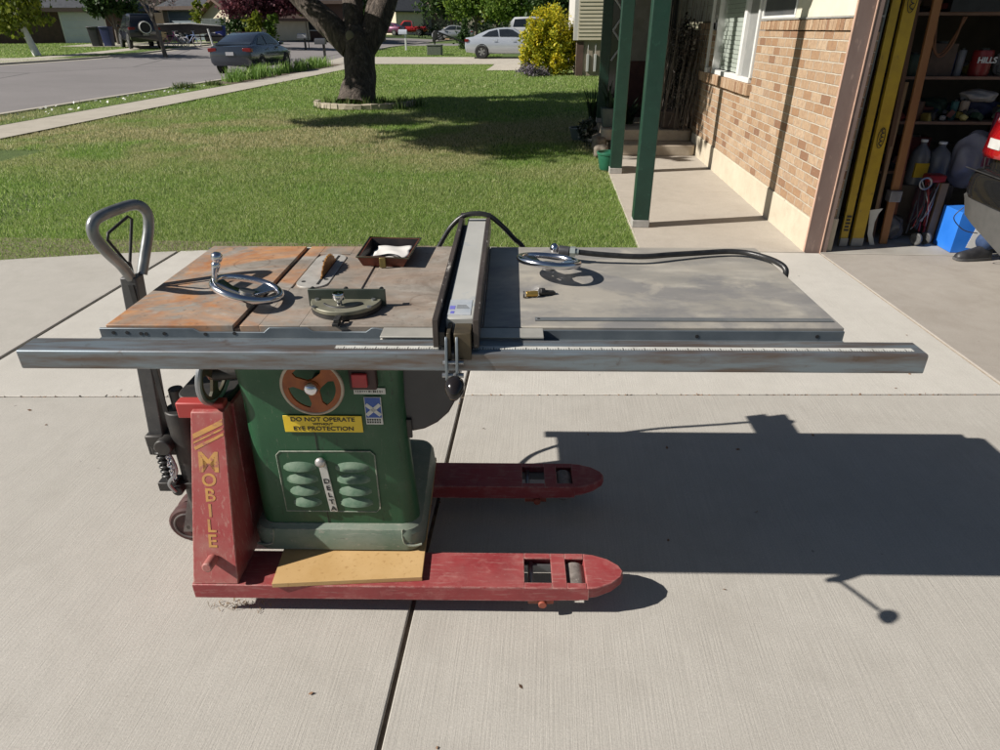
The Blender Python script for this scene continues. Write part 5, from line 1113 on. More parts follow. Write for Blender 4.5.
# more goods on the shelves, each its own thing
for nm, lab, cat, kind_, x_, z_, r_, h_, ca in (
    ('paint_can', 'dull green paint can at the left end of the middle shelf', 'can', 'can', 2.98, 1.272, .07, .16, (.03, .06, .035)),
    ('storage_box', 'dark brown carton at the left of the middle shelf', 'box', 'box', 3.18, 1.272, .10, .24, (.10, .06, .04)),
    ('spray_can', 'thin white capped spray can left of the red can', 'can', 'can', 3.36, 1.272, .03, .19, (.20, .20, .22)),
    ('spray_can', 'thin dark blue spray can beside the white capped one', 'can', 'can', 3.29, 1.272, .03, .17, (.02, .03, .10)),
    ('storage_box', 'grey black tool case on the top shelf', 'case', 'box', 3.30, 1.732, .20, .20, (.03, .03, .035)),
    ('paint_can', 'rust brown paint can on the lower shelf beside the green bag', 'can', 'can', 3.10, .927, .07, .15, (.10, .045, .025)),
    ('plastic_bottle', 'small teal bottle standing on the lower shelf', 'bottle', 'can', 3.42, .927, .03, .15, (.02, .10, .10)),
    ('storage_box', 'dark red carton under the lowest shelf behind the jugs', 'box', 'box', 3.22, .48, .12, .30, (.14, .02, .02)),
    ('storage_bin', 'grey lidded bin standing on the floor behind the cart', 'bin', 'box', 3.22, .006, .16, .34, (.09, .09, .10)),
    ('paint_can', 'small yellow topped can at the right of the lower shelf', 'can', 'can', 3.82, .927, .05, .12, (.35, .28, .05))):
    yy = 6.22 if z_ > .6 else (6.35 if z_ > .1 else 6.2)
    can(x_, yy, z_ if z_ > .1 else .006, r_, h_, mat('goods_'+str(int(ca[0]*100))+'_'+str(int(ca[1]*100))+'_'+str(int(ca[2]*100)), ca, tuple(q*.6 for q in ca), .5, 0, 12), nm, lab, cat, sq=(kind_ == 'box'))
ropes = new_bm(); tube(ropes, smoothpath([(2.95, 6.05, 1.70), (3.02, 6.04, 1.50), (3.10, 6.04, 1.42), (3.17, 6.04, 1.52), (3.20, 6.05, 1.70)], 6), .009, 8); tube(ropes, smoothpath([(3.0, 6.05, 1.70), (3.05, 6.04, 1.46), (3.13, 6.05, 1.47), (3.22, 6.05, 1.70)], 6), .009, 8)
single('hanging_cord', ropes, mat('dull_orange_cord', (.22, .09, .03), (.15, .06, .03), .6), 'dull orange cord looped down from the top shelf', 'cord', (0, 0, 0))
def clutter(label, x0, x1, y0, y1, z, n, seed, s=1.0):
    rr = random.Random(seed); bm = new_bm(); ms = [mat('clutter_%d' % k, c, tuple(q*.6 for q in c), .55, 0, 15) for k, c in enumerate(((.05, .05, .055), (.12, .07, .04), (.02, .04, .09), (.18, .17, .16), (.03, .07, .04), (.16, .03, .025), (.30, .24, .06)))]
    for k in range(n):
        x, y = rr.uniform(x0, x1), rr.uniform(y0, y1); n0 = len(bm.faces); a, b_, c = (rr.uniform(.02, .06)*s for _ in range(3)); M = Matrix.Translation((x, y, z+c*.5+rr.random()*.03)) @ Matrix.Rotation(rr.random()*3, 4, 'Z') @ Matrix.Rotation(rr.uniform(-.6, .6), 4, 'X')
        if k % 3: box(bm, -a, a, -b_*.6, b_*.6, -c*.5, c*.7, M)
        else: cyl(bm, (0, 0, -c*.5), (rr.uniform(-1, 1), rr.uniform(-1, 1), .8), a*.5, c*2.4, 10, M=M)
        bm.faces.ensure_lookup_table()
        mi = rr.choice((0, 0, 1, 2, 3, 4, 5, 0, 1, 6))
        for f in list(bm.faces)[n0:]: f.material_index = mi
    o = obj('odds_and_ends', bm, ms, None, smooth=0); tag(o, label, 'clutter', kind='stuff')
clutter('dark odds and ends heaped along the middle shelf', 2.95, 4.3, 6.25, 6.5, 1.272, 60, 3, 1.3); clutter('dark odds and ends heaped along the lower shelf', 2.95, 4.3, 6.15, 6.5, .927, 80, 4, 1.2)
clutter('dark odds and ends heaped on the top shelf', 2.95, 4.3, 6.2, 6.5, 1.732, 50, 5, 1.4); clutter('dark odds and ends heaped on the bottom shelf', 2.95, 4.3, 6.15, 6.5, .522, 60, 6, 1.4); clutter('dark odds and ends on the garage floor beneath the shelves', 2.95, 4.2, 5.95, 6.4, .006, 70, 7, 1.5)
plank('wooden_post', 'reddish brown stick leaning farther right, behind the orange wooden bar', 'stick', (3.00, 5.85, .006), (2.92, 5.92, 1.6), .03, .025, mat('reddish_wood', (.16, .055, .03), (.22, .08, .045), .6, 0, 6, stretch=(1, 1, .2)))
plank('wooden_post', 'pale brown lath leaning between the dark board and the orange bar', 'lath', (2.76, 5.70, .006), (2.78, 5.80, 1.25), .028, .02, mat('pale_lath', (.26, .16, .08), (.32, .21, .12), .6, 0, 6, stretch=(1, 1, .2)))
# folding red cart
ct = empty('folding_cart', 'folded red and black cart with a small grey wheel in the garage opening', 'cart', (3.15, 5.75, 0)); OFF[ct] = (3.15, 5.75, 0)
rf = mat('red_cart_tube', (.30, .02, .025), (.22, .02, .02), .4, .1)
for k, (a, b_) in enumerate((((3.06, 5.72, .08), (3.12, 5.80, .52)), ((3.20, 5.72, .08), (3.24, 5.80, .54)), ((3.12, 5.70, .12), (3.22, 5.78, .50)), ((3.16, 5.72, .10), (3.14, 5.80, .54)))):
    bm = new_bm(); tube(bm, [a, b_], .008, 8); obj('frame_tube', bm, rf if k % 2 else dark, ct)
for k in range(9):
    rr = random.Random(k); a = (3.06+.16*rr.random(), 5.68+.06*rr.random(), .10+.1*rr.random()); b_ = (3.08+.17*rr.random(), 5.72+.06*rr.random(), .42+.12*rr.random())
    bm = new_bm(); tube(bm, smoothpath([a, ((a[0]+b_[0])/2+rr.uniform(-.03, .03), 5.69, (a[2]+b_[2])/2), b_], 4), .0045, 6); obj('frame_tube', bm, (rf, dark, steel)[k % 3], ct)
bm = new_bm(); box(bm, 3.12, 3.26, 5.72, 5.84, .50, .56); obj('seat_pouch', bm, rf, ct, bevel=.015)
bm = new_bm(); torus(bm, (3.09, 5.70, .50), .045, .008, axis='y', n=24, k=6); obj('ring_handle', bm, mat('grey_metal_sleeve', (.3, .3, .3)), ct)
bm = new_bm(); box(bm, 3.08, 3.24, 5.76, 5.82, .14, .46); obj('dark_fabric', bm, mat('red_black_fabric', (.05, .01, .015), (.02, .01, .015), .8, 0, 12), ct, bevel=.02)
for x in (3.10, 3.19):
    bm = new_bm(); lathe(bm, [(.0, -.006), (.02, -.006), (.022, -.012), (.045, -.014), (.052, -.008), (.052, .008), (.045, .014), (.022, .012), (.02, .006), (0, .006)], (0, 0, 0), 22, axis='x', M=Matrix.Translation((x, 5.62+.03*(x > 3.15), .060)) @ Matrix.Rotation(R(25), 4, 'Z')); obj('wheel', bm, mat('grey_wheel', (.10, .10, .10), (.05, .05, .05), .6, 0, 20), ct)
ellip('clear_bag', 'clear plastic bag with crumpled things on the garage floor by the cart', 'bag', 2.99, 5.83, .005, .085, .07, .11, mat('greyish_film', (.16, .15, .15), (.08, .08, .08), .3, 0, 14), 9)
# blue box
bb = empty('blue_box', 'bright blue carton with a white label standing behind the parked car', 'box', (3.42, 5.5, .005)); OFF[bb] = (3.42, 5.5, .005)
bm = new_bm(); hexa(bm, [(3.29, 5.43, .006), (3.62, 5.43, .006), (3.62, 5.70, .006), (3.29, 5.70, .006)], [(3.29, 5.43, .33), (3.62, 5.43, .33), (3.62, 5.70, .33), (3.29, 5.70, .33)]); obj('carton', bm, mat('bright_blue', (.02, .16, .62), (.03, .19, .68), .45, 0, 6), bb, bevel=.003)
bm = new_bm(); prism(bm, [(3.40, .05), (3.53, .03), (3.53, .235), (3.43, .21)], 'y', 5.4285, 5.4297); obj('carton_label', bm, white, bb, smooth=0)
bm = new_bm(); box(bm, 3.225, 3.285, 5.71, 5.74, .006, .50); single('tan_board', bm, mat('tan_board', (.16, .11, .07), (.20, .14, .09), .7), 'narrow tan board standing behind the blue carton', 'board', (0, 0, 0), bevel=.002)

# ================================================================== PARKED CAR with its rear corner at the right edge
carp = mat('dark_grey_car_paint', (.022, .023, .025), (.026, .027, .029), .25, .5, 3, coat=1)
blk_pl = mat('black_car_plastic', (.02, .02, .021), (.03, .03, .031), .5, 0, 30)
gry_pl = mat('grey_bumper_plastic', (.075, .075, .072), (.09, .088, .085), .55, 0, 20)
car0 = empty('parked_car', 'dark grey car with red tail light parked half in the garage at the right edge', 'car', (3.9, 2.8, 0)); OFF[car0] = (0, 0, 0); car0.location = (-.085, -.11, 0)
def plan(z, x0, x1, yb, yf, r, inset=0): return rrect(x0+inset, x1-inset, yf+inset, yb-inset, r, z, 7)
CX0, CX1, CYB, CYF = 2.985, 4.80, 5.16, .75
def car_shell(zs, name, m, parent=None):
    bm = new_bm(); loft(bm, [plan(z, CX0+i, CX1-i, CYB-b_, CYF+f, .30) for z, i, b_, f in zs]); return obj(name, bm, m, parent or car0, smooth=50)
body = car_shell([(.42, .06, .10, .2), (.50, .03, .05, .1), (.575, .012, .01, .03), (.64, .0, .0, 0), (.72, .0, .01, 0), (.765, .012, .03, .02), (.785, .035, .07, .05)], 'bumper', carp)
car_shell([(.785, .045, .10, .06), (.86, .035, .10, .2), (.95, .04, .11, .3), (1.05, .06, .13, .5)], 'body', carp)
bm = new_bm(); loft(bm, [plan(z, CX0+i, CX1-i, CYB-b_, 1.9+f, .28) for z, i, b_, f in ((1.051, .065, .14, 0), (1.12, .085, .16, .3), (1.30, .15, .22, .7), (1.48, .24, .34, 1.1), (1.53, .34, .5, 1.3))]); cb_ = obj('cabin', bm, mat('dark_tinted_glass', (.015, .016, .018), (.02, .02, .02), .06, 0, 2, spec=.9), car0, smooth=60)
bm = new_bm(); tube(bm, smoothpath([(3.055, 4.95, 1.05), (3.10, 4.955, 1.18), (3.155, 4.93, 1.32), (3.24, 4.85, 1.46)], 4), .012, 8); obj('pillar_trim', bm, mat('bright_trim', (.5, .5, .5), (.4, .4, .4), .25, .9), cb_)
# lower bumper: drops towards the wheel arch
bm = new_bm(); rows = []
for (x, y, zt, zb) in ((3.60, 5.145, .60, .47), (3.28, 5.14, .60, .47), (3.10, 5.10, .595, .47), (3.015, 5.0, .59, .455), (2.99, 4.85, .585, .425), (2.988, 4.66, .58, .375), (2.99, 4.40, .575, .305), (2.995, 4.2, .57, .25)):
    rows.append([(x, y, zt), (x+.01, y-.005, (zt+zb)/2+.04), (x+.035, y-.02, zb), (x+.10, y-.05, zb+.02), (x+.10, y-.05, zt)])
loft(bm, rows); obj('lower_bumper', bm, gry_pl, car0, smooth=60)
bm = new_bm(); box(bm, 3.14, 4.7, 1.2, 4.9, .36, .50); obj('underbody', bm, blk_pl, car0)
for k, (x, y) in enumerate(((3.09, 3.75), (4.70, 3.75), (3.09, 1.5), (4.70, 1.5))):
    bm = new_bm(); lathe(bm, [(.20, -.10), (.30, -.11), (.335, -.08), (.335, .08), (.30, .11), (.20, .10)], (x, y, .335), 28, axis='x'); wq = obj('wheel', bm, mat('car_tyre', (.02, .02, .02), (.03, .03, .03), .8), car0)
    bm = new_bm(); lathe(bm, [(0, -.07), (.19, -.09), (.2, 0), (.19, .09), (0, .07)], (x, y, .335), 20, axis='x'); obj('rim', bm, steel, wq)
tl_ = mat('red_tail_lens', (.34, .006, .01), (.25, .005, .008), .12, 0, 5, coat=1)
bm = new_bm(); rows = []
for (x, y) in ((3.42, 5.09), (3.24, 5.08), (3.10, 5.03), (3.035, 4.95), (3.000, 4.83), (2.995, 4.70)):
    f = (5.07-y)/.29; rows.append([(x-.004, y+.004,   .845+.02*f), (x-.014, y+.010, .89), (x-.006, y+.006, 1.0), (x+.010, y-.004, 1.13-.10*f), (x+.06, y-.03, 1.11-.10*f), (x+.06, y-.04, .855)])
loft(bm, rows); tl = obj('tail_light', bm, tl_, car0, smooth=70)
bm = new_bm(); rows = []
for (x, y) in ((3.002, 4.86), (2.992, 4.80), (2.990, 4.72)): rows.append([(x-.012, y+.008, .925), (x-.012, y+.008, .985), (x+.02, y, .985), (x+.02, y, .925)])
loft(bm, rows); obj('reverse_lamp', bm, mat('clear_lamp', (.6, .6, .58), (.5, .5, .48), .1), tl)
bm = new_bm(); tube(bm, [(2.984, 5.02, .772), (2.986, 4.6, .765), (2.992, 4.2, .76)], .004, 6); tube(bm, [(3.03, 4.90, .785), (3.018, 4.90, .87)], .004, 6); obj('panel_gap', bm, black, body)
bm = new_bm(); tube(bm, smoothpath([(3.14, 5.16, .46), (3.10, 5.17, .38), (3.20, 5.175, .29), (3.30, 5.16, .27)], 5), .004, 6); box(bm, 3.30, 3.42, 5.09, 5.18, .36, .43); obj('tow_hitch', bm, blk_pl, car0, bevel=.01)

# ================================================================== PERSON kneeling behind the car: only a trouser cuff and shoe come into view
def skin(name, joints, edges, radii, m, parent, sub=2, roots=0):
    me = bpy.data.meshes.new(name); me.from_pydata([Vector(j) for j in joints], edges, []); me.materials.append(m)
    o = bpy.data.objects.new(name, me); COL.objects.link(o)
    if parent: o.parent = parent
    s = o.modifiers.new('skin', 'SKIN'); s.use_smooth_shade = True
    for v_, r_ in zip(me.skin_vertices[0].data, radii): v_.radius = (r_, r_) if not isinstance(r_, tuple) else r_
    me.skin_vertices[0].data[roots].use_root = True
    u = o.modifiers.new('sub', 'SUBSURF'); u.levels = sub; u.render_levels = sub; return o
per = empty('person', 'person in blue jeans and dark shoes crouching behind the parked car', 'person', (0, 0, 0)); OFF[per] = (0, 0, 0)
skinm = mat('skin', (.45, .26, .18), (.5, .3, .21), .5)
jn = mat('blue_denim', (.018, .04, .10), (.035, .065, .15), .85, 0, 20, bump=.2)
J = [(3.98, 5.50, .42), (3.98, 5.48, .60), (4.0, 5.46, .80), (4.0, 5.45, .95), (4.0, 5.44, 1.06), (3.86, 5.45, .90), (3.78, 5.40, .66), (3.88, 5.32, .48), (4.14, 5.45, .90), (4.22, 5.38, .68), (4.16, 5.30, .48)]
skin('body', J, [(0, 1), (1, 2), (2, 3), (3, 4), (3, 5), (5, 6), (6, 7), (3, 8), (8, 9), (9, 10)], [.14, .14, .16, .09, .06, .055, .045, .032, .055, .045, .032], skinm, per)
skin('jacket', J[:4]+[J[5], J[6], J[8], J[9]], [(0, 1), (1, 2), (2, 3), (3, 4), (4, 5), (3, 6), (6, 7)], [.155, .155, .175, .11, .07, .062, .07, .062], mat('grey_shirt', (.10, .10, .11), (.14, .14, .15), .8), per)
skin('jeans', [(3.98, 5.50, .40), (3.88, 5.47, .38), (3.70, 5.40, .34), (3.56, 5.34, .20), (3.40, 5.275, .105), (4.08, 5.50, .38), (4.12, 5.30, .48), (4.10, 5.45, .14)], [(0, 1), (1, 2), (2, 3), (3, 4), (0, 5), (5, 6), (6, 7)], [.15, .12, .095, .085, .072, .12, .09, .07], jn, per)
bm = new_bm(); sphere(bm, (4.0, 5.42, 1.19), .095, .85, 1, 1.2, n=20); hd_ = obj('head', bm, skinm, per, smooth=60)
bm = new_bm(); sphere(bm, (4.0, 5.435, 1.215), .100, .88, 1, 1.15, n=20); obj('hair', bm, mat('brown_hair', (.04, .025, .015), (.06, .04, .025), .6), hd_, smooth=60)
shoe_m = mat('dark_shoe', (.02, .02, .023), (.035, .035, .038), .5, 0, 20)
def shoe(c, rz):
    M = Matrix.Translation(c) @ Matrix.Rotation(R(rz), 4, 'Z'); bm = new_bm(); rows = []
    for x, w_, zb, zt in ((-.15, .020, .012, .035), (-.135, .036, .006, .055), (-.09, .047, .004, .065), (-.03, .046, .004, .082), (.03, .040, .004, .105), (.08, .038, .004, .112), (.12, .034, .006, .10), (.135, .018, .012, .08)):
        rows.append([M @ Vector(p) for p in ((x, -w_, zb), (x, -w_*1.05, zb+.015), (x, -w_*.9, zb+(zt-zb)*.6), (x, -w_*.4, zt), (x, w_*.4, zt), (x, w_*.9, zb+(zt-zb)*.6), (x, w_*1.05, zb+.015), (x, w_, zb))])
    loft(bm, rows); o = obj('shoe', bm, shoe_m, per, smooth=70)
    bm = new_bm(); rows = [[M @ Vector(p) for p in ((x, -w_*1.08, 0), (x, -w_*1.08, .018), (x, w_*1.08, .018), (x, w_*1.08, 0))] for x, w_ in ((-.155, .022), (-.135, .038), (-.09, .049), (0, .046), (.08, .040), (.125, .034), (.14, .02))]
    loft(bm, rows); obj('sole', bm, mat('grey_sole', (.06, .06, .065), (.1, .1, .1), .7), o)
shoe((3.385, 5.27, .004), 8); shoe((4.10, 5.42, .004), 90)

# ================================================================== THE BIG TREE ON THE LAWN
bark = None
def barkmat():
    m, t, b = nt('ridged_bark'); v = _coord(t, scale=(1, 1, .28))
    c = _ramp(t, _noise(t, v, 13, 6, .7, .6), [(.35, (.03, .024, .02)), (.55, (.10, .08, .065)), (.72, (.24, .20, .17))])
    t.links.new(c, b.inputs['Base Color']); b.inputs['Roughness'].default_value = .95; _bump(t, b, _noise(t, v, 15, 6, .7, .6), 1., .05); return m
bark = barkmat()
tree = empty('shade_tree', 'big shade tree with ridged trunk forking into three limbs, in the middle of the lawn', 'tree', tuple(P3(357, 103, 15.9))[:2]+(0,)); OFF[tree] = tuple(tree.location)
def limb(bm, pts, n=14, seed=1):
    pp_ = smoothpath([p[:3] for p in pts], 6); rs_ = []
    m = len(pts)
    for i in range(len(pp_)):
        f = i/(len(pp_)-1)*(m-1); k = min(int(f), m-2); rs_.append(pts[k][3]+(pts[k+1][3]-pts[k][3])*(f-k))
    n0 = len(bm.verts); tube(bm, pp_, rs_, n); bm.verts.ensure_lookup_table()
    for i, v_ in enumerate(list(bm.verts)[n0:]):
        ring, k = divmod(i, n); c = pp_[min(ring, len(pp_)-1)]; d = (v_.co-c); v_.co = c+d*(1+.045*math.sin(k*2.1+ring*.25+seed)+.03*math.sin(k*5.3+ring*.6))
def tp(px, py, r, zc=15.9): p = P3(px, py, zc); return (p.x, p.y, p.z, r)
bm = new_bm(); limb(bm, [tp(357, 108, .54), tp(358, 98, .46), tp(360, 84, .38), tp(360, 66, .35), tp(359, 50, .37), tp(357, 40, .38), tp(354, 32, .30)], 18); obj('trunk', bm, bark, tree, smooth=60)
for k, L in enumerate(([tp(352, 48, .30), tp(336, 32, .30), tp(318, 14, .27), tp(300, -4, .26), tp(270, -40, .20, 15.2), tp(235, -90, .12, 14)], [tp(357, 42, .28), tp(354, 18, .25), tp(352, -6, .24), tp(345, -80, .18, 15), tp(330, -160, .1, 14)], [tp(362, 52, .30), tp(374, 30, .30), tp(384, 6, .29), tp(400, -40, .22), tp(430, -110, .12, 14.5)], [tp(365, 36, .15), tp(370, 12, .12), tp(377, -15, .1)])):
    bm = new_bm(); limb(bm, L, 14, k+2); obj('limb', bm, bark, tree, smooth=60)
bm = new_bm(); sphere(bm, P3(350, 36, 15.55), .11, 1, .4, 1.1); obj('bark_scar', bm, mat('pale_scar', (.16, .15, .11), (.2, .18, .13), .9), tree)
tleaf = leafmat('shade_tree_leaves', (.04, .10, .015), (.07, .15, .025), (.12, .20, .04), .3, .8)
rq = np.random.default_rng(3); blobs = []
for k in range(46):
    a = rq.uniform(0, 6.28); r = rq.random()**.5
    blobs.append((-5.5+4.7*r*math.cos(a), 13.2+5.2*r*math.sin(a), 4.6+1.3*rq.random(), rq.uniform(.7, 1.5), rq.uniform(.7, 1.3), rq.uniform(.35, .7)))
pts_ = crown_pts(blobs, 36000, clump=.22)
sel = pts_[:, 2] > 2.9
cr = quads('crown', pts_[sel], .17, tleaf, off=tuple(tree.location)); cr.parent = tree
bm = new_bm()
for b_ in blobs[::2]: tube(bm, smoothpath([(-5.0, 16.6, 2.8), ((b_[0]-5)/2, (b_[1]+16.6)/2, 3.7), b_[:3]], 4), [.13-.009*i for i in range(9)], 6)
obj('branches', bm, bark, tree)
# ring of stones with low plants round the trunk
tx, ty_ = tree.location.x, tree.location.y
for k in range(20):
    a = math.pi*(1.02+.96*k/19); rock_x, rock_y = tx+.25+1.15*math.cos(a), ty_-.15+1.05*math.sin(a)
    bm = new_bm(); box(bm, -.095, .095, -.06, .06, 0, .115)
    for v_ in bm.verts: v_.co += Vector((random.uniform(-.012, .012), random.uniform(-.012, .012), random.uniform(-.012, .012)))
    single('edging_block', bm, mat('pale_edging_block', (.36, .31, .23), (.45, .40, .31), .85, 0, 9), 'pale stone block of the curved edging round the trunk of the big tree', 'block', (rock_x, rock_y, 0), a+math.pi/2, 'edging blocks round the big tree', bevel=.012)
pl_m = leafmat('bed_plants', (.05, .10, .02), (.09, .16, .035), (.22, .20, .08), .3, 3)
def clumpfronds(name, pts, n, L, wd, m, label, cat, kind=None):
    bm = new_bm()
    for (x, y) in pts:
        for k in range(n):
            a = random.uniform(0, 6.28); l = L*random.uniform(.55, 1.1); s = random.uniform(.1, .55); ox, oy = random.gauss(0, .07), random.gauss(0, .07); z0 = gz(x, y)
            d = Vector((math.cos(a), math.sin(a), 0)); q = Vector((-math.sin(a), math.cos(a), 0)); w_ = wd*random.uniform(.7, 1.2); A = []
            for f in (0, .4, .75, 1): c = Vector((x+ox, y+oy, z0))+d*s*l*f*f+Vector((0, 0, l*f*(1-.3*s*f))); ww = w_*(1-f*.8); A.append((bm.verts.new(c-q*ww), bm.verts.new(c+q*ww)))
            for p, r_ in zip(A, A[1:]): bm.faces.new((p[0], p[1], r_[1], r_[0]))
    o = obj(name, bm, m, None, smooth=0); tag(o, label, cat)
    if kind: o['kind'] = kind
    return o
clumpfronds('ground_cover', [(tx+.25+random.uniform(-.95, 1.35), ty_-.1+random.uniform(-.9, .3)) for _ in range(60)], 9, .24, .014, pl_m, 'low green plants and weeds round the foot of the big tree', 'ground cover', 'stuff')
iris = leafmat('iris_leaves', (.10, .20, .035), (.20, .34, .07), (.36, .48, .15), .35, 2)
n_ir = 0
for (ya, yb, grp_l) in ((23.6, 27.6, 'taller clumps of iris leaves in the planting strip beside the grey sedan'), (28.3, 34.5, 'iris leaves farther along the planting strip before the black mailbox')):
    clumpfronds('iris_bed', [(random.uniform(-11.25, -10.5), random.uniform(ya, yb)) for _ in range(60 if ya < 25 else 80)], 9, .50, .020, iris, grp_l, 'irises', 'stuff')
clumpfronds('low_shrub', [(-11.0+random.uniform(-.2, .2), 20.9+random.uniform(-.25, .25)) for _ in range(10)], 22, .22, .014, pl_m, 'small low bush at the near end of the planting strip', 'shrub')
clumpfronds('low_shrub', [(-10.75+random.uniform(-.2, .2), 22.3+random.uniform(-.25, .25)) for _ in range(9)], 22, .18, .014, pl_m, 'second small low bush, nearer the sidewalk, before the irises', 'shrub')

# ================================================================== VEHICLES, HOUSES AND TREES FARTHER OFF
def car(label, x, y, rz, paint, L=4.55, W=1.78, Hh=1.45, kind='sedan', cat='car', group=None, plate=True):
    z = gz(x, y); root = empty('truck' if kind == 'pickup' else 'parked_car', label, cat, (x, y, z-.0), rz, group); OFF[root] = (0, 0, 0)
    hw = W/2; k = L/4.55; h = Hh/1.45
    if kind == 'sedan':
        low = [(-2.27, .42, .80, .84), (-2.22, .30, .97, .93), (-1.7, .24, 1.03, 1), (-.8, .22, 1.0, 1), (.4, .22, .98, 1), (1.15, .24, .95, .99), (1.8, .24, .86, .95), (2.15, .28, .74, .88), (2.27, .36, .62, .78)]
        gh = [(-1.85, 1.0), (-1.45, 1.17), (-1.0, 1.33), (-.5, 1.42), (.0, 1.45), (.35, 1.41), (.8, 1.2), (1.2, .97)]; win = [[(-1.35, 1.03), (-.95, 1.26), (-.52, 1.35), (-.45, 1.03)], [(-.38, 1.03), (-.42, 1.355), (.05, 1.375), (.32, 1.335), (.88, 1.02)]]
    elif kind == 'suv':
        low = [(-2.25, .50, 1.0, .9), (-2.2, .35, 1.12, .97), (-1.4, .32, 1.12, 1), (.6, .32, 1.1, 1), (1.2, .34, 1.08, .99), (2.1, .36, .98, .93), (2.27, .45, .80, .85)]
        gh = [(-2.15, 1.08), (-2.05, 1.45), (-1.8, 1.72), (-.5, 1.76), (.3, 1.72), (.9, 1.3), (1.15, 1.08)]; win = [[(-1.95, 1.14), (-1.8, 1.6), (-.75, 1.64), (-.75, 1.14)], [(-.65, 1.14), (-.65, 1.64), (.2, 1.62), (.8, 1.14)]]; h = Hh/1.76
    else:
        low = [(-2.6, .5, .98, .93), (-2.5, .42, 1.05, 1), (-.6, .4, 1.05, 1), (1.0, .4, 1.05, 1), (1.2, .4, 1.03, .99), (2.3, .42, .95, .93), (2.45, .5, .8, .85)]
        gh = [(-.75, 1.02), (-.65, 1.6), (-.4, 1.72), (.4, 1.72), (.75, 1.4), (1.05, 1.02)]; win = [[(-.6, 1.08), (-.55, 1.58), (.3, 1.62), (.8, 1.08)]]; h = Hh/1.72
    bm = new_bm(); rings = []
    for (px_, zb, zt, w_) in low:
        w2_ = hw*w_; zb *= h; zt *= h
        rings.append([(px_*k, -w2_*.86, zb), (px_*k, -w2_*.98, zb+.12), (px_*k, -w2_, (zb+zt)/2), (px_*k, -w2_*.95, zt-.08), (px_*k, -w2_*.84, zt), (px_*k, w2_*.84, zt), (px_*k, w2_*.95, zt-.08), (px_*k, w2_, (zb+zt)/2), (px_*k, w2_*.98, zb+.12), (px_*k, w2_*.86, zb)])
    loft(bm, rings); bd = obj('body', bm, paint, root, smooth=50)
    zb0 = gh[0][1]*h-.02; ztop = max(g[1] for g in gh)*h
    def wy(zz): f = max(0, min(1, (zz-zb0)/(ztop-zb0))); return hw*(.86-.20*f)
    bm = new_bm(); rings = []
    for gx, gzz in gh: zz = gzz*h; rings.append([(gx*k, -wy(zb0), zb0-.03), (gx*k, -wy(zz)-.001, zz-.03 if zz-.03 > zb0 else zb0), (gx*k, -wy(zz)+.05, zz+.001), (gx*k, wy(zz)-.05, zz+.001), (gx*k, wy(zz)+.001, zz-.03 if zz-.03 > zb0 else zb0), (gx*k, wy(zb0), zb0-.03)])
    loft(bm, rings); obj('cabin', bm, paint, root, smooth=50)
    gl_ = mat('dark_car_glass', (.018, .022, .028), (.03, .035, .042), .05, 0, 1, spec=.9)
    for s in (-1, 1):
        for wp in win:
            bm = new_bm(); A = [bm.verts.new((a*k, s*(wy(b_*h)+.012), b_*h)) for a, b_ in wp]; bm.faces.new(A); ex_ = bmesh.ops.extrude_face_region(bm, geom=list(bm.faces)); bmesh.ops.translate(bm, verts=[e for e in ex_['geom'] if isinstance(e, bmesh.types.BMVert)], vec=(0, -s*.01, 0)); obj('side_window', bm, gl_, root, smooth=0)
    def screen(i0, i1, nm, off_):
        (xa, za), (xb, zb_) = gh[i0], gh[i1]; za, zb_ = za*h, zb_*h
        bm = new_bm(); d = .012; pa = xa*k+off_; pb = xb*k+off_
        hexa(bm, [(pa, -wy(za)*.9, za+.02+d), (pa, wy(za)*.9, za+.02+d), (pa-off_*.5, wy(za)*.9, za+.0), (pa-off_*.5, -wy(za)*.9, za+.0)], [(pb, -wy(zb_)*.88, zb_-.02+d), (pb, wy(zb_)*.88, zb_-.02+d), (pb-off_*.5, wy(zb_)*.88, zb_-.03), (pb-off_*.5, -wy(zb_)*.88, zb_-.03)]); obj(nm, bm, gl_, root, smooth=0)
    if kind == 'sedan': screen(0, 3, 'rear_window', -.03); screen(7, 5, 'windscreen', .03)
    elif kind == 'suv': screen(0, 2, 'rear_window', -.03); screen(6, 4, 'windscreen', .03)
    else: screen(5, 3, 'windscreen', .03)
    red_l = mat('red_lamp', (.20, .012, .015), (.14, .01, .01), .15)
    zr = low[1][2]*h
    for s in (-1, 1):
        bm = new_bm(); box(bm, low[1][0]*k-.05, low[1][0]*k+.16, s*hw*.58 if s > 0 else -hw*.965, hw*.965 if s > 0 else -hw*.58, zr-.20, zr-.06); obj('tail_light', bm, red_l, root, bevel=.02)
        bm = new_bm(); box(bm, low[-2][0]*k-.06, low[-2][0]*k+.08, s*hw*.55 if s > 0 else -hw*.87, hw*.87 if s > 0 else -hw*.55, .62*h, .72*h); obj('headlight', bm, mat('clear_lamp', (.6, .6, .58)), root, bevel=.02)
    if plate:
        bm = new_bm(); box(bm, low[0][0]*k-.030, low[0][0]*k+.02, -.16, .16, .66*h, .78*h); obj('number_plate', bm, mat('pale_plate', (.5, .5, .52), (.42, .42, .46), .5), root)
    wb = {'sedan': 1.35, 'suv': 1.35, 'pickup': 1.6}[kind]*k; wr = .33 if kind == 'sedan' else .38
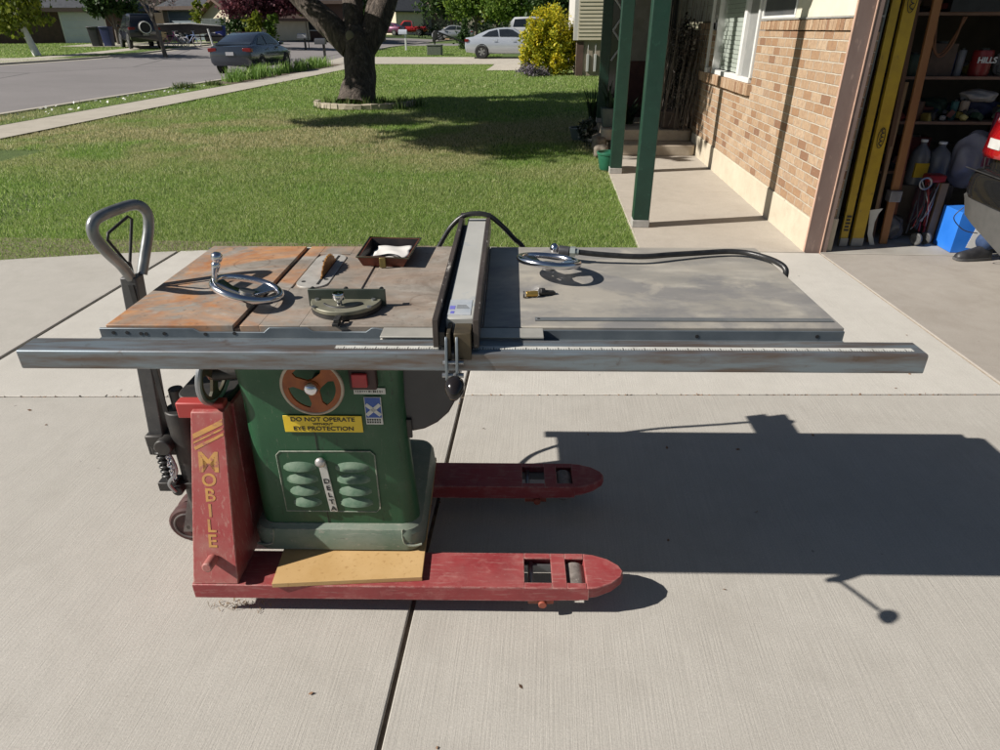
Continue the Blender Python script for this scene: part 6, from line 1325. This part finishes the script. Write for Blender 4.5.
    for sx_ in (-1, 1):
        for s in (-1, 1):
            M = Matrix.Translation((sx_*wb, s*(hw-.075), wr)); bm = new_bm(); lathe(bm, [(wr*.62, -.09), (wr*.93, -.10), (wr, -.07), (wr, .07), (wr*.93, .10), (wr*.62, .09)], n=26, M=M, axis='y'); wh_ = obj('wheel', bm, mat('car_tyre', (.02, .02, .02)), root)
            bm = new_bm(); web_mesh(bm, wr*.63, .05, 5, M @ Matrix.Translation((0, s*.085, 0)), th=.012, outer=.88); obj('rim', bm, mat('alloy_rim', (.45, .45, .46), (.38, .38, .4), .35, .8), wh_)
            bm = new_bm(); torus(bm, (sx_*wb, s*(hw-.02), wr+.015), wr*1.07, .03, axis='y', n=26, k=6); obj('wheel_arch', bm, mat('dark_arch', (.012, .012, .013)), root)
            if s*1 == -1 or True:
                pass
    for s in (-1, 1):
        bm = new_bm(); box(bm, .80*k, .98*k, s*hw*.93 if s > 0 else -hw*1.10, hw*1.10 if s > 0 else -hw*.93, low[3][2]*h-.02, low[3][2]*h+.10); obj('mirror', bm, paint, root, bevel=.02)
        for hx in (-.75, .25):
            bm = new_bm(); box(bm, hx*k, hx*k+.17, s*(hw+.005)-.012, s*(hw+.005)+.008, .84*h, .865*h); obj('door_handle', bm, paint, root)
            bm = new_bm(); box(bm, hx*k+.24, hx*k+.247, s*hw*.955-.012, s*hw*.985+.012, .34*h, .94*h); obj('door_gap', bm, black, root)
    return root
silver = mat('silver_blue_paint', (.50, .54, .60), (.52, .56, .62), .28, .35, 2, coat=1)
greyp = mat('blue_grey_paint', (.045, .055, .075), (.055, .065, .085), .22, .5, 2, coat=1)
c1 = car('blue grey sedan parked along the kerb beyond the irises', -12.62, 30.4, R(90), greyp, L=4.7, W=1.82, Hh=1.50)
x, y, z = far(497, 36.8, 57); c2 = car('silver sedan parked on the neighbour\'s concrete driveway', x+.55, y+.2, R(2), silver, L=4.6, Hh=1.52)
x, y, z = far(524, 52); car('white van parked far behind the silver sedan and the yellow bush', x+1, y, R(8), mat('white_car_paint', (.65, .66, .68), (.6, .6, .62), .25, .2, 2, coat=1), Hh=2.0, kind='suv', cat='van')
x, y, z = far(391, 92); car('small dark purple car parked left of the red truck', x-.3, y, R(160), mat('purple_paint', (.10, .02, .06), (.13, .03, .08), .3, .3, 2, coat=1), Hh=1.6, cat='car')
x, y, z = far(408, 94); car('bright red truck parked before the far two storey house', x, y, R(178), mat('red_car_paint', (.42, .02, .02), (.35, .02, .02), .3, .2, 2, coat=1), L=5, Hh=1.9, kind='pickup', cat='truck')
x, y, z = far(453, 72); car('small grey car parked far off behind the conical shrub', x, y, R(180), mat('pale_grey_paint', (.35, .37, .40), (.3, .32, .35), .3, .4, 2, coat=1), Hh=1.5)
x, y, z = far(340, 60); car('white car glimpsed between the limbs of the big tree', x, y+1, R(180), MATS['white_car_paint'], Hh=1.5)
# dark off-roader with a spare wheel on its back
x, y, z = far(138, 40); jp = car('black off-road car with a white ringed spare wheel, parked before the second house', x, y, R(130), mat('black_car_paint', (.012, .012, .014), (.016, .016, .018), .3, .2, 2, coat=1), L=4.3, Hh=1.85, kind='suv', cat='off-road car')
bm = new_bm(); M = Matrix.Translation((-2.25, 0, 1.10)); lathe(bm, [(.15, -.09), (.33, -.10), (.36, -.06), (.36, .06), (.33, .10), (.15, .09)], n=26, M=M, axis='x'); obj('spare_wheel', bm, MATS['car_tyre'], jp)
bm = new_bm(); torus(bm, (-2.36, 0, 1.10), .30, .028, axis='x', n=26, k=6); obj('wheel_ring', bm, white, jp)

def gable(label, x, y, rz, w_, d_, hw_, hr, wallm, roofm, garage=None, gm__=None, windows=(), name='house', over=.5, hip=False):
    """house: front faces local -y"""
    root = empty(name, label, 'house', (x, y, gz(x, y)-.02), rz); OFF[root] = (0, 0, 0)
    bm = new_bm(); box(bm, -w_/2, w_/2, 0, d_, 0, hw_); obj('wall', bm, wallm, root, smooth=0)
    bm = new_bm()
    if hip == 'front':      # gable end towards the street
        prism(bm, [(-w_/2, hw_), (w_/2, hw_), (0, hr)], 'y', 0.002, d_-.002); obj('gable_wall', bm, wallm, root, smooth=0); bm = new_bm()
        for s in (-1, 1):
            a = Vector((s*(w_/2+over), 0, hw_-over*(hr-hw_)/(w_/2))); b_ = Vector((0, 0, hr)); hexa(bm, [(a.x, -over, a.z), (a.x, d_+over, a.z), (b_.x, d_+over, b_.z), (b_.x, -over, b_.z)], [(a.x, -over, a.z+.2), (a.x, d_+over, a.z+.2), (b_.x, d_+over, b_.z+.2), (b_.x, -over, b_.z+.2)])
    elif hip:
        loft(bm, [[(-w_/2-over, -over, hw_), (w_/2+over, -over, hw_), (w_/2+over, d_+over, hw_), (-w_/2-over, d_+over, hw_)], [(-w_/2+d_*.3, d_*.5-.1, hr), (w_/2-d_*.3, d_*.5-.1, hr), (w_/2-d_*.3, d_*.5+.1, hr), (-w_/2+d_*.3, d_*.5+.1, hr)]])
    else:
        prism(bm, [(-over, hw_+.001), (-over, hw_+.15), (d_/2, hr+.1), (d_+over, hw_+.15), (d_+over, hw_+.001)], 'x', -w_/2-over, w_/2+over)
    obj('roof', bm, roofm, root, smooth=0)
    bm = new_bm(); box(bm, -w_/2-over, w_/2+over, -over-.03, -over-.002, hw_-.12, hw_+.14)
    if hip != 'front': obj('fascia', bm, mat('dark_fascia', (.10, .07, .055), (.13, .09, .07), .7), root)
    else: bm.free()
    if garage:
        gx0, gx1, gh_ = garage; bm = new_bm(); box(bm, gx0-.1, gx1+.1, -.03, .05, 0, gh_+.1); gf = obj('garage_frame', bm, white, root)
        bm = new_bm()
        for k in range(4): box(bm, gx0, gx1, -.05, -.031, .01+k*gh_/4, (k+1)*gh_/4-.015)
        obj('garage_door', bm, gm__, gf, bevel=.004)
    for (wx0, wx1, wz0, wz1) in windows:
        bm = new_bm(); box(bm, wx0-.06, wx1+.06, -.03, .02, wz0-.06, wz1+.06); fr_ = obj('window', bm, white, root)
        bm = new_bm(); box(bm, wx0, wx1, -.036, -.031, wz0, wz1); obj('pane', bm, glass_d, fr_)
    return root
brownbrick = mat('dark_brown_brick', (.075, .045, .035), (.11, .065, .05), .85, 0, 3)
greyroof = mat('slate_grey_shingles', (.04, .044, .052), (.065, .07, .08), .85, 0, 3, c3=(.03, .032, .036), s3=12)
bluedoor = mat('pale_blue_grey_door', (.42, .46, .50), (.46, .50, .54), .5, 0, 2)
cream = mat('cream_stucco', (.60, .53, .40), (.66, .59, .46), .8, 0, 2)
x, y, z = far(40, 44.2); gable('dark brick house with a pale garage door at the far left', x-2.2, y+1.2, R(12), 13, 8, 2.06, 4.2, brownbrick, greyroof, (2.75, 5.5, 1.93), mat('pale_garage_door', (.60, .63, .70), (.66, .68, .74), .5, 0, 2), [(-3.5, -1.5, .9, 1.8)], hip=True)
x, y, z = far(178, 52); gable('tan house with grey roof and blue grey garage door behind the bicycles', x+.3, y+1, R(-12), 4.2, 4, 2.3, 3.6, mat('tan_stucco', (.50, .42, .32), (.55, .47, .38), .8, 0, 2), greyroof, (-1.5, 1.5, 2.1), mat('blue_grey_door', (.20, .25, .28), (.24, .29, .32), .5), hip=True)
x, y, z = far(150, 58); gable('pale beige house wall partly hidden by the blossom tree', x-1.5, y-1, R(-35), 9, 7, 3.2, 4.6, cream, greyroof, None, None, [(-1, 0, 2.6, 3.6)])
x, y, z = far(213, 49.5); h3 = gable('cream gabled house with brown eaves behind the blue bin', x+.1, y+1.2, R(-28), 4.2, 8, 1.65, 2.75, cream, mat('brown_eaves_roof', (.10, .06, .045), (.14, .09, .07), .8, 0, 3), None, None, [], hip='front')
x, y, z = far(245, 56); gable('low house with solar panels on its blue grey roof', x+2.2, y+3, R(8), 8, 9, 2.0, 4.0, brownbrick, mat('solar_blue_roof', (.10, .14, .24), (.14, .19, .30), .3, .3, 2), None, None, [(-2.5, -1, .8, 1.8)], hip=False)
x, y, z = far(292, 54); gable('dark brick house behind the purple leaved tree', x, y+1, R(4), 8, 7, 2.8, 4.5, brownbrick, greyroof, None, None, [(1, 2.4, .8, 1.9)])
x, y, z = far(309, 74); gable('small white house glimpsed left of the big trunk', x, y+1, 0, 5, 5, 3.2, 5.0, cream, greyroof, None, None, [])
x, y, z = far(409, 104); bh = gable('two storey grey and white house behind the red truck', x+.9, y+2, R(-10), 4.8, 11, 3.4, 5.3, mat('grey_gable_siding', (.30, .275, .26), (.34, .31, .295), .7, 0, 2), greyroof, (-2.0, .2, 1.7), bluedoor, [(-1.7, -.8, 2.6, 3.5), (.4, 1.3, 2.6, 3.5)], hip='front')
x, y, z = far(393, 102); gable('sunlit white wing of the two storey house', x-.2, y-.5, R(-45), 3.2, 5, 3.4, 4.6, cream, greyroof, None, None, [], hip='front')
x, y, z = far(425, 104); gable('brown gabled wing right of the two storey house', x, y+2, R(-14), 4, 8, 3.6, 6.0, mat('brown_siding', (.18, .13, .10), (.22, .16, .12), .8), greyroof, None, None, [], hip='front')
# neighbour's house beyond the yellow bush: siding above a concrete base
nh = empty('neighbour_house', 'neighbour house with beige lap siding above a concrete base, beyond the yellow bush', 'house', (1.4, 27.9, 0)); OFF[nh] = (1.4, 27.9, 0)
sid2 = mat('beige_lap_siding', (.42, .38, .27), (.47, .43, .32), .7, 0, 3)
bm = new_bm(); box(bm, .98, 9, 27.9, 37, 0, 1.22); obj('concrete_base', bm, concrete('house_base_concrete', (.30, .25, .19), (.38, .32, .25), False, 1), nh)
bm = new_bm(); box(bm, .86, 9, 27.8, 37, 1.221, 5); obj('wall', bm, mat('white_corner_board', (.6, .58, .54), (.55, .53, .5), .6), nh)
for k in range(26):
    bm = new_bm(); z = 1.23+k*.125; prism(bm, [(27.795, z), (27.765, z), (27.79, z+.123), (27.795, z+.123)], 'x', 1.02, 9); obj('siding_board', bm, sid2, nh, smooth=0)
bm = new_bm(); box(bm, .99, 1.25, 27.86, 27.899, .0, 1.18); obj('brick_pier', bm, brownbrick, nh)
for x_ in (1.38, 1.66):
    bm = new_bm(); box(bm, x_, x_+.09, 27.80, 27.89, .15, .75); cyl(bm, (x_+.045, 27.84, .75), (0, 0, 1), .012, .35, 8); obj('meter', bm, mat('pale_meter', (.5, .5, .48)), nh, bevel=.01)
# -------- smaller things along the street
def mailbox(label, px, zc, hgt, boxm, postm, rz=0, two=False):
    x, y, z = far(px, zc); root = empty('mailbox', label, 'mailbox', (x, y, z), rz); OFF[root] = (0, 0, 0)
    bm = new_bm(); box(bm, -.055, .055, -.055, .055, 0, hgt-.1); obj('mail_post', bm, postm, root, bevel=.01)
    bm = new_bm(); prism(bm, [(-.14, hgt-.28), (.14, hgt-.28), (.14, hgt-.12), (.10, hgt-.03), (0, hgt), (-.10, hgt-.03), (-.14, hgt-.12)], 'x', -.42, .12); b2 = obj('box', bm, boxm, root)
    bm = new_bm(); prism(bm, [(-.13, hgt-.27), (.13, hgt-.27), (.13, hgt-.12), (0, hgt-.01), (-.13, hgt-.12)], 'x', -.432, -.4205); obj('box_door', bm, boxm, b2)
mailbox('black mailbox on a dark post beyond the irises', 322, 33.2, 1.15, mat('grey_black_box', (.06, .065, .07), (.09, .09, .1), .4, .3), black)
mailbox('white mailbox on a white post between the big tree and the far street', 405, 42.5, 1.22, mat('white_blue_box', (.55, .58, .64), (.45, .48, .56), .5), white)
mailbox('pale grey mailbox across the street by the sapling', 303.5, 42, .95, mat('pale_grey_box', (.5, .5, .5), (.42, .42, .42), .5), dark)
def bin_(label, px, zc, m, h=1.05, w_=.6, grp='wheeled bins'):
    x, y, z = far(px, zc); root = empty('wheeled_bin', label, 'bin', (x, y, z), .1, grp); OFF[root] = (0, 0, 0)
    bm = new_bm(); loft(bm, [rrect(-w_*.4, w_*.4, -w_*.4, w_*.4, .03, .03), rrect(-w_*.5, w_*.5, -w_*.5, w_*.5, .04, h)]); obj('tub', bm, m, root)
    bm = new_bm(); box(bm, -w_*.53, w_*.53, -w_*.55, w_*.53, h+.002, h+.07); obj('lid', bm, m, root, bevel=.02)
bin_('black bin left of the pair beside the far garage', 94, 41.5, mat('black_bin', (.02, .02, .024), (.03, .03, .035), .5)); bin_('dark blue bin right of the pair beside the far garage', 106, 41.5, mat('dark_blue_bin', (.02, .03, .10), (.03, .04, .14), .5)); bin_('bright blue bin before the cream house', 220, 45, mat('blue_bin', (.02, .04, .28), (.03, .06, .34), .5), 1.0)
# utility box with fallen black hoop arm
x, y, z = far(434, 38.5); bm = new_bm(); box(bm, -.42, .42, -.35, .35, 0, .50); box(bm, -.45, .45, -.38, .38, .501, .56); ub = single('utility_box', bm, mat('olive_green_box', (.10, .12, .09), (.13, .15, .11), .6), 'low olive green utility box at the end of the neighbour driveway', 'utility box', (x, y, z), bevel=.02)
x, y, z = far(436, 41.5); root = empty('leaning_hoop', 'black angled arm with long pole leaning behind the utility box', 'hoop', (x, y, z)); OFF[root] = (0, 0, 0)
bm = new_bm(); prism(bm, [(-.25, .55), (-.02, .62), (.12, 1.15), (-.10, 1.20), (-.22, 1.05)], 'y', -.1, .1); obj('base_weight', bm, black, root, bevel=.03)
bm = new_bm(); tube(bm, [(.05, 0, 1.12), (1.1, .1, .75), (2.3, .2, .25), (2.6, .2, .1)], .045, 8); tube(bm, [(-.05, 0, .65), (.45, .05, .95)], .03, 8); tube(bm, [(-.15, 0, .0), (-.1, 0, .8)], .05, 8); obj('pole', bm, black, root)
def pillar(label, px, zc, h, w_, m):
    x, y, z = far(px, zc); root = empty('gate_pillar', label, 'pillar', (x, y, z)); OFF[root] = (0, 0, 0)
    bm = new_bm(); box(bm, -w_/2, w_/2, -w_/2, w_/2, 0, h-.15); obj('shaft', bm, m, root); bm = new_bm(); box(bm, -w_*.62, w_*.62, -w_*.62, w_*.62, h-.149, h); obj('cap', bm, cream, root)
pillar('tan brick pillar on the far side of the street', 447, 78, 1.3, .6, mat('tan_pillar_brick', (.42, .27, .15), (.5, .33, .2), .8)); pillar('short stone pillar just right of the big trunk', 382.5, 62, .9, .42, mat('stone_pillar', (.30, .26, .18), (.36, .31, .22), .8))
# white slanted sign post, grey panels, trailer with covered load, bicycles
x, y, z = far(211, 38); bm = new_bm(); tube(bm, [(0, 0, 0), (-.18, 0, 1.2)], .05, 8); single('marker_post', bm, white, 'white slanting post at the far kerb left of the blue grey sedan', 'post', (x, y, z))
for k, px_ in enumerate((208, 217, 222)):
    x, y, z = far(px_, 48.5); bm = new_bm(); box(bm, -.36, .36, -.03, .03, 0, 1.35); single('fence_panel', bm, mat('grey_panel', (.20, .23, .23), (.24, .27, .27), .6), ('left', 'middle', 'right')[k]+'most of the three grey fence panels before the cream house', 'fence panel', (x, y, z+.15), .1, 'grey fence panels', bevel=.01)
x, y, z = far(189, 44); tr_ = empty('boat_trailer', 'dark covered boat on a trailer beside the bicycles', 'trailer', (x, y, z), .12); OFF[tr_] = (0, 0, 0)
bm = new_bm(); loft(bm, [[(-1.7, -.6, .75), (-1.7, .6, .75), (-1.7, .7, 1.15), (-1.7, -.7, 1.15)], [(.4, -.7, .55), (.4, .7, .55), (.4, .8, 1.2), (.4, -.8, 1.2)], [(2.2, -.1, .8), (2.2, .1, .8), (2.2, .12, 1.05), (2.2, -.12, 1.05)]]); obj('hull', bm, mat('black_cover', (.015, .015, .02), (.03, .03, .04), .4), tr_)
bm = new_bm(); tube(bm, [(-1.75, -.72, 1.17), (.4, -.82, 1.22), (2.2, -.1, 1.07)], .035, 6); obj('gunwale', bm, white, tr_)
for s in (-1, 1):
    bm = new_bm(); lathe(bm, [(.1, -.08), (.28, -.09), (.30, 0), (.28, .09), (.1, .08)], (-.3, s*.75, .3), 20, axis='y'); obj('wheel', bm, MATS['car_tyre'], tr_)
bm = new_bm(); tube(bm, [(-1.5, 0, .45), (2.6, 0, .45)], .05, 6); obj('drawbar', bm, dark, tr_)
x, y, z = far(214, 45); bm = new_bm(); loft(bm, [rrect(-.6, .6, -.3, .3, .08, 0), rrect(-.65, .65, -.35, .35, .1, .35), rrect(-.4, .4, -.2, .2, .1, .55)]); single('white_tarp', bm, rag, 'white covered heap between the trailer and the blue bin', 'tarp', (x, y, z+.1))
def bicycle(label, px, zc, m, rz):
    x, y, z = far(px, zc); root = empty('bicycle', label, 'bicycle', (x, y, z), rz, 'bicycles across the street'); OFF[root] = (0, 0, 0)
    for sx_ in (-.42, .42):
        bm = new_bm(); torus(bm, (sx_, 0, .28), .26, .022, axis='y', n=24, k=6); w__ = obj('wheel', bm, mat('pale_tyre', (.4, .38, .40), (.3, .28, .3), .6), root)
        bm = new_bm()
        for k in range(6): a = k*math.pi/6; tube(bm, [(sx_-.25*math.cos(a), 0, .28-.25*math.sin(a)), (sx_+.25*math.cos(a), 0, .28+.25*math.sin(a))], .004, 4)
        obj('spokes', bm, steel, w__)
    bm = new_bm()
    for a, b_ in (((-.42, .28), (-.12, .62)), ((-.12, .62), (.28, .68)), ((.28, .68), (-.05, .26)), ((-.05, .26), (-.15, .72)), ((-.42, .28), (-.05, .26)), ((.42, .28), (.27, .85))): tube(bm, [(a[0], 0, a[1]), (b_[0], 0, b_[1])], .022, 6)
    obj('frame', bm, m, root); bm = new_bm(); box(bm, -.26, -.04, -.06, .06, .72, .77); obj('saddle', bm, black, root, bevel=.02); bm = new_bm(); tube(bm, [(.27, -.25, .88), (.27, .25, .88)], .018, 6); obj('handlebar', bm, steel, root)
bicycle('pink child bicycle, leftmost of the bicycles across the street', 168, 40.5, mat('pink_frame', (.5, .12, .3), (.55, .15, .35), .4), .3); bicycle('white child bicycle, middle one of the bicycles across the street', 178, 40.8, mat('white_frame', (.6, .6, .6)), 2.9); bicycle('blue child bicycle, rightmost of the bicycles across the street', 188, 41, mat('blue_frame', (.2, .3, .55), (.25, .35, .6), .4), .1)
# -------- trees and shrubs
barkd = mat('dull_bark', (.09, .075, .06), (.16, .14, .12), .9, 0, 6, bump=.6, bscale=30, bdist=.02)
def ftree(name, label, px, zc, blobs, n, size, lm, trunk_r=.12, trunk=None, bm_=None, group=None, cat='tree', droop=0, clump=.22, lean=0):
    """blobs in metres relative to the foot: (dx, dy, z, rx, ry, rz)"""
    x, y, z = far(px, zc); root = empty(name, label, cat, (x, y, z-.02), 0, group); OFF[root] = (0, 0, 0)
    top = max(b_[2] for b_ in blobs); bm = new_bm(); pts = trunk or [(0, 0, 0), (lean*.3, 0, top*.35), (lean, 0, top*.8)]
    tube(bm, smoothpath(pts, 4), [trunk_r*(1-.7*i/(4*(len(pts)-1))) for i in range(4*(len(pts)-1)+1)], 8)
    for b_ in blobs[:8]: tube(bm, [pts[len(pts)//2], ((b_[0]+pts[len(pts)//2][0])/2, b_[1]/2, (b_[2]+pts[len(pts)//2][2])/2+.1), (b_[0], b_[1], b_[2])], [trunk_r*.5, trunk_r*.3, trunk_r*.15], 5)
    obj('trunk', bm, bm_ or barkd, root, smooth=60)
    c = quads('crown', crown_pts(blobs, n, clump=clump), size, lm, droop=droop); c.parent = root; return root
lg = leafmat('fresh_green_leaves', (.06, .12, .015), (.13, .22, .03), (.24, .33, .05), .4, .5); lgd = leafmat('deep_green_leaves', (.02, .05, .012), (.045, .09, .02), (.08, .13, .03), .3, .4)
lpu = leafmat('purple_leaves', (.05, .015, .024), (.13, .04, .055), (.24, .08, .09), .3, .5); lyg = leafmat('yellow_green_leaves', (.10, .14, .015), (.22, .27, .03), (.36, .38, .04), .4, .5)
ly = leafmat('golden_shrub_leaves', (.20, .25, .02), (.48, .44, .02), (.72, .58, .03), .35, 1.6); lbl = leafmat('blossom', (.15, .11, .10), (.38, .30, .28), (.6, .5, .5), .3, .6)
ftree('birch_tree', 'white trunked birch with hanging yellow green leaves at the far left', 30, 33.5, [(.5, 0, 1.75, .7, .8, .55), (-.9, 0, 1.5, 1.0, .9, .6), (-.6, 0, 3.0, 1.5, 1.5, 1.2), (-1.6, 0, 2.3, .9, 1, 1.0), (.3, 0, 2.6, .6, .8, .6), (-.4, -.3, 4.2, 2, 2, 1.4), (1.4, 0, 3.6, 1.4, 1.2, .9)], 5200, .15, lyg, .19, [(0, 0, 0), (-.35, 0, 1.4), (-.6, 0, 3.0), (-.7, 0, 4.4)], white, droop=1.2)
ftree('leafy_tree', 'dark green tree between the far left house and the black off-road car', 116, 43.5, [(-.3, 0, 2.7, 1.5, 1.3, .75), (.6, 0, 2.2, 1.0, 1, .7), (-.9, 0, 2.1, .6, .6, .5)], 3200, .17, lgd, .14)
ftree('blossom_tree', 'nearly bare tree with pale blossoms at the far kerb', 160, 34, [(-.9, 0, 3.0, 1.2, 1, .8), (.4, 0, 3.2, 1.2, 1, .8), (-.2, 0, 4.0, 1.6, 1.4, .9)], 700, .09, lbl, .12, [(0, 0, 0), (-.12, 0, 1.0), (-.3, 0, 1.8), (-.9, 0, 2.9)])
ftree('young_tree', 'slim young tree before the cream gable', 199, 47, [(0, 0, 1.7, .45, .4, .8), (.2, 0, 2.5, .35, .3, .5), (.7, 0, 2.4, .3, .3, .2)], 420, .14, lyg, .05)
ftree('dark_shrub', 'dark shrub beside the blue bin', 234, 46.5, [(0, 0, 1.1, .9, .7, .9), (.9, 0, .9, .8, .7, .8)], 1500, .13, lgd, .06, cat='shrub')
ftree('purple_plum_tree', 'purple leaved plum tree reaching over the blue grey sedan', 271, 42.6, [(-1.3, 0, 3.3, 1.6, 1.4, 1.0), (.9, 0, 3.2, 1.7, 1.4, 1.0), (-.2, 0, 2.5, 1.7, 1.2, .65), (1.4, 0, 2.4, 1.2, 1, .6), (-2.2, 0, 2.3, .9, .8, .5), (-1.0, 0, 2.0, .8, .8, .4), (.5, 0, 1.95, .8, .8, .4)], 8000, .14, lpu, .14)
ftree('young_tree', 'yellow green young tree left of the pair behind the grey sedan', 257, 41.5, [(-.1, 0, 1.3, .50, .5, .6), (.1, 0, 1.9, .3, .3, .35), (-.45, 0, 1.1, .3, .3, .3)], 750, .13, lyg, .05)
ftree('young_tree', 'darker green young tree right of the pair behind the grey sedan', 270, 41.7, [(.1, 0, 1.2, .40, .4, .6), (.3, 0, 1.8, .3, .3, .3)], 600, .13, lg, .05)
ftree('sapling', 'thin sapling with a few leaves behind the pale grey mailbox', 307, 43.5, [(0, 0, 2.3, .45, .4, .45), (-.2, 0, 2.9, .4, .4, .3)], 320, .12, lyg, .035)
ftree('golden_shrub', 'large rounded golden yellow shrub at the corner of the neighbour house', 549, 25.3, [(-.35, 0, 1.0, .80, .8, .95), (.35, 0, 1.1, .75, .7, 1.05), (.0, 0, 1.75, .75, .7, .72), (-.6, -.1, 1.35, .45, .4, .45), (.85, 0, .7, .42, .5, .62), (.2, -.3, .6, .8, .5, .6), (-.78, 0, .65, .38, .4, .55), (.8, 0, 1.3, .38, .4, .5)], 17000, .060, ly, .06, cat='shrub', clump=.10)
ftree('lavender_bush', 'low grey purple bush in front of the golden shrub', 535, 24.3, [(-.25, 0, .22, .42, .4, .26), (.25, 0, .18, .4, .4, .2)], 1300, .045, leafmat('grey_purple_leaf', (.10, .08, .11), (.20, .17, .21), (.14, .16, .10), .2, 3), .03, cat='bush')
ftree('conical_shrub', 'small dark conical evergreen on the lawn left of the silver sedan', 463.5, 44, [(0, 0, .55, .50, .5, .6), (0, 0, 1.0, .36, .36, .5), (0, 0, 1.5, .2, .2, .4)], 1500, .09, lgd, .05, cat='shrub')
big = [(-1.4, 0, 3.4, 1.9, 1.6, 1.5), (1.3, 0, 3.6, 1.9, 1.6, 1.6), (0, 0, 4.6, 2.3, 2, 1.6), (-.6, -.4, 2.6, 1.3, 1, .9), (1.8, -.3, 2.5, 1.0, 1, .8)]
for k, (px_, zc_, lm_, sc, lab) in enumerate(((452, 78, lgd, 1.25, 'dark green tree left of the row beyond the silver sedan'), (476, 70, lg, 1.15, 'bright green tree straight above the tail of the silver sedan'), (497, 76, lyg, 1.1, 'pale yellow green tree above the roof of the silver sedan'), (514, 66, lg, 1.05, 'bright leafy tree above the bonnet of the silver sedan'), (541, 72, lgd, 1.3, 'dark evergreen behind the golden shrub'), (562, 62, lgd, 1.2, 'dark tree between the golden shrub and the neighbour house'), (452, 118, lg, 1.4, 'green tree right of the far two storey house'), (372, 118, lgd, 1.8, 'dark tree left of the far two storey house, behind the trunk'), (352, 84, lgd, 1.3, 'dark tree seen between the limbs of the big tree'), (325, 66, lgd, 1.1, 'dark tree behind the small white house'), (222, 74, lgd, 1.5, 'dark tree rising behind the cream gabled house'), (130, 70, lgd, 1.6, 'dark tree rising behind the beige house wall'), (75, 66, lgd, 1.4, 'dark tree rising behind the brick house'), (10, 52, lgd, 1.3, 'dark tree behind the birch at the left edge'))):
    ftree('street_tree', lab, px_, zc_, [tuple(v_*sc for v_ in b_) for b_ in big], 3600, .20*sc, lm_, .2*sc, group='trees down the street')
# undergrowth coloured dark as shade under the far trees and a distant wood closing the street
def wood(name, pts, h, n, lm_, label):
    bl = []
    for (px_, zc_) in pts: x, y, z = far(px_, zc_); bl.append((x, y, z+h*.45, h*1.1, h*.6, h*.55))
    o = quads(name, crown_pts(bl, n, clump=.2), h*.07, lm_); tag(o, label, 'trees'); o['kind'] = 'stuff'; return o
wood('distant_wood', [(a, 150) for a in range(-30, 720, 22)], 8, 15000, lgd, 'distant mass of trees closing the view beyond the houses')
wood('shade_undergrowth', [(a, 80+(a % 7)) for a in (432, 445, 458, 470, 482, 494, 506, 518, 530, 545, 560)], 2.0, 5000, leafmat('shade_leaves', (.010, .022, .008), (.02, .04, .012), (.03, .06, .02), .2, .5), 'undergrowth below the far trees, its leaves coloured dark for shade')
